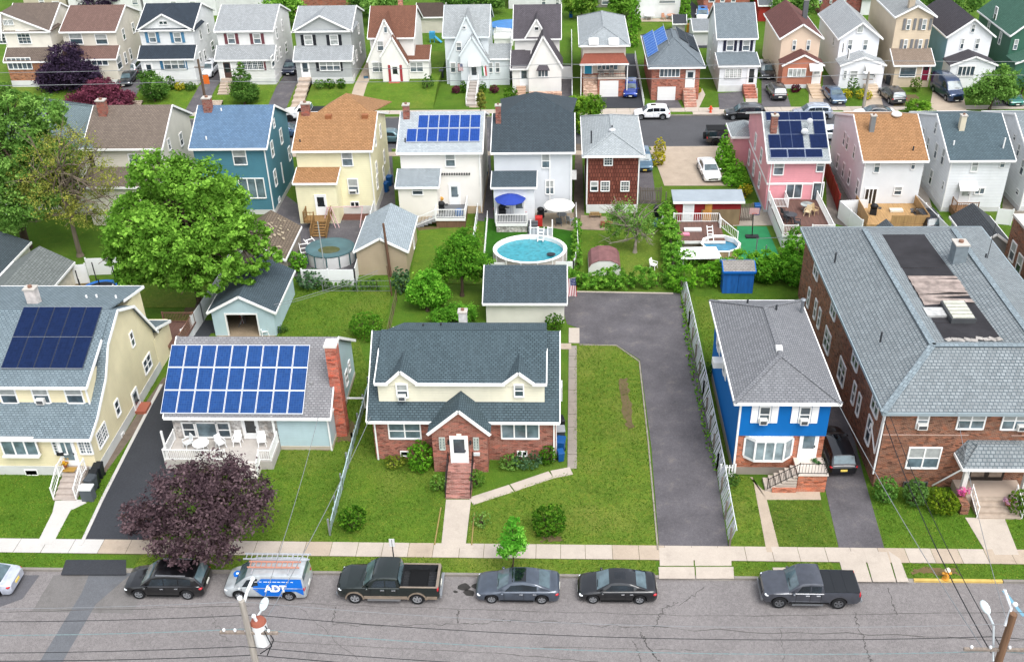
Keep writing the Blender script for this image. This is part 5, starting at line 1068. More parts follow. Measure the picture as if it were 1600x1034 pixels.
wp(h, 128.58, 1230, 107, 1260, 121, '4', 'c'); door(h, PY(1274, 131, 128.6)[0], .6, .9, 2.0, 128.6, '#e9e9e6', .3, pane='c'); a, z_ = PY(1265, 110, 128); b = PY(1285, 110, 128)[0]; roof(h, [[(a, 127.6, z_), (b, 127.6, z_), (b, 128.6, z_+.6), (a, 128.6, z_+.6)]], WHITE(), name='awning'); steps(h, a, b, 124.5, 128.58, 0, .6, 5, plain('#c9b39a', .85)); MB().box(28.0, 33.0, 128.55, 130, 0, .5).build('foundation', plain('#e0e2e6', .86), h)
chimney(h, 31.9, 137, 6.5, 8.9, .6, .5, plain('#5a5d60'))
h = hcy('house', 'white gable fronted house with light grey roof, rounded porch and white awning', 35.3, 40.2, 5.8, 7.6, plain('#eff1f5', .88, .5, .04), shingle('#bfc3c5', .72, '#9aa1a4'), lz=3.0, lzp=4.0, lx=(35.2, 40.6), yf=128.4)
for b_ in ((1323, 62, 1333, 79), (1347, 62, 1357, 79)): wp(h, 130.98, *b_, 'h~', 'b')
wp(h, 130.96, 1338, 40, 1350, 52, '', 'c'); wp(h, 128.38, 1317, 110, 1324, 123, 'x', 'd'); wp(h, 128.38, 1327, 110, 1341, 122, 'h~', 'c'); door(h, PY(1360, 129, 128.4)[0], .6, .9, 2.0, 128.4, '#e9edf0', .4, pane='d'); a, z_ = PY(1352, 112, 128); b = PY(1377, 112, 128)[0]; roof(h, [[(a, 127.2, z_), (b, 127.2, z_), (b, 128.4, z_+.7), (a, 128.4, z_+.7)]], WHITE(), name='awning'); steps(h, PY(1354, 135, 127)[0], PY(1374, 135, 127)[0], 124.5, 128.38, 0, .6, 5, plain('#d2bfa8', .85))
for px, py in ((1303, 65), (1318, 75), (1311, 108), (1326, 85)): ws(h, 'W', 35.3, px, py, .6, 1.2)
h = hcy('tall_house', 'tall tan three storey house with grey shutters and arched top windows', 41.9, 46.4, 8.4, 9.6, siding('#dccab0', .85, .2), shingle('#aeb2b2', .7, '#8b9092'), depth=12, lz=None)
lean_to(h, 42.0, 46.5, 128.6, 131, 0, 3.0, 4.2, siding('#d8c6ac', .85, .2), shingle('#a08f80', .68, '#7e6e60'), .3, 'front_wing')
for b_, nm in (((1415, 31, 1424, 47), 'arched_window'), ((1439, 30, 1449, 47), 'arched_window'), ((1410, 62, 1419, 79), 'window'), ((1433, 62, 1442, 79), 'window')):
    w_ = wp(h, 130.97, *b_, 'h~', 'b', name=nm); x_, z_ = PY((b_[0]+b_[2])/2, b_[3], 130.97); shutters(h, x_, z_, .85, 1.4, 130.97, '#77787a', .34)
wp(h, 128.58, 1404, 105, 1433, 121, '', 'd'); door(h, PY(1443, 128, 128.6)[0], .9, .8, 2.0, 128.6, '#7a2038', .3, pane='k'); MB().box(43.2, 43.9, 131.2, 131.8, 8, 10.5).build('chimney', plain('#b0a28e'), h)
h = hcy('house', 'white house with dark grey gable roof and blue side wall, behind the blue van', 48.7, 54.1, 5.9, 7.9, plain('#eef0f2', .87, .5, .04), shingle('#5a575d', .66, '#3f3c42'), lz=2.95, lzp=4.0, lx=(48.7, 54.2), yf=128.2, sidem=siding('#7fb0c4', .85, .2))
for b_ in ((1499, 60, 1508, 77), (1522, 60, 1532, 77), (1516, 38, 1525, 51)): wp(h, 130.98, *b_, 'h~', 'd')
wp(h, 128.18, 1494, 103, 1525, 120, '4', 'd')
h = hcy('green_house', 'dark green sided house with green roof at the top right corner', 56.5, 64, 6.0, 9.2, siding('#3c6b58', .84, .2), shingle('#55806f', .66, '#3f6656'), lz=3.2, lzp=4.6, yf=128)
for px, py, w_, hh in ((1556, 22, .9, 1.8), (1563, 60, .8, 1.6), (1545, 42, .8, 1.2)): ws(h, 'W', 56.5, px, py, w_, hh)
wp(h, 130.98, 1582, 62, 1592, 78, 'h~', 'b')
# ============================================================ row D: backs of the next block, at the top edge
def hd(name, label, l, r, by, ht, depth, wm, rm=None, wins=(), cat='house', zr=2.2):
    (xa, Y), xb = G(l, by), G(r, by)[0]; h = house(name, label, (xa+xb)/2, Y+depth/2, cat); walls(h, xa, xb, Y, Y+depth, -.05, ht, wm, 'x', ht+zr); gable_x(h, xa, xb, Y, Y+depth, ht, ht+zr, rm or shingle('#8a8580', .66, '#66615c'), .3)
    for b_ in wins: wp(h, Y-.01, *b_, 'h~', 'b')
    return h
LGR = shingle('#9fa5a8', .7, '#7d8488')
hd('house', 'tan house cut off by the top edge, left of the purple leaved tree top', 42, 106, 22, 6, 9, plain('#c9bfa8', .84), None, ((83, 2, 92, 10), (62, -2, 68, 8)))
hd('house', 'white house at the top edge behind the beige brown roofed house', 112, 222, 26, 6, 9, plain('#e6e6e4', .86), LGR, ((128, 2, 138, 10), (207, 0, 215, 8)))
hd('house', 'white house with paired dark windows at the top edge behind the navy roof', 228, 338, 26, 6, 9, plain('#e9eaea', .86), LGR, ((267, 2, 275, 9), (297, 2, 305, 9)))
hd('house', 'grey roofed white house at the top edge behind the maroon shuttered house', 346, 412, 18, 6, 9, plain('#dfe0e0', .86), shingle('#77787c', .66))
h = hd('brick_house', 'brown brick bungalow at the top edge behind the grey sided house', 452, 548, 20, 4, 9, bricks('#94523f', '#7c4435', '#a58e80'), shingle('#8a5a48', .66, '#66402f'))
h = hd('garage', 'tan garage with black door and brown roof behind the white tudor', 652, 694, 52, 2.5, 6, plain('#d8d2c4', .84), shingle('#5f5148', .66, '#463b34'), (), 'garage', 1.2); g0 = G(656, 51); garage_door(h, g0[0], G(688, 51)[0], 0, 2.1, g0[1]-.02, '#3f464c')
hd('house', 'tan walled house at the top edge, right of a round tree', 735, 765, 12, 5, 8, plain('#d9cfba', .85), None, ((742, 1, 748, 8),))
hd('house', 'white house with brick post at the top edge above the dark tudor roof', 795, 878, 14, 5, 8, plain('#e4e6e6', .86), LGR, ((846, -2, 853, 8), (868, -2, 874, 10)))
hd('house', 'grey house with white window at the top edge between two trees', 930, 962, 12, 5, 8, plain('#8f8c88', .84), None, ((940, -4, 952, 8),))
h = hd('house', 'white house with patio furniture along its wall at the top edge', 994, 1062, 29, 5, 8, plain('#eceeee', .87), LGR, ((1029, -2, 1056, 6),))
hd('brick_house', 'orange brick house at the top edge, right of the tall pointed evergreen', 1098, 1170, 24, 5, 8, bricks('#a4573f', '#8c4836', '#b39a8a'), None, ((1107, -6, 1118, 4), (1125, -4, 1133, 4), (1142, -4, 1150, 4)))
h = hd('garage', 'low white garage with pale roof beside the slate roofed narrow house', 1083, 1108, 72, 2.2, 6, plain('#dfe1e0', .86), LGR, (), 'garage', .8)
h = hd('shed', 'small dark roofed playhouse shed behind the solar bungalow', 1052, 1070, 52, 1.6, 2.2, plain('#d6d6d4', .85), shingle('#4f545c', .66), (), 'shed', .8)
hd('shed', 'red garden shed behind the slate roofed white house', 1184, 1202, 34, 2.6, 5, plain('#b03a33', .82), shingle('#7d8388', .66), (), 'shed', 1.4)
hd('brick_house', 'dark red brick house with white windows at the top edge behind the peach house', 1280, 1348, 24, 6, 9, bricks('#7e3f36', '#6a342d', '#94807a'), None, ((1279, -4, 1285, 6), (1296, -4, 1301, 6), (1317, -4, 1323, 6)))
hd('garage', 'small white garage behind the white gable fronted house', 1344, 1364, 24, 2.6, 6, plain('#e7e9ea', .87), LGR, (), 'garage', .6)
# ============================================================ vehicles (nose towards -x, wheels on z = 0)
def lerp_tab(tab, x):
    for (a, va), (b, vb) in zip(tab[:-1], tab[1:]):
        if x <= b: return va+(vb-va)*max(0, min(1, (x-a)/(b-a) if b > a else 0))
    return tab[-1][1]
KIND = {   # top: hood/deck line, sh: shoulder line, cab: roof line (fractions of L, H); wh: axles; hw: plan width
 'sedan': dict(top=[(0, .40), (.03, .50), (.12, .58), (.27, .64), (.30, .65), (.80, .68), (.97, .69), (1, .58)], sh=[(0, .36), (.04, .46), (.2, .56), (.5, .61), (.9, .63), (1, .54)], cab=[(.25, .63), (.40, .94), (.46, .985), (.56, 1.0), (.66, .97), (.74, .90), (.90, .69)], wh=(.19, .79), sp=[(.36, .42, .57), (.585, .57, .73)], C=.86),
 'coupe': dict(top=[(0, .40), (.03, .50), (.12, .59), (.26, .65), (.30, .66), (.82, .70), (.97, .69), (1, .58)], sh=[(0, .36), (.04, .46), (.2, .57), (.5, .62), (.9, .64), (1, .54)], cab=[(.23, .64), (.40, .95), (.46, .99), (.54, 1.0), (.64, .96), (.72, .88), (.88, .70)], wh=(.19, .78), sp=[(.36, .42, .59), (.61, .595, .70)], C=.82),
 'suv': dict(top=[(0, .36), (.02, .50), (.10, .56), (.24, .61), (.30, .62), (.97, .62), (1, .5)], sh=[(0, .34), (.04, .44), (.2, .53), (.5, .57), (.92, .61), (1, .5)], cab=[(.23, .60), (.37, .92), (.44, .98), (.58, 1.0), (.80, .975), (.90, .93), (.985, .62)], wh=(.19, .79), sp=[(.345, .385, .52), (.53, .53, .70), (.71, .71, .86)], C=.96),
 'jeep': dict(top=[(0, .40), (.02, .58), (.24, .62), (.30, .62), (.97, .62), (1, .55)], sh=[(0, .4), (.04, .54), (.2, .58), (.98, .58), (1, .5)], cab=[(.29, .61), (.36, .95), (.42, .99), (.6, 1.0), (.90, 1.0), (.97, .97), (.995, .62)], wh=(.18, .76), sp=[(.37, .39, .53), (.55, .55, .70), (.73, .73, .93)], C=.985),
 'van': dict(top=[(0, .34), (.02, .44), (.10, .53), (.18, .58), (.24, .58), (.98, .56), (1, .4)], sh=[(0, .32), (.04, .41), (.2, .52), (.98, .52), (1, .38)], cab=[(.15, .56), (.30, .90), (.37, .98), (.55, 1.0), (.93, .99), (.975, .95), (.995, .56)], wh=(.19, .79), sp=[(.255, .315, .44)], C=.985),
 'pickup': dict(top=[(0, .42), (.02, .56), (.10, .62), (.26, .66), (.30, .66), (.615, .66), (.617, .36), (.972, .36), (.974, .66), (.99, .66), (1, .60)], sh=[(0, .40), (.03, .54), (.1, .60), (.3, .62), (.98, .62), (1, .56)], cab=[(.26, .65), (.36, .93), (.40, .985), (.48, 1.0), (.575, .99), (.60, .96), (.625, .66)], wh=(.175, .78), sp=[(.355, .385, .475), (.485, .485, .585)], C=.615),
}
TYRE = lambda: plain('#1c1d1f', 1, .85, .1)
def wheel(root, x, y, r, side, rim='#b9bdc2', spokes=5, w=.22):
    o = MB(); m = 20; prof = [(r*.62, -w/2), (r*.93, -w/2), (r, -w/2+.05), (r, w/2-.05), (r*.93, w/2), (r*.62, w/2)]
    def ring(mb, prof):
        vs = []; k = len(prof)
        for rr, yy in prof:
            for i in range(m): a = 2*math.pi*i/m; vs.append((x+math.cos(a)*rr, y+yy, r+math.sin(a)*rr))
        mb.add(vs, [(j*m+i, j*m+(i+1) % m, (j+1)*m+(i+1) % m, (j+1)*m+i) for j in range(k-1) for i in range(m)])
    ring(o, prof); wh = bpy.data.objects.new('wheel', o.mesh('wheel', TYRE(), True)); COL.objects.link(wh); wh.parent = root
    yo = y+side*(w/2-.03); g = MB(); ring(g, [(r*.66, side*(w/2-.005)), (r*.55, side*(w/2-.01)), (r*.52, side*(w/2-.06))])
    for i in range(spokes):
        a = 2*math.pi*i/spokes+.3; g.bar((x+math.cos(a)*r*.1, yo, r+math.sin(a)*r*.1), (x+math.cos(a)*r*.58, yo, r+math.sin(a)*r*.58), r*.2, .04, (0, 1, 0))
    g.cyl((x, yo-.02, r), (x, yo+.02, r), r*.16, r*.16, 10); rm = g.build('rim', gloss(rim, 1, .3, .75), wh)
    MB().cyl((x, y+side*(w/2-.1), r), (x, y+side*(w/2-.09), r), r*.6, r*.6, m).build('hub', plain('#17181a', 1, .6), wh)
def car(name, label, cat, kind, L, Wd, H, colr, group=None, rim='#b9bdc2', metal=.45, two=None, roofc=None, plate='#d9d9d0', detail=True, glassc='#1c262d', rails=False, bed=None, lift=0.0, R=None, pcoat=None, glassroof=False):
    K = KIND[kind]; r = R or {'sedan': .335, 'coupe': .33, 'suv': .365, 'jeep': .43, 'van': .335, 'pickup': .41}[kind]; hw = Wd/2; zb = {'sedan': .2, 'coupe': .2, 'suv': .26, 'jeep': .45, 'van': .22, 'pickup': .42}[kind]
    root = local(name, label, cat, group); paint = pcoat or carpaint(colr, 1, metal); X0 = -L/2
    xs = {0, .008, .02, .04, .07, .1, .13, .25, .28, .31, .36, .42, .48, .54, .6, .66, .9, .93, .955, .975, .99, 1.0}
    ra = r+.07
    for wx in K['wh']:
        for t in range(0, 181, 15): xs.add(round(wx+ra*math.cos(math.radians(t))/L, 4))
        xs |= {wx-ra/L-.004, wx+ra/L+.004}
    if kind == 'pickup': xs |= {.615, .617, .972, .974}
    xs = sorted(xs); rows = []; boxy = kind in ('van', 'pickup', 'jeep')
    for f in xs:
        x = f*L; w = hw*lerp_tab([(0, .74), (.012, .84), (.04, .93), (.10, .985), (.2, 1), (.85, 1), (.95, .975), (.985, .9 if not boxy else .96), (1, .82 if not boxy else .93)], f)
        b = zb+lerp_tab([(0, .1), (.03, 0), (.97, 0), (1, .12)], f)
        for wx in K['wh']:
            dx = x-wx*L
            if abs(dx) < ra: b = max(b, r+math.sqrt(ra*ra-dx*dx))
        zs, zt = lerp_tab(K['sh'], f)*H, lerp_tab(K['top'], f)*H
        b = min(b, zs-.08); md = b+(zs-b)*.55
        inb = kind == 'pickup' and .616 < f < .973
        if inb: rows.append([(w*.97, b), (w, b+(zs-b)*.25), (w, md), (w*.975, zs), (w*.955, K['top'][-2][1]*H), (w*.87, K['top'][-2][1]*H), (w*.86, .38*H), (0, .38*H)])
        else: rows.append([(w*.95, b), (w, b+(zs-b)*.25), (w*1.0, md), (w*.975, zs), (w*.93, zs+(zt-zs)*.55), (w*.80, zt-(zt-zs)*.12), (w*.4, zt+.012*H*0), (0, zt+.01)])
    m = MB(); n = len(rows[0]); N = 2*n-1; vs = []
    for f, rw in zip(xs, rows):
        x = X0+f*L; vs += [(x, -y, z) for y, z in rw]+[(x, y, z) for y, z in rw[-2::-1]]
    fs = [(i*N+j, i*N+j+1, (i+1)*N+j+1, (i+1)*N+j) for i in range(len(xs)-1) for j in range(N-1)]
    fs = [f[::-1] for f in fs]; fs += [tuple(range(N)), tuple(range((len(xs)-1)*N+N-1, (len(xs)-1)*N-1, -1))]
    m.add(vs, fs); body = m.build('body', paint, root, True)
    if two: # lower two-tone band
        mm = MB()
        for s in (-1, 1):
            for a, b in ((K['wh'][0]+ra/L+.01, K['wh'][1]-ra/L-.01), (K['wh'][1]+ra/L+.01, .975)): mm.box(X0+a*L, X0+b*L, s*hw*.99, s*(hw+.012), zb+.02, zb+.24)
            for wx in K['wh']:
                pts = [(X0+wx*L+math.cos(math.radians(t))*(ra+.03), s*(hw+.005), r+math.sin(math.radians(t))*(ra+.03)) for t in range(0, 181, 15)]
                for p, q in zip(pts[:-1], pts[1:]): mm.bar(p, q, .08, .05, (0, 1, 0))
        mm.build('two_tone_trim', carpaint(two, 1, .3), body)
    MB().box(X0+.12*L, X0+.95*L, -hw*.84, hw*.84, zb-.04, zb+.22).box(X0+(K['wh'][0]-.09)*L, X0+(K['wh'][0]+.09)*L, -hw*.86, hw*.86, zb, zb+.5*r+.32).box(X0+(K['wh'][1]-.09)*L, X0+(K['wh'][1]+.09)*L, -hw*.86, hw*.86, zb, zb+.5*r+.3).build('underbody', plain('#101113', 1, .9), root)
    # cabin
    cab = K['cab']; wb = hw*(.90 if not boxy else .95); wr = hw*(.70 if kind in ('sedan', 'coupe') else .78 if kind == 'suv' else .86)
    zbt = lambda f: lerp_tab(K['sh'], f)*H+.01
    Zr = H
    def sec(f):
        z = lerp_tab(cab, f)*H; zb_ = zbt(f); t = max(0, min(1, (z-zb_)/(Zr-zb_))); ye = wb+(wr-wb)*t; ze = zb_+(z-zb_)*.86
        return zb_, ye, ze, z
    cx = sorted({c[0] for c in cab} | {cab[0][0]+(cab[1][0]-cab[0][0])*k/3 for k in (1, 2)} | {cab[-2][0]+(cab[-1][0]-cab[-2][0])*k/3 for k in (1, 2)} | {.5, .6, .7} & {f for f in (.5, .6, .7) if cab[1][0] < f < cab[-2][0]}); vs = []
    for f in cx:
        zb_, ye, ze, z = sec(f); x = X0+f*L; hf = [(wb, zb_-.05), (ye+.01, ze), (ye*.94, z-.025*(z-zb_)), (ye*.5, z+.01), (0, z+.015)]
        vs += [(x, -y, q) for y, q in hf]+[(x, y, q) for y, q in hf[-2::-1]]
    N = 9; m = MB(); m.add(vs, [(i*N+j, (i+1)*N+j, (i+1)*N+j+1, i*N+j+1) for i in range(len(cx)-1) for j in range(8)]); m.build('cabin', carpaint(roofc, 1, metal) if roofc else paint, root, True)
    GL = glass(glassc, 1, .05); GW = glass('#4b5c62', 1, .04)  # windscreen glass lighter than side glass: sky reflection put into its colour
    def topglass(f0, f1, nm, k=.90):
        mm = MB(); P = []
        for i in range(5):
            f = f0+(f1-f0)*i/4; zb_, ye, ze, z = sec(f); row = []
            for u in (-1, -.5, 0, .5, 1):
                yy = u*ye*k; zz = z+.01*(1-abs(u))+.012-(.02*(z-zb_) if abs(u) == 1 else 0); row.append((X0+f*L+(-.012 if f0 < .4 else .012), yy, zz))
            P.append(row)
        vs = [p for rw in P for p in rw]; mm.add(vs, [(i*5+j, (i+1)*5+j, (i+1)*5+j+1, i*5+j+1) for i in range(4) for j in range(4)]); return mm.build(nm, GW, root, True)
    d0 = cab[1][0]-cab[0][0]; topglass(cab[0][0]+d0*.06, cab[1][0]-d0*.03, 'windscreen'); d1 = cab[-1][0]-cab[-2][0]; topglass(cab[-2][0]+d1*.08, cab[-1][0]-d1*(.12 if kind != 'van' else .5), 'rear_window', .86)
    if glassroof: topglass(.43, .60, 'glass_roof', .8).data.materials[0] = glass('#0c1116', 1, .04)
    if kind in ('suv', 'coupe') and not rails: topglass(.46, .60, 'sunroof', .6).data.materials[0] = glass('#0c1116', 1, .04)
    for s in (-1, 1):
        for (fb, ft, fe) in K['sp']:
            mm = MB(); P = []
            fe_b = fe; fe_t = min(fe, K['C']-.03)
            def pt(f, t):
                zb_, ye, ze, z = sec(f); return (X0+f*L, s*(wb+(ye+.01-wb)*t*(.86/.86)+.012), zb_+(ze-zb_)*t)
            b0 = fb if fb != ft else fb; mm.poly([pt(b0 if fb == ft else cab[0][0]+(fb-cab[0][0])*.86, .13), pt(fe_b, .13), pt(fe_t, .9), pt(ft, .9)] if s < 0 else [pt(ft, .9), pt(fe_t, .9), pt(fe_b, .13), pt(b0 if fb == ft else cab[0][0]+(fb-cab[0][0])*.86, .13)])
            mm.build('side_window', GL, root)
        for wx in K['wh']: wheel(root, X0+wx*L, s*(hw-.12), r, s, rim)
        if detail:
            zl = lerp_tab(K['sh'], .04)*H; MB().ball((X0+.045*L, s*hw*.80, zl-.06), .15, .14, .085).build('headlight', gloss('#e8edf0', 1, .12), root, 'all')
            zl = lerp_tab(K['sh'], .96)*H; ff = .965 if kind not in ('pickup', 'van', 'jeep') else .982
            MB().ball((X0+ff*L, s*hw*.83, zl-.09), .13 if ff < .97 else .07, .15, .10 if ff < .97 else .2).build('tail_light', gloss('#b3202a', 1, .2), root, 'all')
            f = cab[0][0]+d0*.45; MB().ball((X0+f*L, s*(hw+.07), lerp_tab(K['sh'], f)*H+.07), .1, .12, .08, 8, 6).build('wing_mirror', paint, root, 'all')
            for (fb, ft, fe) in K['sp'][:2]: MB().box(X0+(fe-.045)*L, X0+(fe-.005)*L, s*(hw-.01), s*(hw+.03), lerp_tab(K['sh'], fe)*H-.12, lerp_tab(K['sh'], fe)*H-.085).build('door_handle', gloss('#c9ccd0', 1, .25, .8), root)
            mm = MB()
            for fe in [q[2]+.006 for q in K['sp'][:2]]+[K['sp'][0][0]-.02]: mm.box(X0+fe*L-.008, X0+fe*L+.008, s*(hw-.03), s*(hw+.003), zb+.15, lerp_tab(K['sh'], fe)*H-.03)
            mm.box(X0+(K['wh'][0]+.1)*L, X0+(K['wh'][1]-.1)*L, s*(hw-.02), s*(hw+.008), zb+.02, zb+.09); mm.build('door_gap', plain('#0b0c0d', 1, .7), body)
    if detail:
        zg = lerp_tab(K['sh'], .02)*H; MB().box(X0-.015, X0+.06, -hw*.52, hw*.52, zb+.18, zg-.04).build('grille', gloss('#17191b', 1, .35, .3), root)
        MB().box(X0-.03, X0-.01, -.2, .2, zb+.08, zb+.2).build('licence_plate', plain(plate), root); MB().box(L/2+.0, L/2+.03, -.22, .22, zb+.32, zb+.46).build('licence_plate', plain(plate), root)
        f0 = cab[0][0]+.008; MB().bar((X0+(f0+.006)*L, -hw*.55, sec(f0+.02)[3]+.02), (X0+(f0+.012)*L, hw*.05, sec(f0+.03)[3]+.02), .03, .02).build('wiper', plain('#111'), root)
    if rails:
        for s in (-1, 1): MB().bar((X0+cab[2][0]*L, s*wr*.93, H*.995), (X0+cab[-3][0]*L, s*wr*.93, H*.985), .04, .06).build('roof_rail', gloss('#a9adb2', 1, .3, .7), root)
    if kind == 'pickup':
        zt = .66*H
        if bed == 'cover':
            mm = MB().box(X0+.622*L, X0+.982*L, -hw*.9, hw*.9, zt-.02, zt+.035)
            for f in (.73, .85): mm.box(X0+f*L, X0+(f+.025)*L, -hw*.86, hw*.86, zt+.035, zt+.048)
            mm.build('bed_cover', plain('#24272b', 1, .6), root)
        else:
            mm = MB().box(X0+.622*L, X0+.968*L, -hw*.855, hw*.855, .385*H, .395*H)
            for i in range(9): mm.box(X0+.625*L, X0+.965*L, -hw*.8+i*hw*.2-.03, -hw*.8+i*hw*.2+.03, .395*H, .405*H)
            for s in (-1, 1): mm.box(X0+.622*L, X0+.968*L, s*hw*.845, s*hw*.858, .39*H, zt-.02)
            mm.box(X0+.620*L, X0+.627*L, -hw*.85, hw*.85, .39*H, zt-.02).box(X0+.962*L, X0+.969*L, -hw*.85, hw*.85, .39*H, zt-.02)
            mm.build('bed_liner', plain('#2b2d30', 1, .8, .2, 3), root)
            if two:
                mm = MB()
                for s in (-1, 1): mm.box(X0+.62*L, X0+.985*L, s*hw*.87, s*hw*.965, zt, zt+.03)
                mm.box(X0+.965*L, X0+.992*L, -hw*.87, hw*.87, zt, zt+.03); mm.build('bed_rail', carpaint(two, 1, .3), root)
        MB().box(L/2-.02, L/2+.1, -hw*.9, hw*.9, .48, .66).build('rear_bumper', gloss('#a9adb1', 1, .3, .7), root); MB().box(X0-.05, X0+.06, -hw*.8, hw*.8, .45, .64).build('front_bumper', gloss('#8c9094', 1, .3, .7), root)
        for s in (-1, 1): MB().box(X0+.30*L, X0+.62*L, s*(hw-.06), s*(hw+.09), .36, .42).build('side_step', gloss('#8c8f93', 1, .35, .7), root)
    if kind == 'jeep':
        MB().box(X0+.37*L, X0+.985*L, -wr*1.02, wr*1.02, H*.985, H*1.02).build('soft_top', plain('#17181a', 1, .8), root); MB().cyl((L/2+.02, 0, .95), (L/2+.24, 0, .95), .4, .4, 16).build('spare_wheel', TYRE(), root)
    return root
def at(o, px, py, rz=0, z=-.13, Y=None):      # base point of the car under a spot of the photo
    x, y = G(px, py, z)
    return put(o, x, y if Y is None else Y, z, math.radians(rz))
GF, GB, GD = 'cars parked along the front kerb', 'cars parked along the back street', 'cars parked in the driveways'
CY = KERB-.25
def front(o, l, r, Wd): x = (G(l, 908, -.13)[0]+G(r, 908, -.13)[0])/2; return put(o, x, CY-Wd/2, -.13)
c = car('parked_car', 'silver sedan cut off by the left edge, nose out of the photo', 'car', 'sedan', 4.8, 1.8, 1.42, '#c3c9d6', GF, metal=.4, plate='#e3c862'); put(c, G(30, 918, -.13)[0]-2.4, CY-1.0, -.13)
front(car('parked_car', 'black suv with silver window line under the purple leaved tree', 'car', 'suv', 4.72, 1.88, 1.68, '#0d0f12', GF, rails=True, plate='#d9d9d0'), 204, 336, 1.9)
front(car('parked_pickup', 'dark green pickup truck with tan trim and open black bed', 'pickup truck', 'pickup', 5.9, 2.0, 1.95, '#0b1b18', GF, two='#8d7f6f', rim='#c9ccd0'), 534, 695, 2.0)
front(car('parked_car', 'dark grey sedan with black glass roof, between green pickup and black coupe', 'car', 'sedan', 4.75, 1.85, 1.4, '#454e5a', GF, glassroof=True), 746, 875, 1.85)
front(car('parked_car', 'black two door coupe beside the concrete driveway apron', 'car', 'coupe', 4.45, 1.76, 1.4, '#15181c', GF), 902, 1023, 1.76)
front(car('parked_pickup', 'slate grey pickup truck with black bed cover', 'pickup truck', 'pickup', 5.4, 1.92, 1.82, '#444851', GF, bed='cover', rim='#8d9094'), 1175, 1334, 1.92)
v = front(car('parked_van', 'silver and bright blue security company van with ladders on its roof', 'van', 'van', 4.82, 1.85, 1.86, '#aeb4b7', GF, metal=.3), 357, 493, 1.85)
# van livery: blue wrap, letters, ladders
L, H, hw = 4.82, 1.86, .925; BLU = plain('#1267c4', .95, .35, .04)
for s in (-1, 1):
    m = MB(); o = hw+.014
    q = [(-.52, .62), (2.25, .42), (2.3, .98), (-.72, .98)]; q = [(-.10, .34), (1.05, .34), (1.05, .98), (-.5, .98)]
    m.poly([(x, s*o, z) for x, z in ([(-.12, .40), (1.0, .40), (1.02, .97), (-.62, .97)][::-s])]); m.poly([(x, s*o, z) for x, z in ([(1.0, .78), (1.85, .78), (2.28, .5), (2.3, .97), (1.02, .97)][::-s])])
    yb_, yt_ = hw*.95+.014, hw*.868+.016
    m.poly([(x, s*(yb_+(yt_-yb_)*t), .97+(1.68-.97)*t) for x, t in ([(-.62, .02), (2.27, .02), (2.22, .93), (-.05, .93), (-.45, .4)][::-s])])
    m.build('blue_wrap', BLU, v)
def letters(root, txt, size, M, mat, name='lettering', ext=.004):
    cu = bpy.data.curves.new(name, 'FONT'); cu.body = txt; cu.size = size; cu.extrude = ext; cu.align_x = 'CENTER'; cu.align_y = 'CENTER'; cu.offset = .012*size/.3
    tmp = bpy.data.objects.new('tmp', cu); COL.objects.link(tmp); bpy.context.view_layer.update()
    me = bpy.data.meshes.new_from_object(tmp); bpy.data.objects.remove(tmp); me.transform(M); me.materials.clear(); me.materials.append(mat)
    o = bpy.data.objects.new(name, me); COL.objects.link(o); o.parent = root; return o
LW = plain('#ffffff', .95, .4, .02)
letters(v, 'ADT', .62, Matrix.Translation((.72, -hw-.028, .98)) @ Matrix.Rotation(math.radians(84), 4, 'X'), LW)
letters(v, 'ADT', .62, Matrix.Translation((.72, hw+.028, .98)) @ Matrix.Rotation(math.pi, 4, 'Z') @ Matrix.Rotation(math.radians(84), 4, 'X'), LW)
m = MB()
for i in range(9): m.box(-.45+i*.26, -.45+i*.26+U(.12, .22), -hw*.9-.035, -hw*.9-.03, 1.42, 1.46)
each(m, 'white_stripe', LW, v); MB().cyl((-1.75, .1, 1.0), (-1.75, .1, 1.115), .22, .22, 14).build('bonnet_emblem', BLU, v); MB().box(-1.8, -1.66, .02, .16, 1.115, 1.125).build('bonnet_emblem', LW, v)
ALU = gloss('#c9cdd2', 1, .4, .6)
for x_ in (-.6, 1.5): MB().box(x_-.03, x_+.03, -hw*.8, hw*.8, 1.9, 1.96).build('roof_rack', ALU, v)
vx, vy = v.location[0], v.location[1]
def ladder(label, x0, x1, yc, w, z, n, mat):
    m = MB()
    for s in (-1, 1): m.bar((x0, yc+s*w/2, z), (x1, yc+s*w/2, z), .05, .09)
    for i in range(n): xx = x0+.15+(x1-x0-.3)*i/(n-1); m.box(xx-.02, xx+.02, yc-w/2, yc+w/2, z-.02, z+.02)
    return solo(m, 'ladder', mat, label, 'ladder', 'ladders carried on the van roof')
ladder('longer aluminium ladder on the far side of the van roof', vx-1.3, vx+2.55, vy+.52, .42, 1.93, 13, ALU); ladder('shorter orange railed ladder on the near side of the van roof', vx-.9, vx+2.1, vy-.12, .45, 1.93, 10, plain('#c98d78', .85))
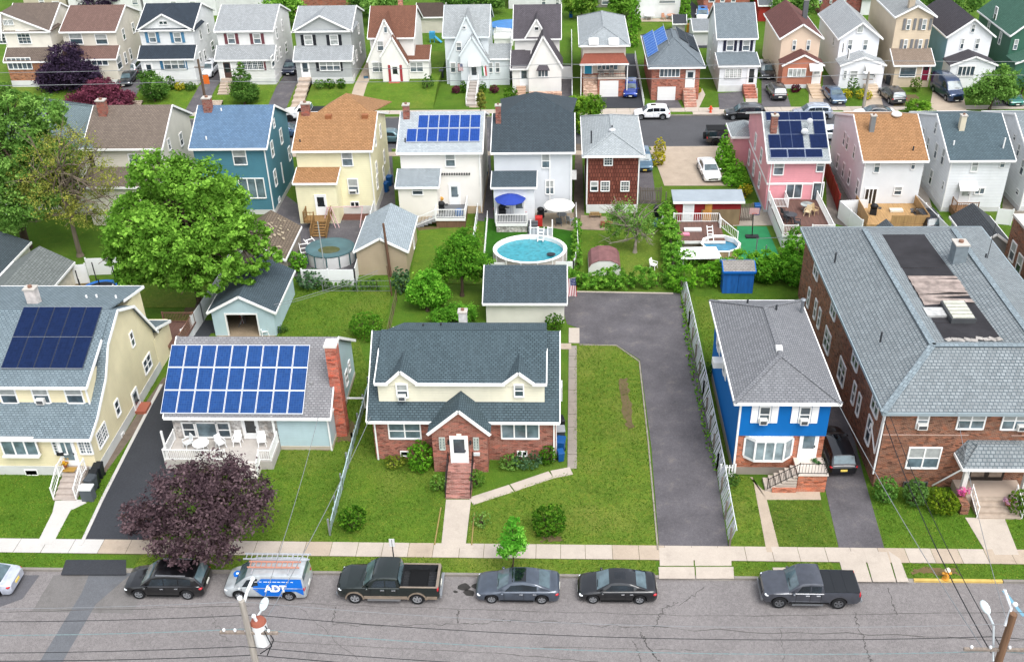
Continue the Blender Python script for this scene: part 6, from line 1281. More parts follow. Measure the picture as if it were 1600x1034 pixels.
# driveway and back street cars
at(car('parked_car', 'black suv seen from behind in the driveway beside the blue house', 'car', 'suv', 4.6, 1.85, 1.68, '#10131a', GD, plate='#e3c862'), 1302, 712, 98, 0).rotation_euler.z = math.radians(-88)
bpy.data.objects['parked_car'].location.z = -.13
def atc(o, l, r, Y, rz, z=-.13): return put(o, (PY(l, 178, Y)[0]+PY(r, 178, Y)[0])/2, Y, z, math.radians(rz))
YFAR, YNEAR = BK1-1.1, BK0+1.1
at(car('parked_car', 'small white suv on the far kerb of the back street', 'car', 'suv', 4.3, 1.77, 1.6, '#e9ebee', GB, metal=.05), 1018, 184)
at(car('parked_car', 'black suv on the far kerb by the orange hydrant', 'car', 'suv', 4.8, 1.9, 1.65, '#14171b', GB, rails=True), 1163, 184)
at(car('parked_car', 'silver suv parked on the far kerb before the peach house', 'car', 'suv', 4.6, 1.82, 1.66, '#a7b0bd', GB, rails=True), 1268, 184)
at(car('parked_car', 'white car with dark roof behind the tan roofed house', 'car', 'sedan', 4.7, 1.85, 1.42, '#eceef0', GB, metal=.05, roofc='#22252a'), 1365, 184)
at(car('parked_pickup', 'white pickup truck half hidden behind the orange tan roof', 'pickup truck', 'pickup', 5.8, 2.0, 1.9, '#eef0f0', GB, metal=.05, bed='cover', rim='#3a3c3f'), 480, 186)
at(car('parked_car', 'matte black soft topped off roader behind the pointed evergreens', 'off-road car', 'jeep', 4.4, 1.88, 1.85, '#191b1e', GB, metal=.1, rim='#1d1e20'), 1132, 224, 180)
at(car('parked_car', 'blue car glimpsed between the teal house and the pale yellow house', 'car', 'sedan', 4.6, 1.8, 1.45, '#3a5878', GB), 447, 212, 180)
at(car('parked_car', 'teal grey car glimpsed right of the orange tan cross gable roof', 'car', 'sedan', 4.6, 1.8, 1.45, '#54757d', GB), 612, 221, 180); at(car('parked_car', 'white car glimpsed behind the pink house on the near kerb', 'car', 'sedan', 4.6, 1.8, 1.45, '#d5dbe2', GB), 1302, 216, 180); at(car('parked_car', 'dark car nose showing behind the off roader beside the pink house', 'car', 'sedan', 4.4, 1.75, 1.45, '#262a30', GB), 1178, 222, 180)
at(car('parked_car', 'white sedan nose on in the pale concrete yard by the red shed', 'car', 'sedan', 4.9, 1.86, 1.43, '#f0f1f3', GD, metal=.05), 1107, 272, 94, 0)
at(car('parked_car', 'dusty blue car squeezed beside the red brown shake house', 'car', 'suv', 4.6, 1.85, 1.65, '#46687e', GD, plate='#e3c862'), 1004, 258, 92, 0)
at(car('parked_car', 'royal blue suv nosing out of the drive by the white garage door', 'car', 'suv', 4.5, 1.8, 1.62, '#1c3f9a', GD), 985, 146, 86, 0)
at(car('parked_car', 'black suv parked deepest in the drive beside the slate roofed narrow house', 'car', 'suv', 4.7, 1.85, 1.7, '#161a1f', GD), 1194, 118, 93, 0)
at(car('parked_car', 'charcoal suv seen from behind, nearest the street left of the peach house', 'car', 'suv', 4.7, 1.85, 1.72, '#2a2d33', GD), 1212, 150, -88, 0)
at(car('parked_car', 'steel blue sedan nose on beside the peach house steps', 'car', 'sedan', 4.8, 1.85, 1.45, '#4b6580', GD), 1302, 155, 96, 0)
at(car('parked_car', 'dark grey suv seen from behind left of the tall tan house', 'car', 'suv', 4.7, 1.88, 1.7, '#33363c', GD), 1392, 156, -82, 0)
at(car('parked_van', 'tall dark blue van with roof bars beside the white house with blue side', 'van', 'van', 5.6, 2.0, 2.5, '#1d3557', GD, R=.36), 1478, 150, 98, 0)
at(car('parked_car', 'green car nose on at the right edge, before the green house', 'car', 'sedan', 4.6, 1.8, 1.42, '#13695f', GD), 1575, 158, 96, 0)
at(car('parked_car', 'silver suv backed deep in the drive left of the navy roofed house', 'car', 'suv', 4.5, 1.8, 1.65, '#b9bfc6', GD), 213, 118, -86, .4)
at(car('parked_car', 'dark convertible car nearest the street, left of the navy roofed house', 'car', 'sedan', 4.5, 1.8, 1.4, '#232b33', GD), 203, 140, 95, 0)
at(car('parked_car', 'white suv in the drive right of the navy roofed house', 'car', 'suv', 4.6, 1.85, 1.7, '#e6e9ee', GD, metal=.05), 330, 122, 88, .4)
at(car('parked_car', 'dark blue car in the drive right of the maroon shuttered house', 'car', 'sedan', 4.6, 1.8, 1.45, '#1b2740', GD), 456, 118, 92, .4)
at(car('parked_car', 'black suv in the narrow drive left of the slate grey roofed white house', 'car', 'suv', 4.6, 1.85, 1.68, '#171b26', GD, plate='#f0f0f0'), 1444, 352, -84, 0)
at(car('parked_car', 'dark car tucked against the left wall of the white tudor house', 'car', 'sedan', 4.4, 1.8, 1.45, '#23303f', GD), 792, 122, 90, 0).location.x = -7.6 if False else G(790, 40)[0]
bpy.data.objects[bpy.context.scene.objects[-1].name] if False else None
at(car('police_car', 'white and blue patrol style car parked beside the orange brick house', 'car', 'suv', 4.8, 1.9, 1.7, '#e8ebee', GD, metal=.05, roofc='#2f74b5'), 1097, 30, 84, 0)
# ============================================================ vegetation
def leaf_mesh(name, C, S, T, mat, bias=None, droop=0.0):
    """C leaf centres (n,3), S sizes (n), T tints (n): one small folded leaf spray per centre"""
    n = len(C); nr = RN.normal(size=(n, 3)); nr[:, 2] += .5
    if bias is not None: nr += bias*1.1
    nr /= np.linalg.norm(nr, axis=1)[:, None]; rr = RN.normal(size=(n, 3)); a = np.cross(nr, rr); a /= np.linalg.norm(a, axis=1)[:, None]; b = np.cross(nr, a)
    a *= S[:, None]; b *= (S*RN.uniform(.45, .8, n))[:, None]; fold = nr*(S*.22)[:, None]
    V = np.stack([C-a, C-b*.9+fold, C+a, C+b*.9+fold], 1).reshape(-1, 3)
    me = bpy.data.meshes.new(name); me.vertices.add(4*n); me.vertices.foreach_set('co', V.ravel().astype(np.float32))
    me.loops.add(4*n); me.loops.foreach_set('vertex_index', np.arange(4*n, dtype=np.int32)); me.polygons.add(n)
    me.polygons.foreach_set('loop_start', np.arange(0, 4*n, 4, dtype=np.int32)); me.update(calc_edges=True)
    at_ = me.attributes.new('tint', 'FLOAT', 'FACE'); at_.data.foreach_set('value', np.clip(T, 0, 1).astype(np.float32)); me.materials.append(mat); return me
def cloud(lobes, n, size, clump=.32, per=26, fill=.45, flat=1.0):
    """leaves gathered in sprays through the lobes (cx,cy,cz,rx,ry,rz)"""
    vol = np.array([l[3]*l[4]+l[4]*l[5]+l[3]*l[5] for l in lobes]); pr = vol/vol.sum(); C = []; B = []; T = []
    k = max(4, n//per)
    for i, l in zip(range(len(lobes)), lobes):
        q = max(2, int(k*pr[i])); d = RN.normal(size=(q, 3)); d /= np.linalg.norm(d, axis=1)[:, None]; r = RN.uniform(fill, 1.04, q)**.6
        c = np.array(l[:3])+d*r[:, None]*np.array(l[3:6]); rad = clump*(l[3]+l[4]+l[5])/3*RN.uniform(.6, 1.3, q)
        m = RN.poisson(per, q)+3; idx = np.repeat(np.arange(q), m); off = RN.normal(size=(len(idx), 3))*.5; off[:, 2] *= .7*flat
        C.append(c[idx]+off*rad[idx][:, None]); B.append(d[idx]); T.append((RN.uniform(.15, .85, q)[idx]+RN.normal(size=len(idx))*.14))
    C = np.concatenate(C); return C, RN.uniform(.6, 1.35, len(C))*size, np.concatenate(T), np.concatenate(B)
def trunk_mesh(base, top, r, limbs):
    m = MB(); b, t = Vector(base), Vector(top); k = 4; P = [b.lerp(t, i/k)+Vector((U(-.12, .12), U(-.12, .12), 0))*(i > 0) for i in range(k+1)]
    m.lathe([(r*1.5, 0), (r*1.05, .35)], b, 9, cap=False)
    for i in range(k): m.cyl(P[i], P[i+1], r*(1-.16*i), r*(1-.16*(i+1)), 8, False)
    for q in limbs:
        q = Vector(q); s = P[random.choice((2, 3, 4))]; md = s.lerp(q, .5)+Vector((U(-.3, .3), U(-.3, .3), U(.0, .4))); m.cyl(s, md, r*.45, r*.3, 6, False).cyl(md, q, r*.3, r*.1, 6, False)
        for _ in range(3): e = q+Vector((U(-1, 1), U(-1, 1), U(-.2, .8)))*r*5; m.cyl(md.lerp(q, U(.3, 1)), e, r*.16, r*.05, 5, False)
    return m
BARK = lambda h='#5b4a3c': wood(h, .7, .2)
def tree(label, base, lobes, n, size, mat, r=.2, cat='tree', name='tree', group=None, bark='#5b4a3c', clump=.32, trunk_top=None, fill=.45, per=26, limbs=None):
    h = thing(name, label, cat, base, group); L = [(base[0]+l[0], base[1]+l[1], base[2]+l[2], *l[3:]) for l in lobes]
    C, S, T, B = cloud(L, int(n*1.75), size*.76, clump, int(per*1.3), fill); C[:, 2] = np.maximum(C[:, 2], base[2]+.05)
    me = leaf_mesh('crown', C-np.array(base), S, T, mat, B); o = bpy.data.objects.new('crown', me); COL.objects.link(o); o.parent = h
    tt = trunk_top or (base[0], base[1], base[2]+max(l[2] for l in lobes)*.85)
    lb = limbs if limbs is not None else [(l[0]+U(-.3, .3)*l[3], l[1]+U(-.3, .3)*l[4], l[2]+.1*l[5]) for l in L]
    trunk_mesh(base, tt, r, lb).build('trunk', BARK(bark), h, True); return h
def ringlobes(R, hgt, rr, n, z, sq=.8, core=True, seed=0):
    rs = random.Random(seed); out = [(0, 0, z+hgt*.1, R*.7, R*.7, hgt*.62)] if core else []
    for i in range(n):
        a = 6.283*i/n+rs.uniform(-.3, .3); d_ = R*rs.uniform(.5, .78); out.append((math.cos(a)*d_, math.sin(a)*d_, z+rs.uniform(-.35, .4)*hgt, rr*rs.uniform(.75, 1.2), rr*rs.uniform(.75, 1.2), rr*sq*rs.uniform(.7, 1.1)))
    return out
def shrub(label, px, py, w, hgt, mat, n=900, size=.09, name='shrub', group=None, cat='shrub', z=0, round_=True, w2=None, rnd=.12, xy=None):
    """px,py: where its foot stands"""
    x, y = xy or G(px, py, z); w2 = w2 or w; y += w2*.42 if xy is None else 0; y = min(y, 126.3 if -6.5 < x < .3 else 128.2-w2*.2) if y > 124 else y
    rs = random.Random(int(px*7+py)); L = [(x, y, z+hgt*.5, w/2*.93, w2/2*.93, hgt*.5)]
    for i in range(6): a = 6.283*i/6+rs.uniform(-.4, .4); L.append((x+math.cos(a)*w*.27, y+math.sin(a)*w2*.27, z+hgt*rs.uniform(.3, .72), w*.25, w2*.25, hgt*.3))
    C, S, T, B = cloud(L, int(n*3.0), size*.7, rnd*.6, 18, .9); C[:, 2] = np.maximum(C[:, 2], z+.03); base = np.array((x, y, z))
    h = thing(name, label, cat, (x, y, z), group); me = leaf_mesh('foliage', C-base, S, T, mat, B); o = bpy.data.objects.new('foliage', me); COL.objects.link(o); o.parent = h
    m = MB()
    for i in range(4): m.cyl((x+U(-.08, .08)*w, y+U(-.08, .08)*w2, z-.03), (x+U(-.3, .3)*w, y+U(-.3, .3)*w2, z+hgt*.6), .035*min(1.5, w), .015, 6, False)
    m.build('stem', BARK(), h); return h
def cone(label, px, py, w, hgt, mat, n=900, size=.1, group=None, z=0, name='evergreen', xy=None):
    x, y = xy or G(px, py, z); L = []; k = 7
    for i in range(k):
        t = i/(k-1); rr = w/2*(1-t)**.75*1.0+.06; L.append((x+U(-.06, .06)*w, y+U(-.06, .06)*w, z+hgt*(.09+.84*t), rr, rr, hgt*.13))
    C, S, T, B = cloud(L, int(n*3.0), size*.66, .13, 18, .9); C[:, 2] = np.maximum(C[:, 2], z+.03); base = np.array((x, y, z)); h = thing(name, label, 'evergreen', (x, y, z), group)
    me = leaf_mesh('foliage', C-base, S, T, mat, B); o = bpy.data.objects.new('foliage', me); COL.objects.link(o); o.parent = h; MB().cyl((x, y, z-.05), (x, y, z+hgt*.8), .09, .03, 6).build('trunk', BARK(), h); return h
def hedge(label, pts, w, hgt, mat, dens=70, size=.12, name='hedge', cat='hedge', z=0, px=True, jag=.35):
    P = [Vector((*G(*p, z), z)) for p in pts] if px else [Vector((*p, z)) for p in pts]; L = []
    for a, b in zip(P[:-1], P[1:]):
        k = max(1, int((b-a).length/(w*.55)))
        for i in range(k+1):
            p = a.lerp(b, i/k); hh = hgt*U(1-jag, 1+jag*.5); L.append((p.x+U(-.15, .15)*w, p.y+U(-.15, .15)*w, z+hh*.5, w*U(.45, .65), w*U(.42, .6), hh*.5))
    tot = sum((b-a).length for a, b in zip(P[:-1], P[1:])); n = int(dens*tot*(w+hgt*1.4)); C, S, T, B = cloud(L, int(n*3.8), size*.72, .22, 22, .75); C[:, 2] = np.maximum(C[:, 2], z+.03)
    base = np.array(P[len(P)//2]); h = thing(name, label, cat, tuple(base)); me = leaf_mesh('foliage', C-base, S, T, mat, B); o = bpy.data.objects.new('foliage', me); COL.objects.link(o); o.parent = h
    m = MB()
    for a, b in zip(P[:-1], P[1:]):
        k = max(1, int((b-a).length/1.2))
        for i in range(k+1): p = a.lerp(b, i/k); m.cyl((p.x, p.y, z-.03), (p.x+U(-.2, .2), p.y+U(-.2, .2), z+hgt*.75), .04, .02, 5, False)
    m.build('stem', BARK(), h); return h
MAPLE = leaf('#5c882c', '#93c04e', .8); DKGRN = leaf('#486e2e', '#769c48', .78); MIDG = leaf('#5b8238', '#8fb45c', .82); PURP = leaf('#524147', '#7d686c', .7); DPURP = leaf('#372c40', '#5a4862', .72); REDP = leaf('#6a3547', '#9a5668', .72)
OLIVE = leaf('#76803a', '#b0ac52', .8); BOX = leaf('#406f1c', '#7aa832', .72); YELL = leaf('#a3a02a', '#dcd04c', .8); IVY = leaf('#578a2c', '#90bb4a', .82); ARB = leaf('#5a8c28', '#8cbc44', .86); BLUEG = leaf('#4a7048', '#7d9d72', .72)
def tb(px, py, z=0): return (*G(px, py, z), z)
# big front tree with purple leaves
x, y = G(341, 872)
tree('big purple leaved tree over the pavement and the black suv', (x, y+.6, 0), [(-1, .2, 4.2, 2.5, 2.2, 1.6), (1.2, .3, 4.4, 2.0, 2.0, 1.4), (-3.2, -.2, 3.2, 1.8, 1.6, 1.1), (-4.6, -.3, 2.9, 1.1, 1.1, .7), (2.2, -.2, 3.2, 1.3, 1.5, 1.1), (-.2, -1.4, 3.2, 2.0, 1.3, 1.0), (.3, 1.2, 5.1, 1.8, 1.6, 1.0), (-2.0, -1.6, 2.3, 1.6, 1.2, .8), (2.6, .9, 3.9, 1.0, 1.1, .8), (-2.0, 1.0, 4.6, 1.5, 1.3, .9), (1.0, -2.2, 2.3, 1.2, 1.0, .6), (-.8, -2.6, 2.1, 1.1, .9, .6)], 10500, .135, PURP, .26, clump=.34, fill=.6)
tree('young bright green street tree behind the dark grey sedan', (*G(801, 889), 0), [(0, 0, 2.2, .75, .7, 1.0), (.15, .1, 3.1, .5, .5, .7), (-.35, 0, 1.7, .55, .5, .6), (.4, 0, 1.9, .55, .5, .6), (0, 0, 3.7, .22, .22, .5)], 1900, .11, leaf('#57a02e', '#8fca52', .76), .05, group=None)
x, y = G(272, 470)
tree('huge bright green maple filling the yards behind the cream gambrel house', (x+2.7, y-.8, 0), ringlobes(5.6, 3.0, 2.3, 10, 8.0, .9, True, 4)+[(-1.4, .5, 12.0, 2.4, 2.3, 1.7), (1.6, 0, 11.2, 2.6, 2.4, 1.8), (3.8, -1.4, 8.2, 2.2, 2.0, 1.9), (-3.9, -1.5, 7.8, 2.2, 2.1, 1.9), (0, -3.2, 6.9, 3.0, 2.1, 1.9), (3.4, -3.0, 5.8, 2.0, 1.7, 1.4), (-2.8, -3.2, 5.7, 1.9, 1.7, 1.4), (5.4, .2, 6.4, 1.5, 1.5, 1.3), (.4, -3.6, 4.9, 2.4, 1.5, 1.1), (-4.6, -1.8, 6.0, 1.6, 1.5, 1.4), (-4.0, -3, 4.6, 1.5, 1.3, 1.0), (4.8, -2.4, 4.4, 1.5, 1.3, 1.0), (6.2, -.6, 5.0, 1.3, 1.2, 1.0), (2.2, -3.8, 4.2, 1.6, 1.1, .9)], 40000, .215, MAPLE, .42, clump=.22)
x, y = G(35, 395)
tree('broad mid green tree at the left edge over the yards', (x, y+1, 0), [(-2, 1, 10.6, 2.8, 2.6, 2.2), (1.5, 1, 11.4, 2.6, 2.4, 2.0), (-1, -1, 8.2, 2.8, 2.4, 2.0), (3, -1, 7.6, 2.2, 2.0, 1.6), (-4, 0, 8.4, 2.4, 2.4, 2.2), (4.4, 2, 12.6, 1.9, 1.8, 1.4), (2.5, -2, 5.4, 2.6, 1.8, 1.4), (-3, -2.5, 5.8, 2.5, 2.0, 1.6), (.5, -2, 4.2, 2.2, 1.6, 1.1), (3.6, .5, 10.0, 2.0, 1.8, 1.5), (-.5, 0, 12.8, 2.2, 2.0, 1.5), (1.5, -1, 9.4, 2.4, 2.0, 1.8), (4.4, -1, 6.4, 1.8, 1.6, 1.4), (-5, -1, 6.4, 2.2, 2, 1.7), (5.6, .2, 9.0, 1.9, 1.8, 1.6), (5.4, -.5, 6.4, 1.7, 1.6, 1.4), (2.4, 1, 13.8, 1.7, 1.6, 1.2), (-2, 1, 13.4, 1.9, 1.8, 1.2), (.5, -1.5, 6.8, 2.2, 1.8, 1.5)], 36000, .18, MIDG, .38, clump=.24)
x, y = G(142, 400)
tree('sparse tree with bare twigs and yellowish leaves before the taupe roofed house', (x-1, y, 0), [(-2, 0, 8.6, 2.3, 2.2, 2.2), (1, .5, 10.2, 2.6, 2.4, 2.2), (-.5, -.8, 6.2, 2.6, 2.0, 1.9), (3.2, .3, 7.8, 1.9, 1.8, 1.9), (-3.3, .4, 7, 1.8, 1.8, 1.9), (2.2, -1, 4.8, 2.0, 1.6, 1.4)], 6200, .12, OLIVE, .25, clump=.3, bark='#8a7c6c', per=16, limbs=[(x+U(-5, 4), y+U(-2.2, 2), U(3.5, 12.4)) for _ in range(54)])
tree('leafy bush like tree right of the tan brick shed, nearest the lawn', (*G(668, 486), 0), [(0, .6, 1.7, 1.5, 1.3, 1.3), (-.8, .5, 1.5, 1.0, 1.0, 1.0), (.9, .5, 1.3, 1.0, 1.0, .9), (.1, .6, 2.7, 1.1, 1.0, .8)], 5200, .14, leaf('#5b9a2a', '#92c84a', .75), .12)
tree('dense green tree behind the bush tree and left of the white garage', (*G(722, 462), 0), [(0, 1, 3.2, 1.9, 1.6, 1.6), (1.2, .6, 2.6, 1.4, 1.2, 1.3), (-1.2, .4, 2.6, 1.3, 1.2, 1.2), (.3, 1, 4.6, 1.5, 1.3, 1.0)], 7500, .15, leaf('#4f8424', '#82b53c', .74), .16)
tree('low spreading bush in front of the white garage wall', (*G(712, 508), 0), [(0, .4, .9, 1.3, .8, .8), (-1.2, .3, .7, 1.0, .7, .6), (1.0, .4, .8, 1.0, .8, .7)], 3200, .12, leaf('#568f2a', '#8abf45', .74), .08, cat='bush', name='bush')
tree('bare thorny tree with grey tangled branches in the hedge corner yard', (*G(992, 395), 0), [(-.9, .6, 3.6, 1.5, 1.3, 1.2), (.5, .4, 2.8, 1.3, 1.2, 1.2), (-1.8, .6, 2.4, 1.3, 1.0, 1.0)], 1900, .13, MIDG, .16, bark='#a89c90', per=14, limbs=[(G(992, 395)[0]+U(-2.8, 1.9), G(992, 395)[1]+U(-.6, 1.8), U(.8, 4.8)) for _ in range(40)])
# back rows
tree('dark plum tree in front of the beige brown roofed house', (*G(112, 152), 0), [(0, .8, 3.2, 3.2, 2.5, 2.2), (-2.3, .3, 2.3, 2.0, 1.8, 1.8), (2.4, .5, 2.6, 2.0, 1.8, 1.8), (0, 1, 5.4, 2.0, 1.7, 1.3)], 9000, .2, DPURP, .2)
tree('spreading red maple in front of the dark plum tree', (*G(158, 176), 0), [(0, .5, 1.9, 2.8, 2.0, 1.5), (-2.4, .3, 1.4, 1.8, 1.6, 1.1), (2.4, .3, 1.5, 2.0, 1.6, 1.2), (.4, .8, 3.0, 2.0, 1.5, .9)], 8000, .17, REDP, .15)
tree('round green tree on the lawn left of the navy roofed house', (*G(243, 163), .2), [(0, .3, 2.0, 1.6, 1.4, 1.5), (-.5, .3, 3.2, 1.1, 1.0, .9), (.8, .2, 1.5, 1.1, 1.0, 1.0)], 4200, .15, DKGRN, .12)
tree('pointed dark green tree before the maroon shuttered house', (*G(383, 166), .2), [(0, .3, 1.8, 1.6, 1.4, 1.5), (0, .3, 3.3, 1.0, .9, 1.2), (.1, .3, 4.7, .45, .4, .8), (.9, .2, 1.4, 1.1, 1.0, 1.0)], 4200, .15, DKGRN, .12)
tree('yellowish green street tree between dark hip roof and shake house', (*G(912, 208), 0), [(0, .2, 2.6, 1.7, 1.5, 1.6), (-1.1, .2, 3.2, 1.2, 1.1, 1.0), (1.0, .1, 3.4, 1.2, 1.0, 1.0), (0, -.3, 1.2, 1.0, .9, 1.0)], 5200, .17, leaf('#5f8c2a', '#9cb83e', .75), .13)
tree('green tree on the grass strip hiding the green house porch', (*G(1546, 172), 0), [(0, .3, 2.6, 2.0, 1.8, 1.6), (.8, .4, 4.0, 1.5, 1.3, 1.2), (-1.6, .2, 1.9, 1.3, 1.2, 1.1), (1.6, .3, 2.4, 1.4, 1.2, 1.2)], 5800, .18, MIDG, .14)
tree('small sparse street tree beside the white pickup roof corner', (*G(752, 186), 0), [(0, 0, 2.0, .6, .5, .8), (.1, 0, 3.0, .5, .5, .6)], 700, .14, OLIVE, .06)
tree('small leafy shrub tree by the curb behind the slate roof', (*G(1432, 178), 0), [(0, .2, .9, 1.3, .8, .7), (.9, .2, .8, .8, .7, .6)], 1600, .15, leaf('#6a9a30', '#a3c44c', .75), .06, cat='bush', name='bush')
for lab, px, py, rr, hh, mt in (('round leafy tree at the top edge left of the tan garage', 600, 40, 3.0, 6, MIDG), ('tall round green tree right of the tan garage with black door', 712, 36, 2.8, 6.5, DKGRN), ('leafy tree at the top edge right of the white tudor roof', 908, 30, 2.6, 5.5, leaf('#5e8a30', '#93ad48', .74)), ('bright green tree at the top edge beside the tall pointed evergreen', 972, 30, 2.0, 5, MAPLE),
                         ('pale green tree behind the grey sided house roof', 446, 42, 3.0, 5.5, leaf('#6a9a35', '#9cc45a', .74)), ('purple leaved tree top at the top edge behind the beige house', 165, 22, 3.6, 5, DPURP), ('green tree at the top edge behind the peach house', 1238, 36, 3.0, 5.5, MIDG), ('wide green tree between the tan tall house and the dark gable', 1478, 30, 4.2, 5.5, DKGRN), ('green tree at the top edge left of the brown roofed white tudor', 572, 26, 2.4, 5, DKGRN), ('bright tree at the top edge above the slate roofed white house', 1172, 14, 2.5, 4.5, MAPLE), ('round tree right of the pale tudor chimney at the top edge', 765, 22, 2.0, 4.5, MIDG)):
    tree(lab, tb(px, py), [(0, 0, hh*.6, rr, rr*.9, hh*.36), (-rr*.5, 0, hh*.45, rr*.6, rr*.6, hh*.3), (rr*.5, 0, hh*.5, rr*.65, rr*.6, hh*.3)], 2600, .26, mt, .16)
for lab, px, py, w, hh in (('tall pointed evergreen at the top edge beside the orange brick house', 1070, 34, 2.0, 5.5), ('taller of two columnar evergreens right of the pale hip roofed house', 985, 72, 1.9, 6.8), ('shorter columnar evergreen behind the taller one by the pale hip roof', 993, 48, 1.6, 5.5)): cone(lab, px, py, w, hh, ARB, 1600, .17)
for lab, px, py, w, hh in (('tallest pointed arborvitae beside the pink house', 1129, 262, 1.9, 4.6), ('slim arborvitae behind the white sedan', 1138, 268, 1.7, 3.4), ('squat wide arborvitae nearest the red shed', 1147, 285, 2.5, 2.8), ('small arborvitae against the pink wall', 1157, 288, 1.6, 2.5)): cone(lab, px, py, w, hh, leaf('#5f942a', '#96c848', 1.0), 2400, .12, 'arborvitae row by the pink house')
# front shrubs
GS = 'clipped shrubs of the front gardens'
for lab, px, py, w, hh, mt, n in (('round clipped shrub beside the left slat fence', 549, 836, 1.75, 1.5, BOX, 2300), ('biggest round clipped shrub on the lawn, dry leaves on top', 858, 846, 2.1, 1.9, BOX, 3000), ('bushy shrub left of the brick entry steps', 657, 742, 1.8, 1.95, leaf('#568f24', '#8bbf3c', .74), 2600), ('small light shrub left of the red steps', 684, 772, 1.15, 1.1, leaf('#5c8a30', '#94b35a', .74), 1100), ('small light shrub right of the red steps', 745, 764, 1.05, 1.1, leaf('#5c8a30', '#94b35a', .74), 1000), ('dark shrub at the right corner of the brick house', 856, 730, 1.15, 1.35, BOX, 1500),
                              ('loose grey green bush under the right front window', 823, 738, 2.2, .9, BLUEG, 1700), ('low green bush beside the red steps under the right window', 795, 738, 1.5, .8, MIDG, 1000), ('low yellowish bush under the left front window', 615, 736, 1.5, .7, leaf('#7a9030', '#b0b050', .74), 900), ('small airy bush by the pavement walk', 752, 828, 1.2, 1.0, leaf('#6d9a45', '#a3bf70', .74), 420), ('round shrub behind the brick house at the lot corner', 866, 521, 1.5, 1.4, BOX, 1600),
                              ('tall rough shrub behind the ranch chimney', 570, 535, 2.8, 1.9, leaf('#4f8424', '#7fae3a', .74), 3400), ('small shrub by the white picket gate', 1143, 764, 1.2, .8, DKGRN, 800), ('shrub between the slat fence and the blue house wall', 1104, 595, 1.0, 1.3, DKGRN, 900), ('small round shrub beside the blue garage', 441, 522, .8, .6, DKGRN, 500),
                              ('left of two pale cone shrubs before the brick apartments', 1385, 792, 1.5, 1.75, leaf('#5a8a38', '#84ac58', .74), 2300), ('right of two pale cone shrubs before the brick apartments', 1431, 797, 1.5, 1.75, leaf('#587f3c', '#7fa35a', .74), 2300), ('low round yellow green shrub left of the entrance steps', 1477, 810, 1.9, 1.35, leaf('#5f7f1e', '#98a832', .74), 2600), ('round shrub right of the entrance steps at the photo edge', 1598, 812, 1.7, 1.6, leaf('#4f7420', '#86a038', .74), 2000)):
    shrub(lab, px, py, w, hh, mt, n, .075, 'shrub', GS)
GS2 = 'shrubs of the back street gardens'
for lab, px, py, w, hh, mt, z in (('yellow shrub left of the small dark cone by the navy house', 262, 133, 1.4, 1.1, YELL, .8), ('yellow shrub right of the small dark cone by the navy house', 290, 133, 1.4, 1.1, YELL, .8), ('green shrub at the right end of the navy house bed', 304, 135, 1.5, 1.0, DKGRN, .8), ('dark cone shrub between two yellow shrubs', 274, 135, 1.2, 1.9, BOX, .8), ('left of two round shrubs by the grey sided house', 517, 137, 1.4, 1.2, BOX, .8), ('right of two round shrubs by the grey sided house', 535, 136, 1.3, 1.2, BOX, .8), ('rough green bush by the grey house steps', 499, 140, 1.5, 1.2, MIDG, .8),
                                 ('tall bush between the white tudor and the ice blue tudor', 678, 120, 1.6, 2.6, DKGRN, 0), ('upright shrub left of the ice blue tudor steps', 726, 138, .8, 1.6, BOX, 0), ('upright shrub right of the ice blue tudor steps', 756, 138, .9, 1.5, BOX, 0), ('maroon shrub left of the ice blue tudor steps', 715, 137, 1.1, .9, REDP, 0), ('maroon shrub right of the ice blue tudor steps', 774, 136, 1.2, 1.0, REDP, 0), ('round clipped shrub by the cream white tudor drive', 798, 161, 1.9, 1.6, BOX, 0),
                                 ('maroon shrub under the peach house window', 1244, 146, 1.2, 1.0, leaf('#5a1f30', '#7d3448', .74), 0), ('yellow shrub before the rounded white porch', 1323, 158, 1.5, 1.2, YELL, 0), ('dark pointed shrub before the rounded white porch', 1334, 152, 1.6, 2.2, DKGRN, 0), ('sprawling yellow bush by the pale utility pole', 1352, 158, 2.0, 1.1, YELL, 0), ('shrub under the tall tan house window', 1431, 146, 1.4, 1.9, leaf('#5a7a30', '#8aa048', .74), 0), ('yellow flowering pot bush by the bungalow steps', 1092, 146, .6, .6, YELL, .3),
                                 ('yellow shrub of the concrete yard, nearer the street', 1031, 248, 1.3, 2.2, YELL, 0), ('yellow shrub of the concrete yard, nearer the red shed', 1029, 262, 1.5, 1.7, YELL, 0), ('yellow bush beside the red shed and pink house', 1164, 312, 1.5, 1.4, YELL, 0), ('yellow bush on the back street wall by the pink house', 1150, 238, 1.4, 1.3, leaf('#8f9a35', '#c9c050', .76), 0), ('bushy shrub at the left edge garden of the brick floored house', 5, 160, 2.2, 2.2, MIDG, 0), ('small shrub under the bay window of the cream house', 30, 128, 1.6, 1.2, MIDG, .8), ('shrub at the street corner of the cream house lawn', 45, 166, 1.6, 1.0, leaf('#7a9a3a', '#a8b858', .74), 0), ('dark bush at the right edge beside the green car', 1598, 150, 2.0, 2.0, DKGRN, 0), ('plum bush on the green house corner at the right edge', 1590, 120, 2.2, 2.4, DPURP, 0)):
    shrub(lab, px, py, w, hh, mt, 900, .11, 'shrub', GS2, z=z)
hedge('ivy covered hedge along the back of the parking lot', [(884, 447), (960, 448), (1048, 448)], 1.5, 1.7, IVY, 70, .13); hedge('tall leafy hedge between the hedge corner yard and the decked pool', [(1052, 445), (1048, 395), (1042, 340)], 1.5, 1.9, IVY, 60, .14)
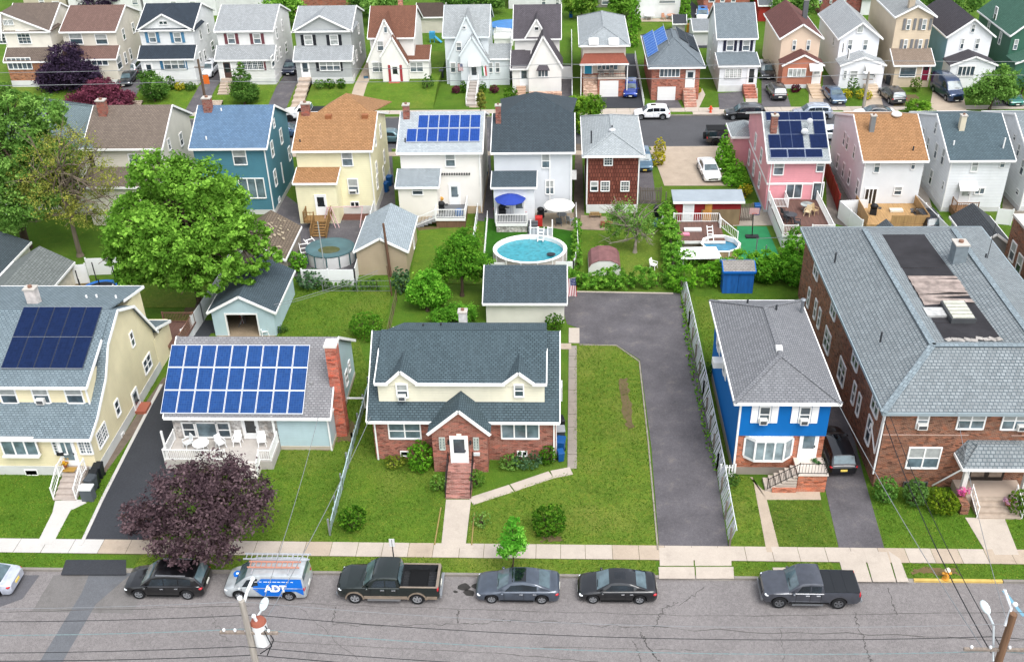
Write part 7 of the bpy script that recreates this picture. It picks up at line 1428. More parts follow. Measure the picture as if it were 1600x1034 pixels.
hedge('thick leafy hedge below the decked pool and green court', [(1068, 452), (1130, 440), (1190, 436), (1232, 432)], 2.4, 2.3, leaf('#5a9424', '#93c440', .74), 52, .15); hedge('tall tangle of bushes at the left wall of the brick apartments', [(1205, 440), (1244, 440), (1240, 405)], 2.6, 3.2, leaf('#4c8422', '#80b83a', .74), 45, .16)
hedge('clipped low hedge at the back of the ranch lawn', [(505, 452), (590, 450)], .9, .9, DKGRN, 70, .1); hedge('weeds growing along the foot of the right slat fence', [(1066, 470), (1078, 560), (1104, 680), (1120, 742)], .4, .45, leaf('#5d9428', '#94c04a', .74), 60, .08, 'weeds', 'weeds')
hedge('ivy on the wire fence between round pool yard and hedge corner yard', [(900, 420), (902, 360)], .7, 1.3, IVY, 60, .11)
for lab, px, py, w, hh, mt, n in (('grey green bush at the corner of the white pool fence', 484, 457, 2.6, 1.5, BLUEG, 2200), ('bright shrub between old brown garage and white pool fence', 463, 430, 1.9, 1.9, leaf('#5f9a2c', '#98cc4c', .74), 1900), ('dark bush at the left wall of the tan brick shed', 626, 462, 1.6, 2.2, BLUEG, 1500), ('bush at the corner of the barrel roofed shed', 940, 415, 2.2, 1.4, IVY, 1700), ('bush at the foot of the pool deck beside the red shed', 1075, 420, 1.8, 1.4, IVY, 1300), ('dark shrub left of the blue garage roof', 340, 440, 2.2, 1.6, DKGRN, 1500)):
    shrub(lab, px, py, w, hh, mt, n, .11, 'shrub', 'shrubs of the middle yards')

# short grass tufts over the lawns and verges of both blocks
def inside(P, xy):
    x, y = P[:, 0], P[:, 1]; r = np.zeros(len(P), bool); j = len(xy)-1
    for i in range(len(xy)):
        (xi, yi), (xj, yj) = xy[i], xy[j]; r ^= ((yi > y) != (yj > y)) & (x < (xj-xi)*(y-yi)/(yj-yi+1e-9)+xi); j = i
    return r
pts_ = []
for xy in TURF:
    a = np.array(xy); lo, hi = a.min(0), a.max(0); ar = (hi-lo).prod(); lo[0] = max(lo[0], -45); hi[0] = min(hi[0], 40)
    if hi[0] <= lo[0] or lo[1] > 80: continue
    q = RN.uniform(lo, hi, (int((hi-lo).prod()*95), 2)); q = q[inside(q, xy)]
    for b in BARE: q = q[~inside(q, [(u, v) for u, v in b])]
    for b in WORN: q = q[~(inside(q, b) & (RN.uniform(size=len(q)) < .75))]
    pts_.append(q)
q = np.concatenate(pts_); c = RN.uniform(0, 1, 60)[:, None]; n_ = len(q); zz = RN.uniform(.01, .045, n_)+.012
t_ = .5+.28*np.sin(q[:, 0]*1.7+1.3*np.sin(q[:, 1]*1.1))*np.cos(q[:, 1]*2.1+.7*np.sin(q[:, 0]*.9))+RN.normal(size=n_)*.2
o = bpy.data.objects.new('grass_tufts', leaf_mesh('grass_tufts', np.column_stack([q, zz]), RN.uniform(.025, .07, n_), t_, leaf('#648c2c', '#9aa648', .55))); COL.objects.link(o); o['kind'] = 'stuff'; tag(o, 'short grass tufts over the lawns and verges', 'grass')
# ============================================================ yards, fences, street furniture
def P3(px, py, z=0): return Vector((*G(px, py, z), z))
# --- paving of the middle yards and back street drives
for nm, mt, pts in (('patio', OLDASPH, [(440, 432), (553, 430), (583, 335), (480, 330), (440, 300), (420, 330), (425, 345)]), ('patio', paved('#7a5348', .62, .3, .2, 1), [(515, 344), (572, 344), (579, 328), (520, 327)]), ('driveway', OLDASPH, [(588, 345), (620, 352), (612, 232), (600, 232)]),
    ('driveway', OLDASPH, [(742, 345), (772, 345), (764, 200), (755, 200)]), ('patio', paved('#b3a48e', .62, .2, .2, 1), [(823, 362), (903, 362), (898, 332), (828, 332)]), ('dirt_path', paved('#85786a', .6, .3, .3, 1), [(896, 345), (913, 338), (909, 225), (899, 225)]), ('patio', paved('#b09c8a', .62, .2, .2, 1), [(905, 358), (950, 360), (948, 338), (908, 336)]),
    ('driveway', OLDASPH, [(998, 318), (1026, 318), (1014, 228), (999, 228)]), ('driveway', TANC, [(1038, 290), (1170, 290), (1145, 229), (1016, 229)]), ('patio', paved('#b9b0a2', .62, .2, .2, 1), [(1145, 353), (1210, 352), (1196, 325), (1150, 325)]), ('green_court', plain('#2f8a58', .75, .8, .15, 1.2), [(1148, 412), (1222, 410), (1198, 354), (1152, 353)]),
    ('dirt_path', paved('#8d877f', .6, .3, .3, 1), [(1292, 345), (1345, 362), (1305, 232), (1290, 232)]), ('driveway', CONC, [(1425, 372), (1470, 372), (1432, 240), (1418, 240)]), ('dirt_path', paved('#a0978a', .6, .3, .3, 1), [(1565, 345), (1605, 345), (1580, 240), (1572, 240)]),
    ('patio', OLDASPH, [(256, 300), (300, 320), (296, 240), (285, 240)]), ('bare_patch', DIRT, [(100, 470), (150, 470), (140, 435), (108, 440)]), ('bare_patch', DIRT, [(285, 492), (325, 490), (330, 465), (300, 462)]), ('bare_patch', DIRT, [(650, 345), (730, 372), (660, 380)]),
    ('lawn', LAWN2, [(640, 440), (750, 445), (748, 352), (655, 360)]), ('lawn', grass('#3f7a22', .66, .15, 7), [(757, 415), (900, 413), (902, 362), (757, 340)]), ('lawn', LAWN2, [(905, 440), (1045, 440), (1035, 330), (950, 360), (905, 362)]), ('lawn', LAWN3, [(140, 480), (330, 480), (345, 430), (150, 440)]),
    ('driveway', OLDASPH, [(848, 169), (894, 169), (893, 102), (876, 102)]), ('driveway', BLACKTOP, [(938, 169), (1006, 169), (994, 84), (978, 84), (975, 146), (938, 146)]), ('driveway', OLDASPH, [(1022, 169), (1066, 169), (1058, 155), (1025, 156)]), ('footpath', CONC, [(1070, 169), (1092, 169), (1102, 148), (1097, 138), (1088, 150), (1068, 152)]),
    ('driveway', OLDASPH, [(1124, 171), (1164, 171), (1160, 143), (1122, 146)]), ('footpath', CONC, [(1166, 171), (1184, 171), (1184, 138), (1164, 138)]), ('driveway', OLDASPH, [(1190, 167), (1236, 167), (1216, 105), (1190, 100)]), ('driveway', OLDASPH, [(1286, 167), (1322, 167), (1304, 118), (1286, 118)]), ('footpath', TANC, [(1264, 167), (1288, 167), (1284, 140), (1264, 140)]),
    ('driveway', OLDASPH, [(1368, 167), (1414, 167), (1396, 112), (1374, 112)]), ('driveway', TANC, [(1452, 172), (1510, 172), (1500, 122), (1462, 118)]), ('driveway', OLDASPH, [(1550, 166), (1604, 166), (1594, 142), (1556, 144)]), ('footpath', TANC, [(1352, 167), (1380, 167), (1374, 138), (1356, 138)]), ('bare_patch', DIRT, [(1395, 167), (1440, 165), (1432, 148), (1400, 150)]),
    ('patio', TANC, [(994, 34), (1062, 34), (1062, 29), (994, 29)]), ('driveway', BLACKTOP, [(1074, 75), (1112, 75), (1100, 20), (1078, 0)]), ('footpath', CONC, [(806, 168), (830, 168), (830, 158), (806, 158)]), ('driveway', paved('#c5b39c', .62, .2, .2, 1), [(550, 141), (580, 139), (572, 100), (560, 100)]), ('footpath', TANC, [(733, 168), (748, 168), (748, 158), (733, 158)]), ('lawn', LAWN2, [(900, 75), (1060, 60), (1060, 36), (985, 36)])): (worn(mt, pts) if nm == 'bare_patch' else patch(nm, mt, pts))
# raised lawns and drives on the left of the back street
def zr_(y): return max(0, min(.95, .95*(y-122.4)/6.2))
m = MB(); ys = [122.4, 124.4, 126.4, 128.6, 143]
for a, b in zip(ys[:-1], ys[1:]): m.add([(-90, a, zr_(a)+.012), (-15.8, a, zr_(a)+.012), (-15.8, b, zr_(b)+.012), (-90, b, zr_(b)+.012)], [(0, 1, 2, 3)])
m.poly([(-15.8, y, zr_(y)+.012) for y in ys]+[(-15.8, 143, 0), (-15.8, 122.4, 0)]); struct('raised_lawn', m, LAWN2)
for xa, xb, mt in ((-57.3, -54.7, OLDASPH), (-47.1, -44.7, OLDASPH), (-36.8, -34.3, OLDASPH), (-26.6, -25.0, TANC)):
    m = MB()
    for a, b in zip(ys[:-1], ys[1:]): m.add([(xa, a, zr_(a)+.03), (xb, a, zr_(a)+.03), (xb, b, zr_(b)+.03), (xa, b, zr_(b)+.03)], [(0, 1, 2, 3)])
    m.add([(xa, 120.4, .034), (xb, 120.4, .034), (xb, 122.4, .034), (xa, 122.4, .034)], [(0, 1, 2, 3)]); struct('driveway', m, mt)
for o in bpy.data.objects:
    if o.get('category') in ('car', 'pickup truck') and o.location.x < -24 and o.location.y > 122: o.location.z = zr_(o.location.y)+.03
ST = plain('#c0b0a0', .85, .8, .2, 2)
m = MB()
for xc, y0, y1, z0, z1 in ((-53.9, 122.2, 124.6, 0, .6), (-43.5, 122.2, 124.4, 0, .6), (-43.3, 126.4, 129.2, .5, 1.9), (-33.0, 122.4, 129.2, 0, 1.9), (-53.2, 126.6, 129.2, .6, 1.9)):
    for i in range(6): m.box(xc-.75, xc+.75, y0+(y1-y0)*i/6, y1, z0, z0+(z1-z0)*(i+1)/6)
struct('garden_steps', m, ST)
# --- fences
def fence(label, pts, hgt, mat, kind='board', px=True, z=0, cap=None, step=2.0, name='fence', th=.05, gap=.16, lean=(0, 0)):
    P = [P3(*p, z) for p in pts] if px else [Vector((*p, z)) for p in pts]; h = thing(name, label, 'fence', tuple(P[0])); panel = MB(); post = MB()
    for a, b in zip(P[:-1], P[1:]):
        d = b-a; L = d.length; u = d/L; nn = Vector((-u.y, u.x, 0))
        if kind == 'board':
            panel.bar(a+Vector((0, 0, hgt*.5)), b+Vector((0, 0, hgt*.5)), th, hgt-.04)
        elif kind == 'slat':
            k = int(L/.3)
            for i in range(k):
                p = a+u*((i+.5)*L/k); tl = U(-.06, .1); panel.bar(p-u*.11+nn*U(-.02, .02)+Vector((0, 0, .06)), p-u*.11+u*(.12+tl)+nn*U(-.05, .05)+Vector((lean[0], lean[1], hgt-.03)), .022, .19, tuple(u))
            lv = Vector((lean[0]+.04, lean[1], hgt*.98)); panel.bar(a+lv, b+lv, .05, .05)
        elif kind == 'picket':
            k = int(L/gap)
            for i in range(k+1): p = a+u*(i*L/k); panel.bar(p, p+Vector((0, 0, hgt+U(-.02, .02))), .03, .09, tuple(u))
            for zz in (.25, hgt*.8): panel.bar(a+nn*.03+Vector((0, 0, zz)), b+nn*.03+Vector((0, 0, zz)), .03, .08)
        elif kind == 'wire':
            for zz in (.1, hgt*.5, hgt): panel.bar(a+Vector((0, 0, zz)), b+Vector((0, 0, zz)), .03, .03)
            k = int(L/.25)
            for i in range(k): panel.bar(a+u*(i*L/k)+Vector((0, 0, .1)), a+u*(i*L/k)+Vector((0, 0, hgt)), .008, .008)
        k = max(1, int(L/step))
        for i in range(k+1):
            p = a+u*(i*L/k); w = .055 if kind != 'wire' else .03; post.box(p.x-w, p.x+w, p.y-w, p.y+w, z-.02, z+hgt+.08)
    panel.build('panel', mat, h); each(post, 'post', cap or mat, h); return h
VIN = plain('#eef0f0', .9, .4, .05, 1.5); SLAT = plain('#b9cfd2', .85, .5, .2, 2); GWOOD = wood('#7d746a', .75, .15); TWOOD = wood('#c09a68', .8, .15); ALUF = gloss('#8e9396', 1, .5, .5)
fence('pale blue slatted chain fence between ranch and brick house lawns', [(577, 612), (552, 700), (516, 836)], 1.25, SLAT, 'slat', cap=ALUF, lean=(.12, 0))
fence('long leaning white slat fence along the parking lot', [(1064, 456), (1076, 510), (1098, 620), (1120, 735), (1140, 852)], 1.35, plain('#d5dade', .85, .5, .15, 2), 'slat', cap=GWOOD, lean=(.26, -.1))
fence('small white picket gate at the blue house corner', [(1125, 745), (1147, 745)], 1.0, WHITE(), 'picket')
fence('white board fence stepping down between maple lawn and blue garage', [(350, 452), (318, 502), (289, 545)], 1.75, VIN, 'board', step=1.8)
fence('white vinyl fence around the green covered pool', [(474, 446), (556, 446), (586, 338)], 1.6, VIN)
fence('white fence panel behind the trampoline, left one', [(104, 445), (140, 442)], 1.9, VIN); fence('white fence panel behind the trampoline, right one', [(140, 430), (188, 428)], 1.7, VIN); fence('white picket panel near the cream house ridge', [(152, 484), (182, 466)], 1.3, WHITE(), 'picket')
fence('low white fence along the front of the round blue pool', [(757, 425), (896, 423), (902, 398)], .95, VIN); fence('thin white rail fence left of the pool lawn', [(756, 420), (762, 345)], 1.0, WHITE(), 'wire', cap=WHITE()); fence('white board fence between the white house deck and pool lawn', [(737, 405), (748, 328)], 1.1, VIN)
fence('white pole fence right of the pool lawn', [(903, 398), (900, 335)], 1.2, WHITE(), 'wire', cap=WHITE()); fence('weathered grey board gate right of the shake house', [(1000, 318), (1032, 318)], 1.7, GWOOD, 'picket'); fence('weathered grey fence between red shed and pink house', [(1148, 346), (1174, 345)], 1.8, GWOOD, 'picket'); fence('grey post fence of the hedge corner yard', [(1052, 440), (1040, 320)], 1.3, GWOOD, 'picket', gap=.4)
fence('dark red fence between the pink house and the off white house', [(1309, 330), (1284, 262)], 1.8, plain('#8f2f2c', .8)); fence('tall white fence left of the wooden deck', [(1344, 372), (1308, 340), (1352, 338)], 1.8, VIN); fence('tall white fence right of the wooden deck', [(1480, 384), (1424, 326)], 1.75, VIN); fence('white gate right of the white sided slate roof house', [(1555, 350), (1578, 352)], 1.6, VIN)
fence('wire fence at the back of the ranch lawn', [(505, 456), (612, 456)], 1.1, ALUF, 'wire'); fence('brown wire fence between ranch lawn and bush trees', [(620, 470), (604, 540)], 1.0, plain('#6b5a4a'), 'wire'); fence('white fence beside the pale hip roofed house drive', [(894, 168), (893, 60)], 1.2, VIN); fence('white fence along the drive of the royal blue suv', [(1006, 168), (992, 92)], 1.0, VIN, 'wire')
fence('white gate fence between ice blue and cream tudor houses', [(780, 120), (806, 122)], 1.7, VIN); fence('white gate fence right of the cream tudor', [(874, 124), (893, 124)], 1.7, VIN); fence('white fence behind the ice blue tudor below the covered pool', [(776, 62), (800, 64), (798, 100)], 1.8, VIN)
# --- pools
def pool(name, label, x, y, rx, ry, hgt, wall, rim, wm, n=28, depth=.25, cat='pool'):
    h = thing(name, label, cat, (x, y, 0)); c = (x, y, 0)
    MB().lathe([(1, 0), (1, hgt)], c, n, rx, ry, False).build('side_wall', wall, h, n > 12)
    m = MB(); k = .07; m.lathe([(1.02, hgt-.05), (1.03, hgt+.02), (1.0-k, hgt+.03), (1.0-k, hgt-.45)], c, n, rx, ry, False); m.build('rim', rim, h)
    MB().lathe([(.001, hgt-depth), (1-k+.005, hgt-depth)], c, n, rx, ry, False).build('water', wm, h); p = MB()
    for i in range(n//2): a = 6.283*2*i/n; p.box(x+math.cos(a)*rx*1.01-.05, x+math.cos(a)*rx*1.01+.05, y+math.sin(a)*ry*1.01-.05, y+math.sin(a)*ry*1.01+.05, 0, hgt)
    each(p, 'upright', rim, h); return h
h = pool('swimming_pool', 'round turquoise swimming pool with white rim behind the white garage', -2.7, 82.2, 3.25, 2.75, 1.25, plain('#c9c0ba', .85), WHITE(), water('#3c9fae', .72), depth=.34)
m = MB().lathe([(.25, 0), (.4, .06), (.25, .12)], (*G(861, 397, 1.05), 1.0), 14, 1, .8); solo(m, 'pool_float', plain('#2c3036'), 'dark round float drifting on the turquoise pool', 'float', smooth=True)
def ladder2(label, p, q, w, n, mat, name='pool_ladder'):
    m = MB(); p, q = Vector(p), Vector(q); s = (q-p).cross(Vector((0, 0, 1))).normalized()*w/2
    for k in (-1, 1): m.bar(p+s*k, q+s*k, .06, .08)
    for i in range(n): c = p.lerp(q, (i+.5)/n); m.bar(c-s, c+s, .12, .04)
    return solo(m, name, mat, label, 'ladder')
x, y = G(846, 366, 1.3); ladder2('white ladder over the rim of the turquoise pool', (x, y+.3, 1.9), (x-.1, y-.9, 1.0), .5, 4, WHITE())
def deck(label, x0, x1, y0, y1, z, floor, rails, mat=None, skirt=None, name='deck', gap=.15, hr=.9, lid=None):
    h = thing(name, label, 'deck', ((x0+x1)/2, (y0+y1)/2, 0)); MB().box(x0, x1, y0, y1, z-.12, z).build('floor', floor, h)
    if skirt: m = MB().box(x0+.03, x1-.03, y0+.04, y0+.08, 0, z-.12).box(x1-.08, x1-.04, y0+.08, y1, 0, z-.12).box(x0+.04, x0+.08, y0+.08, y1, 0, z-.12); m.build('skirt', skirt, h)
    MB().box(x0-.03, x1+.03, y0-.05, y0-.001, z-.25, z+.01).build('fascia', mat or WHITE(), h)
    for r in rails: rail(h, [(a, b, z) for a, b in r], hr, mat or WHITE(), gap, .035, .11)
    return h
a, yb = G(655, 362); x0, x1 = PY(681, 340, 89.2)[0], PY(727, 340, 89.2)[0]
h = deck('raised deck with white railings behind the white solar house', x0, x1, 89.0, YB-.03, 1.0, plain('#6d7074', .8), [[(x0, 92), (x0, 89.05), (x1, 89.05), (x1, 92)]], skirt=wood('#8b6a52', .7, .2)); m = MB()
for i in range(5): m.box(x0-.4*(i+1), x0-.4*i, 89.0, 90.2, .62-.17*i, .8-.17*i)
m.build('deck_steps', plain('#8c8d90'), h); rail(h, [(x0-.05, 89.05, .95), (x0-2.0, 89.05, .1)], .9, WHITE(), .15, .035, .1); rail(h, [(x0-.05, 90.15, .95), (x0-2.0, 90.15, .1)], .9, WHITE(), .15, .035, .1)
x0, x1 = PY(776, 350, 88.6)[0], PY(824, 350, 88.6)[0]; h = deck('patio deck with white railings under the blue umbrella', x0, x1, 87.9, YB-2.3, .95, plain('#77797c', .8), [[(x0, 89.8), (x0, 88), (x1, 88)]], skirt=fieldstone()); m = MB()
for i in range(5): m.box(x1+.05, x1+1.0, 88.6-.34*i, 88.94-.34*i, 0, .95-.17*(i+1))
m.build('deck_steps', plain('#55585c'), h)
x0, x1 = PY(829, 350, 86.2)[0], PY(863, 350, 86.2)[0]; deck('small white railed pool landing beside the turquoise pool', x0, x1, 84.7, 86.4, 1.15, plain('#8f979b', .85), [[(x0, 86.3), (x0, 84.8), (x0+.7, 84.8)], [(x1-.4, 84.8), (x1, 84.8), (x1, 86.3)]], gap=.25)
def umbrella(label, px, py, zt, r, mat, hgt=2.3, n=10, group='patio umbrellas'):
    x, y = G(px, py, zt); z0 = zt-hgt; h = thing('patio_umbrella', label, 'umbrella', (x, y, z0), group); m = MB(); m.lathe([(r, -.45), (r*.55, -.16), (.03, .05)], (x, y, zt), n, cap=False); m.lathe([(r*.98, -.5), (r, -.44)], (x, y, zt), n, cap=False); m.build('canopy', mat, h)
    MB().cyl((x, y, z0), (x, y, zt), .035).build('pole', gloss('#b9bcc0', 1, .4, .5), h); MB().lathe([(.3, 0), (.25, .08)], (x, y, z0), 12).build('base', plain('#45474a'), h); rb = MB()
    for i in range(n): a = 6.283*i/n; rb.bar((x, y, zt-.02), (x+math.cos(a)*r*.98, y+math.sin(a)*r*.98, zt-.44), .02, .02)
    each(rb, 'rib', plain('#8a8d90'), h); return h
umbrella('royal blue patio umbrella tilted over the railed patio deck', 797, 304, 3.2, 1.5, plain('#2d459f', .85, .8)); umbrella('white round patio umbrella over the grey chairs by the pool', 874, 314, 2.4, 1.5, plain('#f2efe8', .9, .8))
def chair(label, x, y, z, mat, rz=0, group='garden chairs', name='garden_chair'):
    h = local(name, label, 'chair', group); MB().box(-.25, .25, -.25, .25, .4, .45).build('seat', mat, h); MB().add([(-.25, .22, .42), (.25, .22, .42), (.25, .27, .42), (-.25, .27, .42), (-.22, .34, .95), (.22, .34, .95), (.22, .39, .95), (-.22, .39, .95)], [(0, 1, 5, 4), (1, 2, 6, 5), (2, 3, 7, 6), (3, 0, 4, 7), (4, 5, 6, 7)]).build('backrest', mat, h)
    for s in (-1, 1):
        MB().box(s*.27-.03, s*.27+.03, -.25, .3, .62, .66).box(s*.27-.02, s*.27+.02, -.24, -.2, .4, .62).build('armrest', mat, h)
        for t in (-1, 1): MB().bar((s*.22, t*.2, .4), (s*.27, t*.27, 0), .05, .05).build('leg', mat, h)
    return put(h, x, y, z, rz)
def table(label, x, y, z, mat, r=.55, hgt=.72, name='garden_table', group='garden tables'):
    h = local(name, label, 'table', group); MB().cyl((0, 0, hgt-.04), (0, 0, hgt), r, r, 18).build('tabletop', mat, h)
    for i in range(4): a = .785+1.571*i; MB().bar((math.cos(a)*r*.4, math.sin(a)*r*.4, hgt-.04), (math.cos(a)*r*.8, math.sin(a)*r*.8, 0), .04, .04).build('leg', mat, h)
    return put(h, x, y, z)
PW = plain('#f3f3f1', .92, .35, .03)
px_, py_ = PY(379, 690, 55.3)[0], 55.2; chair('white plastic chair left of the ranch porch door', px_, 54.45, .72, PW, math.pi*0); chair('white plastic chair right of the ranch porch door, by the railing', PY(417, 690, 55.3)[0], 54.4, .72, PW, .2)
table('round table with plants on the ranch porch', PY(318, 690, 54.2)[0], 53.7, .72, PW); chair('pale wicker porch chair left of the round table', PY(294, 690, 54.2)[0], 54.1, .72, plain('#cfd3d3'), -.8); chair('pale porch chair right of the round table', PY(345, 690, 54.2)[0], 54.1, .72, plain('#d6d8d8'), .8)
chair('white plastic chair alone on the grass behind the lot hedge', *G(1021, 420), 0, PW, 1.0); chair('white chair beside the blue garage', *G(415, 523), 0, PW, .3)
x, y = G(873, 352); chair('charcoal patio chair under the white umbrella', x, y, 0, plain('#4b4f54'), 3.1); chair('grey patio chair right of the white umbrella', x+1.1, y+.3, 0, plain('#8f9296'), 2.4); table('small patio table under the white umbrella', x+.3, y+1.0, 0, plain('#7a7d80'), .5)
# hedge corner yard
def bin_(label, px, py, mat, z=0, s=1.0, lid=None, group='wheelie bins', xy=None):
    x, y = xy or G(px, py, z); h = local('wheelie_bin', label, 'bin', group); w, d, t = .29*s, .33*s, 1.0*s
    MB().add([(-w*.8, -d*.75, .05), (w*.8, -d*.75, .05), (w*.8, d*.8, .05), (-w*.8, d*.8, .05), (-w, -d, t), (w, -d, t), (w, d, t), (-w, d, t)], [(0, 3, 2, 1), (0, 1, 5, 4), (1, 2, 6, 5), (2, 3, 7, 6), (3, 0, 4, 7)]).build('bin_body', mat, h)
    MB().add([(-w*1.06, -d*1.08, t), (w*1.06, -d*1.08, t), (w*1.06, d*1.1, t), (-w*1.06, d*1.1, t), (-w*.9, -d*.9, t+.08), (w*.9, -d*.9, t+.08), (w*.9, d, t+.1), (-w*.9, d, t+.1)], [(0, 1, 5, 4), (1, 2, 6, 5), (2, 3, 7, 6), (3, 0, 4, 7), (4, 5, 6, 7)]).build('lid', lid or mat, h)
    for q in (-1, 1): MB().cyl((q*w*.85, d*.7, .1), (q*w*.98, d*.7, .1), .1, .1, 10).build('wheel', plain('#17181a'), h)
    return put(h, x, y, z, U(-.3, .3))
BB, GB_, BLB = plain('#1d2024', 1, .5), plain('#3f4449', 1, .5), plain('#17528f', .9, .45)
bin_('black wheelie bin farthest back beside the brick house', 875, 672, BB); bin_('grey lidded can second from the back beside the brick house', 876, 688, GB_, lid=plain('#8d9296')); bin_('blue wheelie bin with white mark beside the brick house', 876, 706, BLB, s=1.05); bin_('small blue bin nearest the stepping slabs by the brick house', 876, 719, BLB, s=.75)
bin_('open black bin farthest from the cream house steps', 157, 745, BB); bin_('black lidded bin in the middle by the cream house steps', 150, 757, BB); bin_('dark bin behind the grey box by the cream house steps', 146, 765, GB_)
x, y = G(138, 784); h = thing('storage_box', 'grey storage box with white lid at the foot of the cream house steps', 'storage box', (x, y+.3, 0)); MB().box(x-.4, x+.35, y, y+.55, 0, .95).build('box', plain('#565c62', .9), h); MB().box(x-.44, x+.39, y-.04, y+.59, .95, 1.05).build('lid', plain('#dfe2e2', .9), h)
for lab, px, py, mt in (('blue bin by the pale yellow house wall, nearer', 603, 300, BLB), ('blue bin by the pale yellow house wall, farther', 609, 290, BLB), ('blue bin in the alley beside the white solar house, nearer', 757, 285, BLB), ('blue bin in the alley beside the white solar house, farther', 760, 272, GB_), ('dark bin at the alley mouth beside the pool house', 751, 320, GB_), ('blue bin left of the white tudor', 573, 133, plain('#3a5f78', .9)), ('dark bin between the two tudors', 690, 122, GB_), ('blue bin behind the cream tudor garage', 892, 28, BLB), ('black grill like bin in the hedge corner yard', 1026, 338, BB), ('dark bin by the tall tan house drive', 1388, 132, GB_), ('blue and black bin beside the pink house wall', 1182, 335, BLB)): bin_(lab, px, py, mt, group='bins behind the houses')
x, y = G(1028, 352); h = thing('tarp_pile', 'blue tarp heap with white chair in the hedge corner yard', 'tarp', (x, y, 0)); m = MB(); m.lathe([(.55, 0), (.5, .35), (.3, .62), (.05, .75)], (x, y, 0), 9, 1, .8); m.build('tarp', plain('#2440a8', .85, .6), h)
chair('white chair leaning on the blue tarp heap', x+.35, y-.35, 0, PW, -.6)
x, y = G(930, 340); solo(MB().box(x-.6, x+.6, y-.2, y+.2, .3, .36).box(x-.55, x-.48, y-.15, y+.15, 0, .3).box(x+.48, x+.55, y-.15, y+.15, 0, .3).box(x-.5, x+.4, y-.12, y+.15, .37, .55), 'garden_bench', wood('#a08458', .8), 'rough plank bench with pots against the white shake house foundation', 'bench')
x, y = G(948, 353); solo(MB().box(x-.6, x+.6, y-.35, y+.35, 0, .35).box(x-.5, x+.5, y-.25, y+.25, .351, .4), 'planter_box', wood('#8d5a3a', .8), 'wooden planter box on the shake house patio', 'planter')
# decked pool yard
x0, x1 = PY(1056, 370, 85.6)[0], PY(1142, 370, 85.6)[0]; h = deck('brown pool deck with white railings before the red shed', x0, 15.0, 84.2, 88.2, .95, DECKM, [[(x0, 88.1), (14.9, 88.1)], [(14.9, 88.1), (14.9, 86.9)]], skirt=GWOOD, gap=.18)
rail(h, [(14.9, 87.2, .95), (16.4, 85.9, .1)], .9, WHITE(), .2, .035, .11)
pool('swimming_pool', 'small octagonal pool with tan boarded sides and low green water', *G(1126, 381, 1.1), 1.75, 1.7, 1.15, wood('#c2a683', .85, .5), WHITE(), water('#3a86a8', .8), 10, .5)
x, y = G(1108, 366, 1.2); ladder2('white step ladder in the octagonal pool', (x, y+.2, 2.0), (x+.1, y-.9, .8), .5, 5, WHITE())
x, y = G(1096, 396, 1.0); solo(MB().slab([(x-1.9, y-1.1, 1.05), (x+1.7, y-1.0, 1.05), (x+1.4, y+1.0, 1.15), (x-2.1, y+.9, 1.15)], .06).box(x-1.7, x-1.6, y-.9, y-.8, 0, 1).box(x+1.3, x+1.4, y-.8, y-.7, 0, 1).box(x+1.1, x+1.2, y+.7, y+.8, 0, 1.06).box(x-1.7, x-1.6, y+.6, y+.7, 0, 1.06), 'canopy_roof', plain('#f1f2f2', .9, .5, .03), 'flat white panel roof beside the octagonal pool', 'canopy')
x, y = G(1072, 366, 1.0); solo(MB().box(x-.9, x+.3, y-.3, y+.2, .97, 1.1), 'lounger', plain('#e08aa0', .85), 'pink pool lounger on the brown pool deck', 'lounger'); solo(MB().box(x-.1, x+1.5, y+.6, y+1.1, .97, 1.15), 'lounger', plain('#e6e6e4', .88), 'white pool lounger on the brown pool deck', 'lounger')
x, y = G(1175, 371); h = thing('basketball_hoop', 'black portable basketball hoop on the green court', 'basketball hoop', (x, y, 0)); MB().box(x-.6, x+.6, y-.3, y+.3, 0, .18).build('base', plain('#2b2d30'), h); MB().bar((x, y, .1), (x-.1, y+.2, 2.5), .09, .09).build('pole', plain('#1f2124'), h); MB().box(x-.5, x+.4, y-.05, y, 2.4, 3.0).build('backboard', plain('#c9a0a0', .85), h); MB().lathe([(.22, 0), (.24, .03)], (x-.05, y-.3, 2.5), 12, cap=False).build('ring', plain('#b34a3a'), h)
h = thing('clothes_frame', 'grey clothes drying frame on the green court', 'clothes line', (*G(1200, 405), 0)); xa, ya = G(1180, 404); xb, yb = G(1190, 410); MB().cyl((xa, ya, 0), (xa, ya, 2.0), .05).cyl((xa+.8, ya-.3, 0), (xa+.8, ya-.3, 1.5), .05).bar((xa-.1, ya, 2.0), (xa+2.8, ya+.3, 2.0), .04, .04).build('post', plain('#6d7175'), h)
ORGB = None
x0, x1 = 20.2, 24.5; h = deck('big brown deck with stepped white railings behind the pink house', x0, x1+.3, 84.6, YB-.04, 1.35, DECKM, [[(x0, 92), (x0, 84.7), (x0+1.3, 84.7)], [(x0+2.6, 84.7), (x1+.25, 84.7), (x1+.25, 92)], [(x0, 90.4), (x0+1.5, 90.4), (x0+1.5, 92)]], skirt=WHITE(), gap=.13)
for i, (dx, dy, rz) in enumerate(((.9, 87.2, .4), (1.6, 86.3, 1.2), (.8, 88.4, 2.0), (3.0, 88.6, -.5), (3.7, 88.9, .6))): chair(('dark metal chair on the pink house deck, by the dark table', 'dark metal chair nearest the white gate on the pink house deck', 'dark metal chair by the left railing of the pink house deck', 'beige cushioned chair on the pink house deck', 'wicker chair in the right corner of the pink house deck')[i], x0+dx, dy, 1.35, plain(('#3a3c40', '#3a3c40', '#3a3c40', '#c9b694', '#a58f6c')[i]), rz)
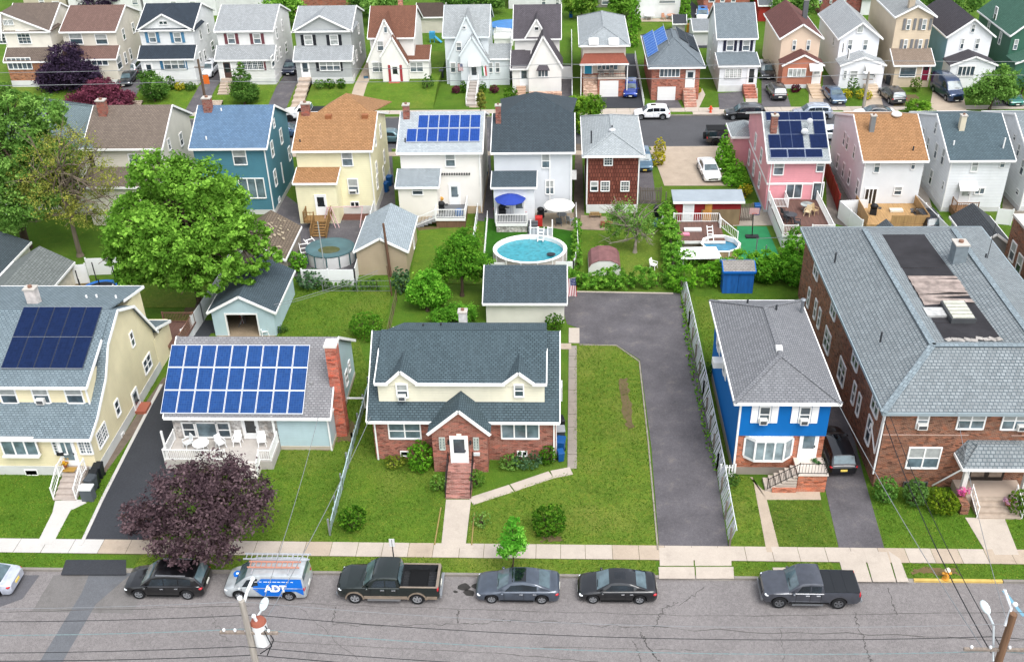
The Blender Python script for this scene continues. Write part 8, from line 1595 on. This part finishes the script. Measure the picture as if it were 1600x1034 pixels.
table('dark round table on the pink house deck', x0+1.2, 87.4, 1.35, plain('#45474b'), .55); table('glass table with cushioned chairs on the pink house deck', x0+3.1, 89.6, 1.35, glass('#8a9a98'), .6)
x0, x1 = PY(1343, 340, 90)[0], PY(1437, 340, 90)[0]; h = deck('tan wooden deck with board railings behind the off white house', x0, x1, 87.6, YB-.04, .9, TWOOD, [], TWOOD, skirt=TWOOD); _m = MB().box(x0, x0+.06, 87.6, YB-.1, .95, 1.8).box(x1-.06, x1, 87.6, YB-.1, .95, 1.8).box(x0+2.2, x1-.06, 87.6, 87.66, .95, 1.8); each(_m, 'board_railing', TWOOD, h)
x, y = G(1400, 330, .9); solo(MB().box(x-.6, x+.6, y-.3, y+.3, .92, 1.1), 'storage_box', plain('#e2dccb', .88), 'cream storage box on the tan wooden deck', 'storage box')
def grill(label, x, y, z): h = local('barbecue', label, 'barbecue', 'barbecues on the decks'); MB().ball((0, 0, .85), .38, .3, .28).build('hood', plain('#1c1d20', 1, .5), h, 'all'); MB().box(-.3, .3, -.22, .22, 0, .6).build('cabinet', plain('#26282b', 1, .6), h); MB().box(.38, .65, -.2, .2, .72, .76).build('side_shelf', plain('#34363a'), h); return put(h, x, y, z, U(-.4, .4))
grill('covered black barbecue on the tan wooden deck', *G(1364, 335, .9), .9); grill('black barbecue on the white solar house deck', *G(690, 331, 1.0), 1.0); grill('black barbecue under the blue umbrella', *G(785, 336, .95), .95); grill('black barbecue by the white umbrella patio', *G(845, 340), 0)
solo(MB().ball((*G(690, 318, 1.0), 1.6), .35, .3, .3), 'cushion_pile', plain('#d8a04a', .85), 'orange and grey cushions stacked on the white solar house deck', 'cushions', smooth=True); x, y = G(717, 335, 1.0); solo(MB().cyl((x, y, 1.0), (x, y, 1.5), .4, .35), 'kiddie_tub', plain('#2b5f9a', .9), 'blue tub on the white solar house deck', 'tub')
solo(MB().box(*sum(((q-.35, q+.35) for q in G(842, 352, .0)), ()), .0, .9), 'cooler_box', plain('#c0302c', .88), 'red cooler box on the steps by the pool landing', 'cooler'); x, y = G(753, 308); solo(MB().box(x-.35, x+.35, y-.5, y+.5, .2, .8), 'ride_on_mower', plain('#a83a38', .85), 'red mower in the alley beside the white solar house', 'mower')
solo(MB().box(*sum(((q-.4, q+.4) for q in G(620, 338)), ()), 0, .8), 'toy_slide', plain('#2c86b8', .9), 'blue and green plastic toy by the white solar house wing', 'toy')
# green covered pool yard
h = pool('covered_pool', 'round pool under a dark green cover with murky puddle, white sides', -20.9, 82.5, 2.2, 1.95, 1.25, plain('#dcdcdc', .88), plain('#4d6c70', .8), plain('#54757a', .8, .3, .3, .8), 24, -.03); MB().lathe([(.001, 1.295), (.5, 1.29)], (-20.9, 82.0, 0), 18, 2.0, 1.4, False).build('puddle', plain('#5a5f3c', .8, .1, .3, 1.5), h)
for lab, p, q in (('white plastic pool steps leaning beside the brown garage, upper', (480, 372), (497, 392)), ('white plastic pool steps leaning beside the brown garage, lower', (473, 378), (480, 404))): a = P3(*p, .9); b = P3(*q, .3); ladder2(lab, tuple(a), tuple(b), .8, 4, WHITE(), 'pool_steps')
x, y = G(500, 345, 0); solo(MB().cyl((*G(508, 425), 0), (*G(507, 425), 5.0), .05, .04), 'metal_pole', gloss('#c9cdd0', 1, .4, .5), 'thin shiny metal pole rising before the green covered pool', 'pole')
h = thing('swing_frame', 'pink and white swing frame beside the wooden back stairs', 'swing frame', (*G(525, 352), 0)); xa, ya = G(518, 352); m = MB()
for dx in (-.9, .9): m.bar((xa+dx*.2, ya, 1.9), (xa+dx*.2-.6, ya-.6, 0), .07, .07).bar((xa+dx*.2, ya, 1.9), (xa+dx*.2+.7, ya-.6, 0), .07, .07)
m.bar((xa-.3, ya, 1.9), (xa+3.2, ya+.2, 1.9), .06, .06).bar((xa+3.2, ya+.2, 1.9), (xa+2.9, ya-.6, 0), .07, .07); m.build('frame', plain('#d6b3b3', .85), h)
# trampolines
def trampoline(label, px, py, r, col, poles=6, z=.75):
    x, y = G(px, py, z); h = thing('trampoline', label, 'trampoline', (x, y, 0), 'trampolines behind the cream house'); MB().lathe([(.001, z), (r*.8, z)], (x, y, 0), 20, cap=False).build('mat', plain('#22252b', 1, .6), h); MB().lathe([(r*.8, z+.01), (r, z+.03), (r*1.01, z-.05)], (x, y, 0), 20, cap=False).build('rim_pad', plain(col, .9), h)
    m = MB()
    for i in range(6): a = 6.283*i/6; m.cyl((x+math.cos(a)*r, y+math.sin(a)*r, 0), (x+math.cos(a)*r, y+math.sin(a)*r, z if i >= poles else 2.6), .05)
    each(m, 'pole', plain('#1c1e22'), h)
trampoline('large trampoline with blue rim and black net poles', 156, 452, 1.7, '#2a6ab8'); trampoline('small trampoline with blue and white rim beside the maple', 193, 463, .75, '#6f93c0', 0, .6)
x0, y0 = G(228, 515, 1.0); deck('brown back deck behind the cream gambrel house', -32.3, -29.6, 66.6, 70.2, .9, DECKM, [[(-32.2, 70.1), (-29.7, 70.1), (-29.7, 66.7)]], wood('#8f6a58', .8, .12), gap=.12)
x, y = G(88, 458, 0); solo(MB().box(x-1.2, x+1.0, y-.6, y+.6, 0, .6).box(x-.8, x+.2, y-.4, y+.4, .6, .9), 'junk_pile', plain('#55504c', .8, .8, .6, 2), 'pile of covered junk beside the cream block garage', 'junk pile'); x, y = G(120, 440); chair('grey garden chair by the white fence panel', x, y, 0, plain('#9a9ca0'), .3)
# front street furniture
x, y = G(617, 887); h = thing('street_sign', 'narrow parking sign on a dark post behind the green pickup', 'street sign', (x, y, 0)); MB().cyl((x, y, 0), (x, y, 2.3), .035).build('post', plain('#3a3c3e'), h); MB().box(x-.16, x+.16, y-.03, y-.015, 1.75, 2.35).build('sign_plate', plain('#dfe1e0', .9), h)
def hydrant(label, px, py, col, cap, z=0):
    x, y = G(px, py, z); h = thing('fire_hydrant', label, 'fire hydrant', (x, y, z), 'fire hydrants by the two streets'); MB().lathe([(.2, 0), (.2, .05), (.13, .06), (.13, .6), (.17, .62), (.17, .66)], (x, y, z), 12).build('barrel', plain(col, .9), h); MB().lathe([(.17, .66), (.15, .74), (.08, .82), (.03, .88)], (x, y, z), 12).build('bonnet', plain(cap, .9), h)
    MB().cyl((x-.26, y, z+.45), (x+.26, y, z+.45), .07).cyl((x, y-.25, z+.42), (x, y, z+.42), .09).build('nozzle', plain(col, .9), h)
hydrant('yellow fire hydrant with cream cap on the bare verge', 1477, 904, '#d89a3c', '#ece3c6'); hydrant('orange red fire hydrant on the back street verge', 1110, 176, '#e0522e', '#e0522e')
def pot(label, px, py, z, col, r=.2): x, y = G(px, py, z); h = thing('flower_pot', label, 'flower pot', (x, y, z), 'flower pots'); MB().lathe([(r*.75, 0), (r, r*1.4)], (x, y, z), 12).build('pot', plain('#9a5f48', .85), h); L = [(x, y, z+r*1.9, r*1.5, r*1.5, r)]; C, S, T, B = cloud(L, 160, .06, .4, 10, .6); o = bpy.data.objects.new('flowers', leaf_mesh('flowers', C-np.array((x, y, z)), S, T, leaf(col, None, .8), B)); COL.objects.link(o); o.parent = h
pot('pot of pink flowers left of the apartment entrance steps', 1503, 775, .6, '#c0629a', .24); pot('pot of grey pink flowers right of the apartment entrance steps', 1575, 788, .6, '#a888a0', .22); pot('yellow flower pot at the cream house door', 102, 728, .95, '#c9a436', .2); pot('green potted plant on the blue house landing', 1274, 727, 1.2, '#3f6a3a', .16); pot('pink flower basket at the blue umbrella deck corner', 777, 332, .9, '#c77a8a', .2); pot('red flower basket at the deck steps', 822, 334, .9, '#c75a6a', .2)
# flags
def flag(label, px, py, z, w, hgt, kind, dirx=.5, pole=True, Y=None):
    x, y = G(px, py, z) if Y is None else (PY(px, py, Y)[0], Y)
    z = z if Y is None else PY(px, py, Y)[1]
    h = thing('flag', label, 'flag', (x, y, z), 'flags on the houses'); cols = {'us': ['#b02a3a', '#f0f0f0']*6+['#b02a3a'], 'it': ['#2a8a4a', '#f0f0f0', '#d0303a']}[kind]; n = len(cols); k = 8
    def pt(u, v): return (x+dirx*v*.25+(u-.5)*w, y+.06*math.sin(u*9+v*3)-.1, z-v*hgt)
    for i, c in enumerate(cols):
        m = MB()
        for j in range(k): m.poly([pt(i/n, (j+1)/k), pt((i+1)/n, (j+1)/k), pt((i+1)/n, j/k), pt(i/n, j/k)])
        m.build('stripe', plain(c, .85, .8, .03), h)
    if kind == 'us':
        m = MB(); q = lambda u, v: (pt(u, v)[0], pt(u, v)[1]-.012, pt(u, v)[2]); a = .46
        for j in range(3):
            for i in range(4): m.poly([q(a+(1-a)*i/4, .4*(j+1)/3), q(a+(1-a)*(i+1)/4, .4*(j+1)/3), q(a+(1-a)*(i+1)/4, .4*j/3), q(a+(1-a)*i/4, .4*j/3)])
        m.build('canton', plain('#2b3a70', .85, .8, .03), h)
        m = MB()
        for i in range(5):
            for j in range(4): a0, b0, c0 = q(a+.05+(1-a)*.2*i, .05+.085*j); m.box(a0, a0+.03*w+.01, b0-.012, b0-.008, c0-.04, c0)
        m.build('stars', plain('#f0f0f0', .9), h)
    if pole: MB().bar((x-w*.5-.25, y+.35, z-.45), (x+w*.55, y-.1, z+.1), .03, .03).build('flag_pole', plain('#c9c4b8'), h)
flag('stars and stripes flag on the corner of the white garage', 891, 434, 2.6, .9, 1.7, 'us'); flag('small stars and stripes flag left of the ice blue tudor door', 719, 100, 0, .6, .9, 'us', .2, True, 129.6); flag('green white and red flag right of the ice blue tudor door', 756, 103, 0, .6, 1.3, 'it', .3, True, 129.6)
# --- utility poles and wires
PB, PG = wood('#8b6a50', .75, .1), wood('#b3aca2', .8, .1); CER = gloss('#dfe3e6', 1, .35); WIRE = plain('#26282b', .9, .7); WG = 'overhead wires'
def lamp_arm(h, x, y, z, x2, y2, z2):
    a = MB().tube([(x, y, z), (x+(x2-x)*.5, y+(y2-y)*.5, z2-.02), (x2, y2, z2)], .05).build('lamp_arm', gloss('#cfd6d8', 1, .4, .4), h); MB().ball((x2, y2+.25, z2+.02), .2, .42, .11).build('street_lamp_head', plain('#d6e2e2', .9, .35), h, 'all')
PX1, PX2, PYY = -13.75, 18.9, 31.0
def pole(label, x, y, ht, mat, r=.17, lean=(0, 0), z=-.2):
    h = thing('utility_pole', label, 'utility pole', (x, y, z), 'utility poles'); MB().cyl((x+lean[0], y+lean[1], z), (x, y, ht), r*1.15, r*.8, 12).build('pole', mat, h, True); return h
h = pole('pale utility pole with white transformer can and street lamp, bottom left', PX1, PYY, 10.75, PG); MB().box(PX1-1.3, PX1+1.3, PYY-.06, PYY+.06, 8.7, 8.82).build('crossarm', wood('#8d8176'), h)
t = MB().cyl((PX1+.42, PYY+.25, 7.85), (PX1+.42, PYY+.25, 9.15), .34, .34, 16).build('transformer', plain('#eef0f0', .9, .4), h, True); MB().lathe([(.36, 9.15), (.3, 9.27), (.05, 9.31)], (PX1+.42, PYY+.25, 0), 16).build('transformer_lid', plain('#9a5a48', .85), t); MB().cyl((PX1+.36, PYY+.2, 9.3), (PX1+.34, PYY+.1, 9.7), .07).ball((PX1+.34, PYY+.1, 9.7), .1).build('bushing', CER, t)
lamp_arm(h, PX1+.1, PYY+.1, 8.4, PX1+.4, PYY+1.1, 9.1); MB().tube([(PX1, PYY, 10.4), (PX1+.2, PYY+.3, 11.0), (PX1+.4, PYY+.7, 11.35)], .07).ball((PX1-.1, PYY+.1, 10.8), .12).ball((PX1+.4, PYY+.7, 11.35), .1).build('insulator', CER, h)
for i in range(5): MB().ball((PX1-1.1+.5*i, PYY, 8.9), .07, .07, .1, 8, 6).build('insulator', CER, h)
MB().tube([(PX1+.8, PYY, 9.2), (PX1+1.0, PYY+.1, 8.2), (PX1+.6, PYY, 7.3)], .025).tube([(PX1+.75, PYY-.1, 9.0), (PX1+.9, PYY, 7.9), (PX1+.3, PYY, 7.4)], .025).build('drop_cable', WIRE, h)
h = pole('brown utility pole with lamp arm at the bottom right corner', PX2+.1, PYY, 10.6, PB, .19, (.1, 0)); lamp_arm(h, PX2-.1, PYY, 7.7, PX2-.15, PYY+1.5, 9.1); MB().box(PX2-1.5, PX2+1.5, PYY-.06, PYY+.06, 8.35, 8.47).build('crossarm', wood('#8d8176'), h); MB().tube([(PX2-.1, PYY, 9.9), (PX2+.05, PYY+.2, 10.7), (PX2-.3, PYY+.5, 11.5)], .06).ball((PX2+.12, PYY+.15, 11.0), .11).build('insulator', CER, h)
for i in range(4): MB().ball((PX2-1.2+.8*i, PYY, 8.55), .07, .07, .1, 8, 6).build('insulator', CER, h)
PXA, PXB = PX1-33, PX2+33
for xx, lab in ((PXA, 'utility pole left of the photo carrying the front wires'), (PXB, 'utility pole right of the photo carrying the front wires')): pass
def wire(label, p, q, sag, r=.016, mat=None, n=20, group=WG, lash=False):
    p, q = Vector(p), Vector(q); pts = [p.lerp(q, i/n)-Vector((0, 0, sag*4*(i/n)*(1-i/n))) for i in range(n+1)]; m = MB().tube(pts, r, 5)
    if lash:
        k = int((q-p).length/.35)
        for i in range(k): t = i/k; c = p.lerp(q, t)-Vector((0, 0, sag*4*t*(1-t))); d = (q-p).normalized()*.1; m.cyl(c-d, c+d, r*1.5, r*1.5, 5)
    o = m.build('overhead_wire', mat or WIRE); c = (p+q)/2; o.data.transform(Matrix.Translation(-c)); o.location = c; return tag(o, label, 'wire', group)
TEALW = plain('#7b9092', .8, .6); LW_ = plain('#8b8f92', .8, .6)
for (z, dy, rr, lab, mt, ls) in ((10.7, 0, .011, 'highest thin wire between the two front poles', LW_, False), (8.9, .9, .016, 'far cross arm wire between the two front poles', WIRE, False), (8.9, -.9, .016, 'near cross arm wire between the two front poles', WIRE, False), (8.9, .1, .016, 'pale lashed cable between the two front poles', TEALW, True), (7.3, 0, .02, 'thick low cable between the two front poles', WIRE, False)):
    wire(lab, (PX1, PYY+dy, z), (PX2, PYY+dy, z-.7), .75, rr, mt, lash=ls); wire(lab.replace('between the two front poles', 'running left from the pale pole'), (PXA, PYY+dy, z), (PX1, PYY+dy, z), .75, rr, mt, lash=ls); wire(lab.replace('between the two front poles', 'running right from the brown pole'), (PX2, PYY+dy, z-.7), (PXB, PYY+dy, z-.7), .75, rr, mt, lash=ls)
for lab, p, q, s_, rr in (('service wire from the pale pole to the ranch eave', (PX1, PYY, 8.4), (-16, 54.5, 3.4), .5, .018), ('second service wire from the pale pole to the brick house corner', (PX1, PYY, 8.0), (-12.4, 54.2, 3.6), .5, .02), ('black service wire from the brown pole to the apartment corner', (PX2, PYY, 8.6), (20.1, 51.6, 5.9), .6, .02), ('second black service wire from the brown pole to the apartment corner', (PX2-.3, PYY, 8.2), (20.0, 51.8, 5.2), .7, .026), ('pale service wire from the brown pole past the blue house', (PX2-.6, PYY, 8.3), (16.9, 55, 6.2), .5, .02), ('thin wire from the brown pole to the apartment roof', (PX2+.2, PYY, 9.5), (24, 51.2, 6.3), .5, .016)): wire(lab, p, q, s_, rr, WIRE if 'black' in lab else LW_)
for px, py, zt, lab in ((607, 432, 5.2, 'rough brown pole leaning beside the tan brick shed'), (609, 462, 2.9, 'thin rusty post on the ranch lawn edge')):
    x, y = G(px, py); pole(lab, x, y, zt, wood('#7a5a48', .75), .12 if zt > 4 else .05, (.2, 0), 0)
x, y = G(609, 462); wire('pair of pale wires from the rusty post to the blue garage', (x-.6, y-1, 3.0), (-22.9, 70, 2.6), .2, .02, LW_); wire('lower pale wire from the rusty post to the blue garage', (x-.6, y-1, 2.75), (-22.9, 70, 2.4), .2, .015, LW_)
yb_ = BK1+.6
for px, py, lab, mt in ((309, 93, 'brown utility pole with orange sign by the navy roofed house drive', wood('#6f5a4a', .8)), (1358, 112, 'pale utility pole on the back street by the rounded white porch', PG)):
    x, z = PY(px, py, yb_); h = pole(lab, x, yb_, z, mt, .16); MB().box(x-.6, x+.6, yb_-.05, yb_+.05, z-1.0, z-.9).build('crossarm', wood('#8d8176'), h)
    if px < 400: MB().box(x+.25, x+.95, yb_-.12, yb_-.06, z-3.0, z-1.9).build('sign_board', plain('#e0702a', .9), h)
    else: MB().ball((x-.5, yb_-.3, z-.05), .25, .4, .1).build('street_lamp_head', plain('#dfe3e6'), h, 'all')
for zz, lab, rr in ((6.2, 'upper wire along the back street', .03), (4.6, 'lower wire along the back street', .035)):
    xs_ = [-90, PY(309, 93, yb_)[0], 0, PY(1358, 112, yb_)[0], 90]
    for i, (a, b) in enumerate(zip(xs_[:-1], xs_[1:])): wire(lab+(', far left span', ', left middle span', ', right middle span', ', far right span')[i], (a, yb_, zz), (b, yb_, zz), .35, rr, LW_)
# back street yard bits
h = pool('covered_pool', 'round pool under a bright blue cover behind the ice blue tudor', *G(800, 38, 1.2), 3.4, 2.6, 1.2, WHITE(), plain('#3a76b4', .9), plain('#3f7fbe', .85, .4, .2, .8), 20, -.04)
x, y = G(785, 72, 0); h = deck('white stepped pool deck behind the ice blue tudor', x-1.2, x+1.6, y, y+2.4, 1.2, WHITE(), [[(x-1.2, y+.1), (x+1.6, y+.1)]], skirt=WHITE(), gap=.3)
x, y = G(676, 66); solo(MB().box(x-.4, x+.4, y-.4, y+.4, .6, 1.5).bar((x-.3, y-.3, 0), (x-.3, y-.3, .6), .1, .1).bar((x+.3, y-.3, 0), (x+.3, y-.3, .6), .1, .1).bar((x+.4, y-.2, .9), (x+1.4, y-.6, .1), .5, .05), 'toy_playhouse', plain('#3f97c0', .9), 'small blue plastic playhouse with slide behind the white tudor', 'toy')
x, y = G(1014, 31); table('white picnic table on the top edge patio', x, y, 0, PW, .8); table('tan patio table on the top edge patio', x+3.4, y, 0, plain('#b98a70'), .7); chair('tan patio chair on the top edge patio', x+2.2, y-.2, 0, plain('#b98a70'), .3)
x, y = G(1078, 52); solo(MB().box(x-.5, x+.5, y-.4, y+.4, .3, 1.3).box(x-.6, x-.3, y-.5, y-.3, 0, .5).box(x+.3, x+.6, y-.5, y-.3, 0, .5), 'mini_digger', plain('#d99a2a', .88), 'yellow toy digger beside the dark roofed playhouse', 'toy digger')
x, y = G(947, 120, 2.5); chair('left grey chair on the pale hip house balcony', PY(940, 118, 126.6)[0], 126.6, 2.5, plain('#a5a29c'), .2); chair('right grey chair on the pale hip house balcony', PY(955, 118, 126.6)[0], 126.6, 2.5, plain('#a5a29c'), -.2)
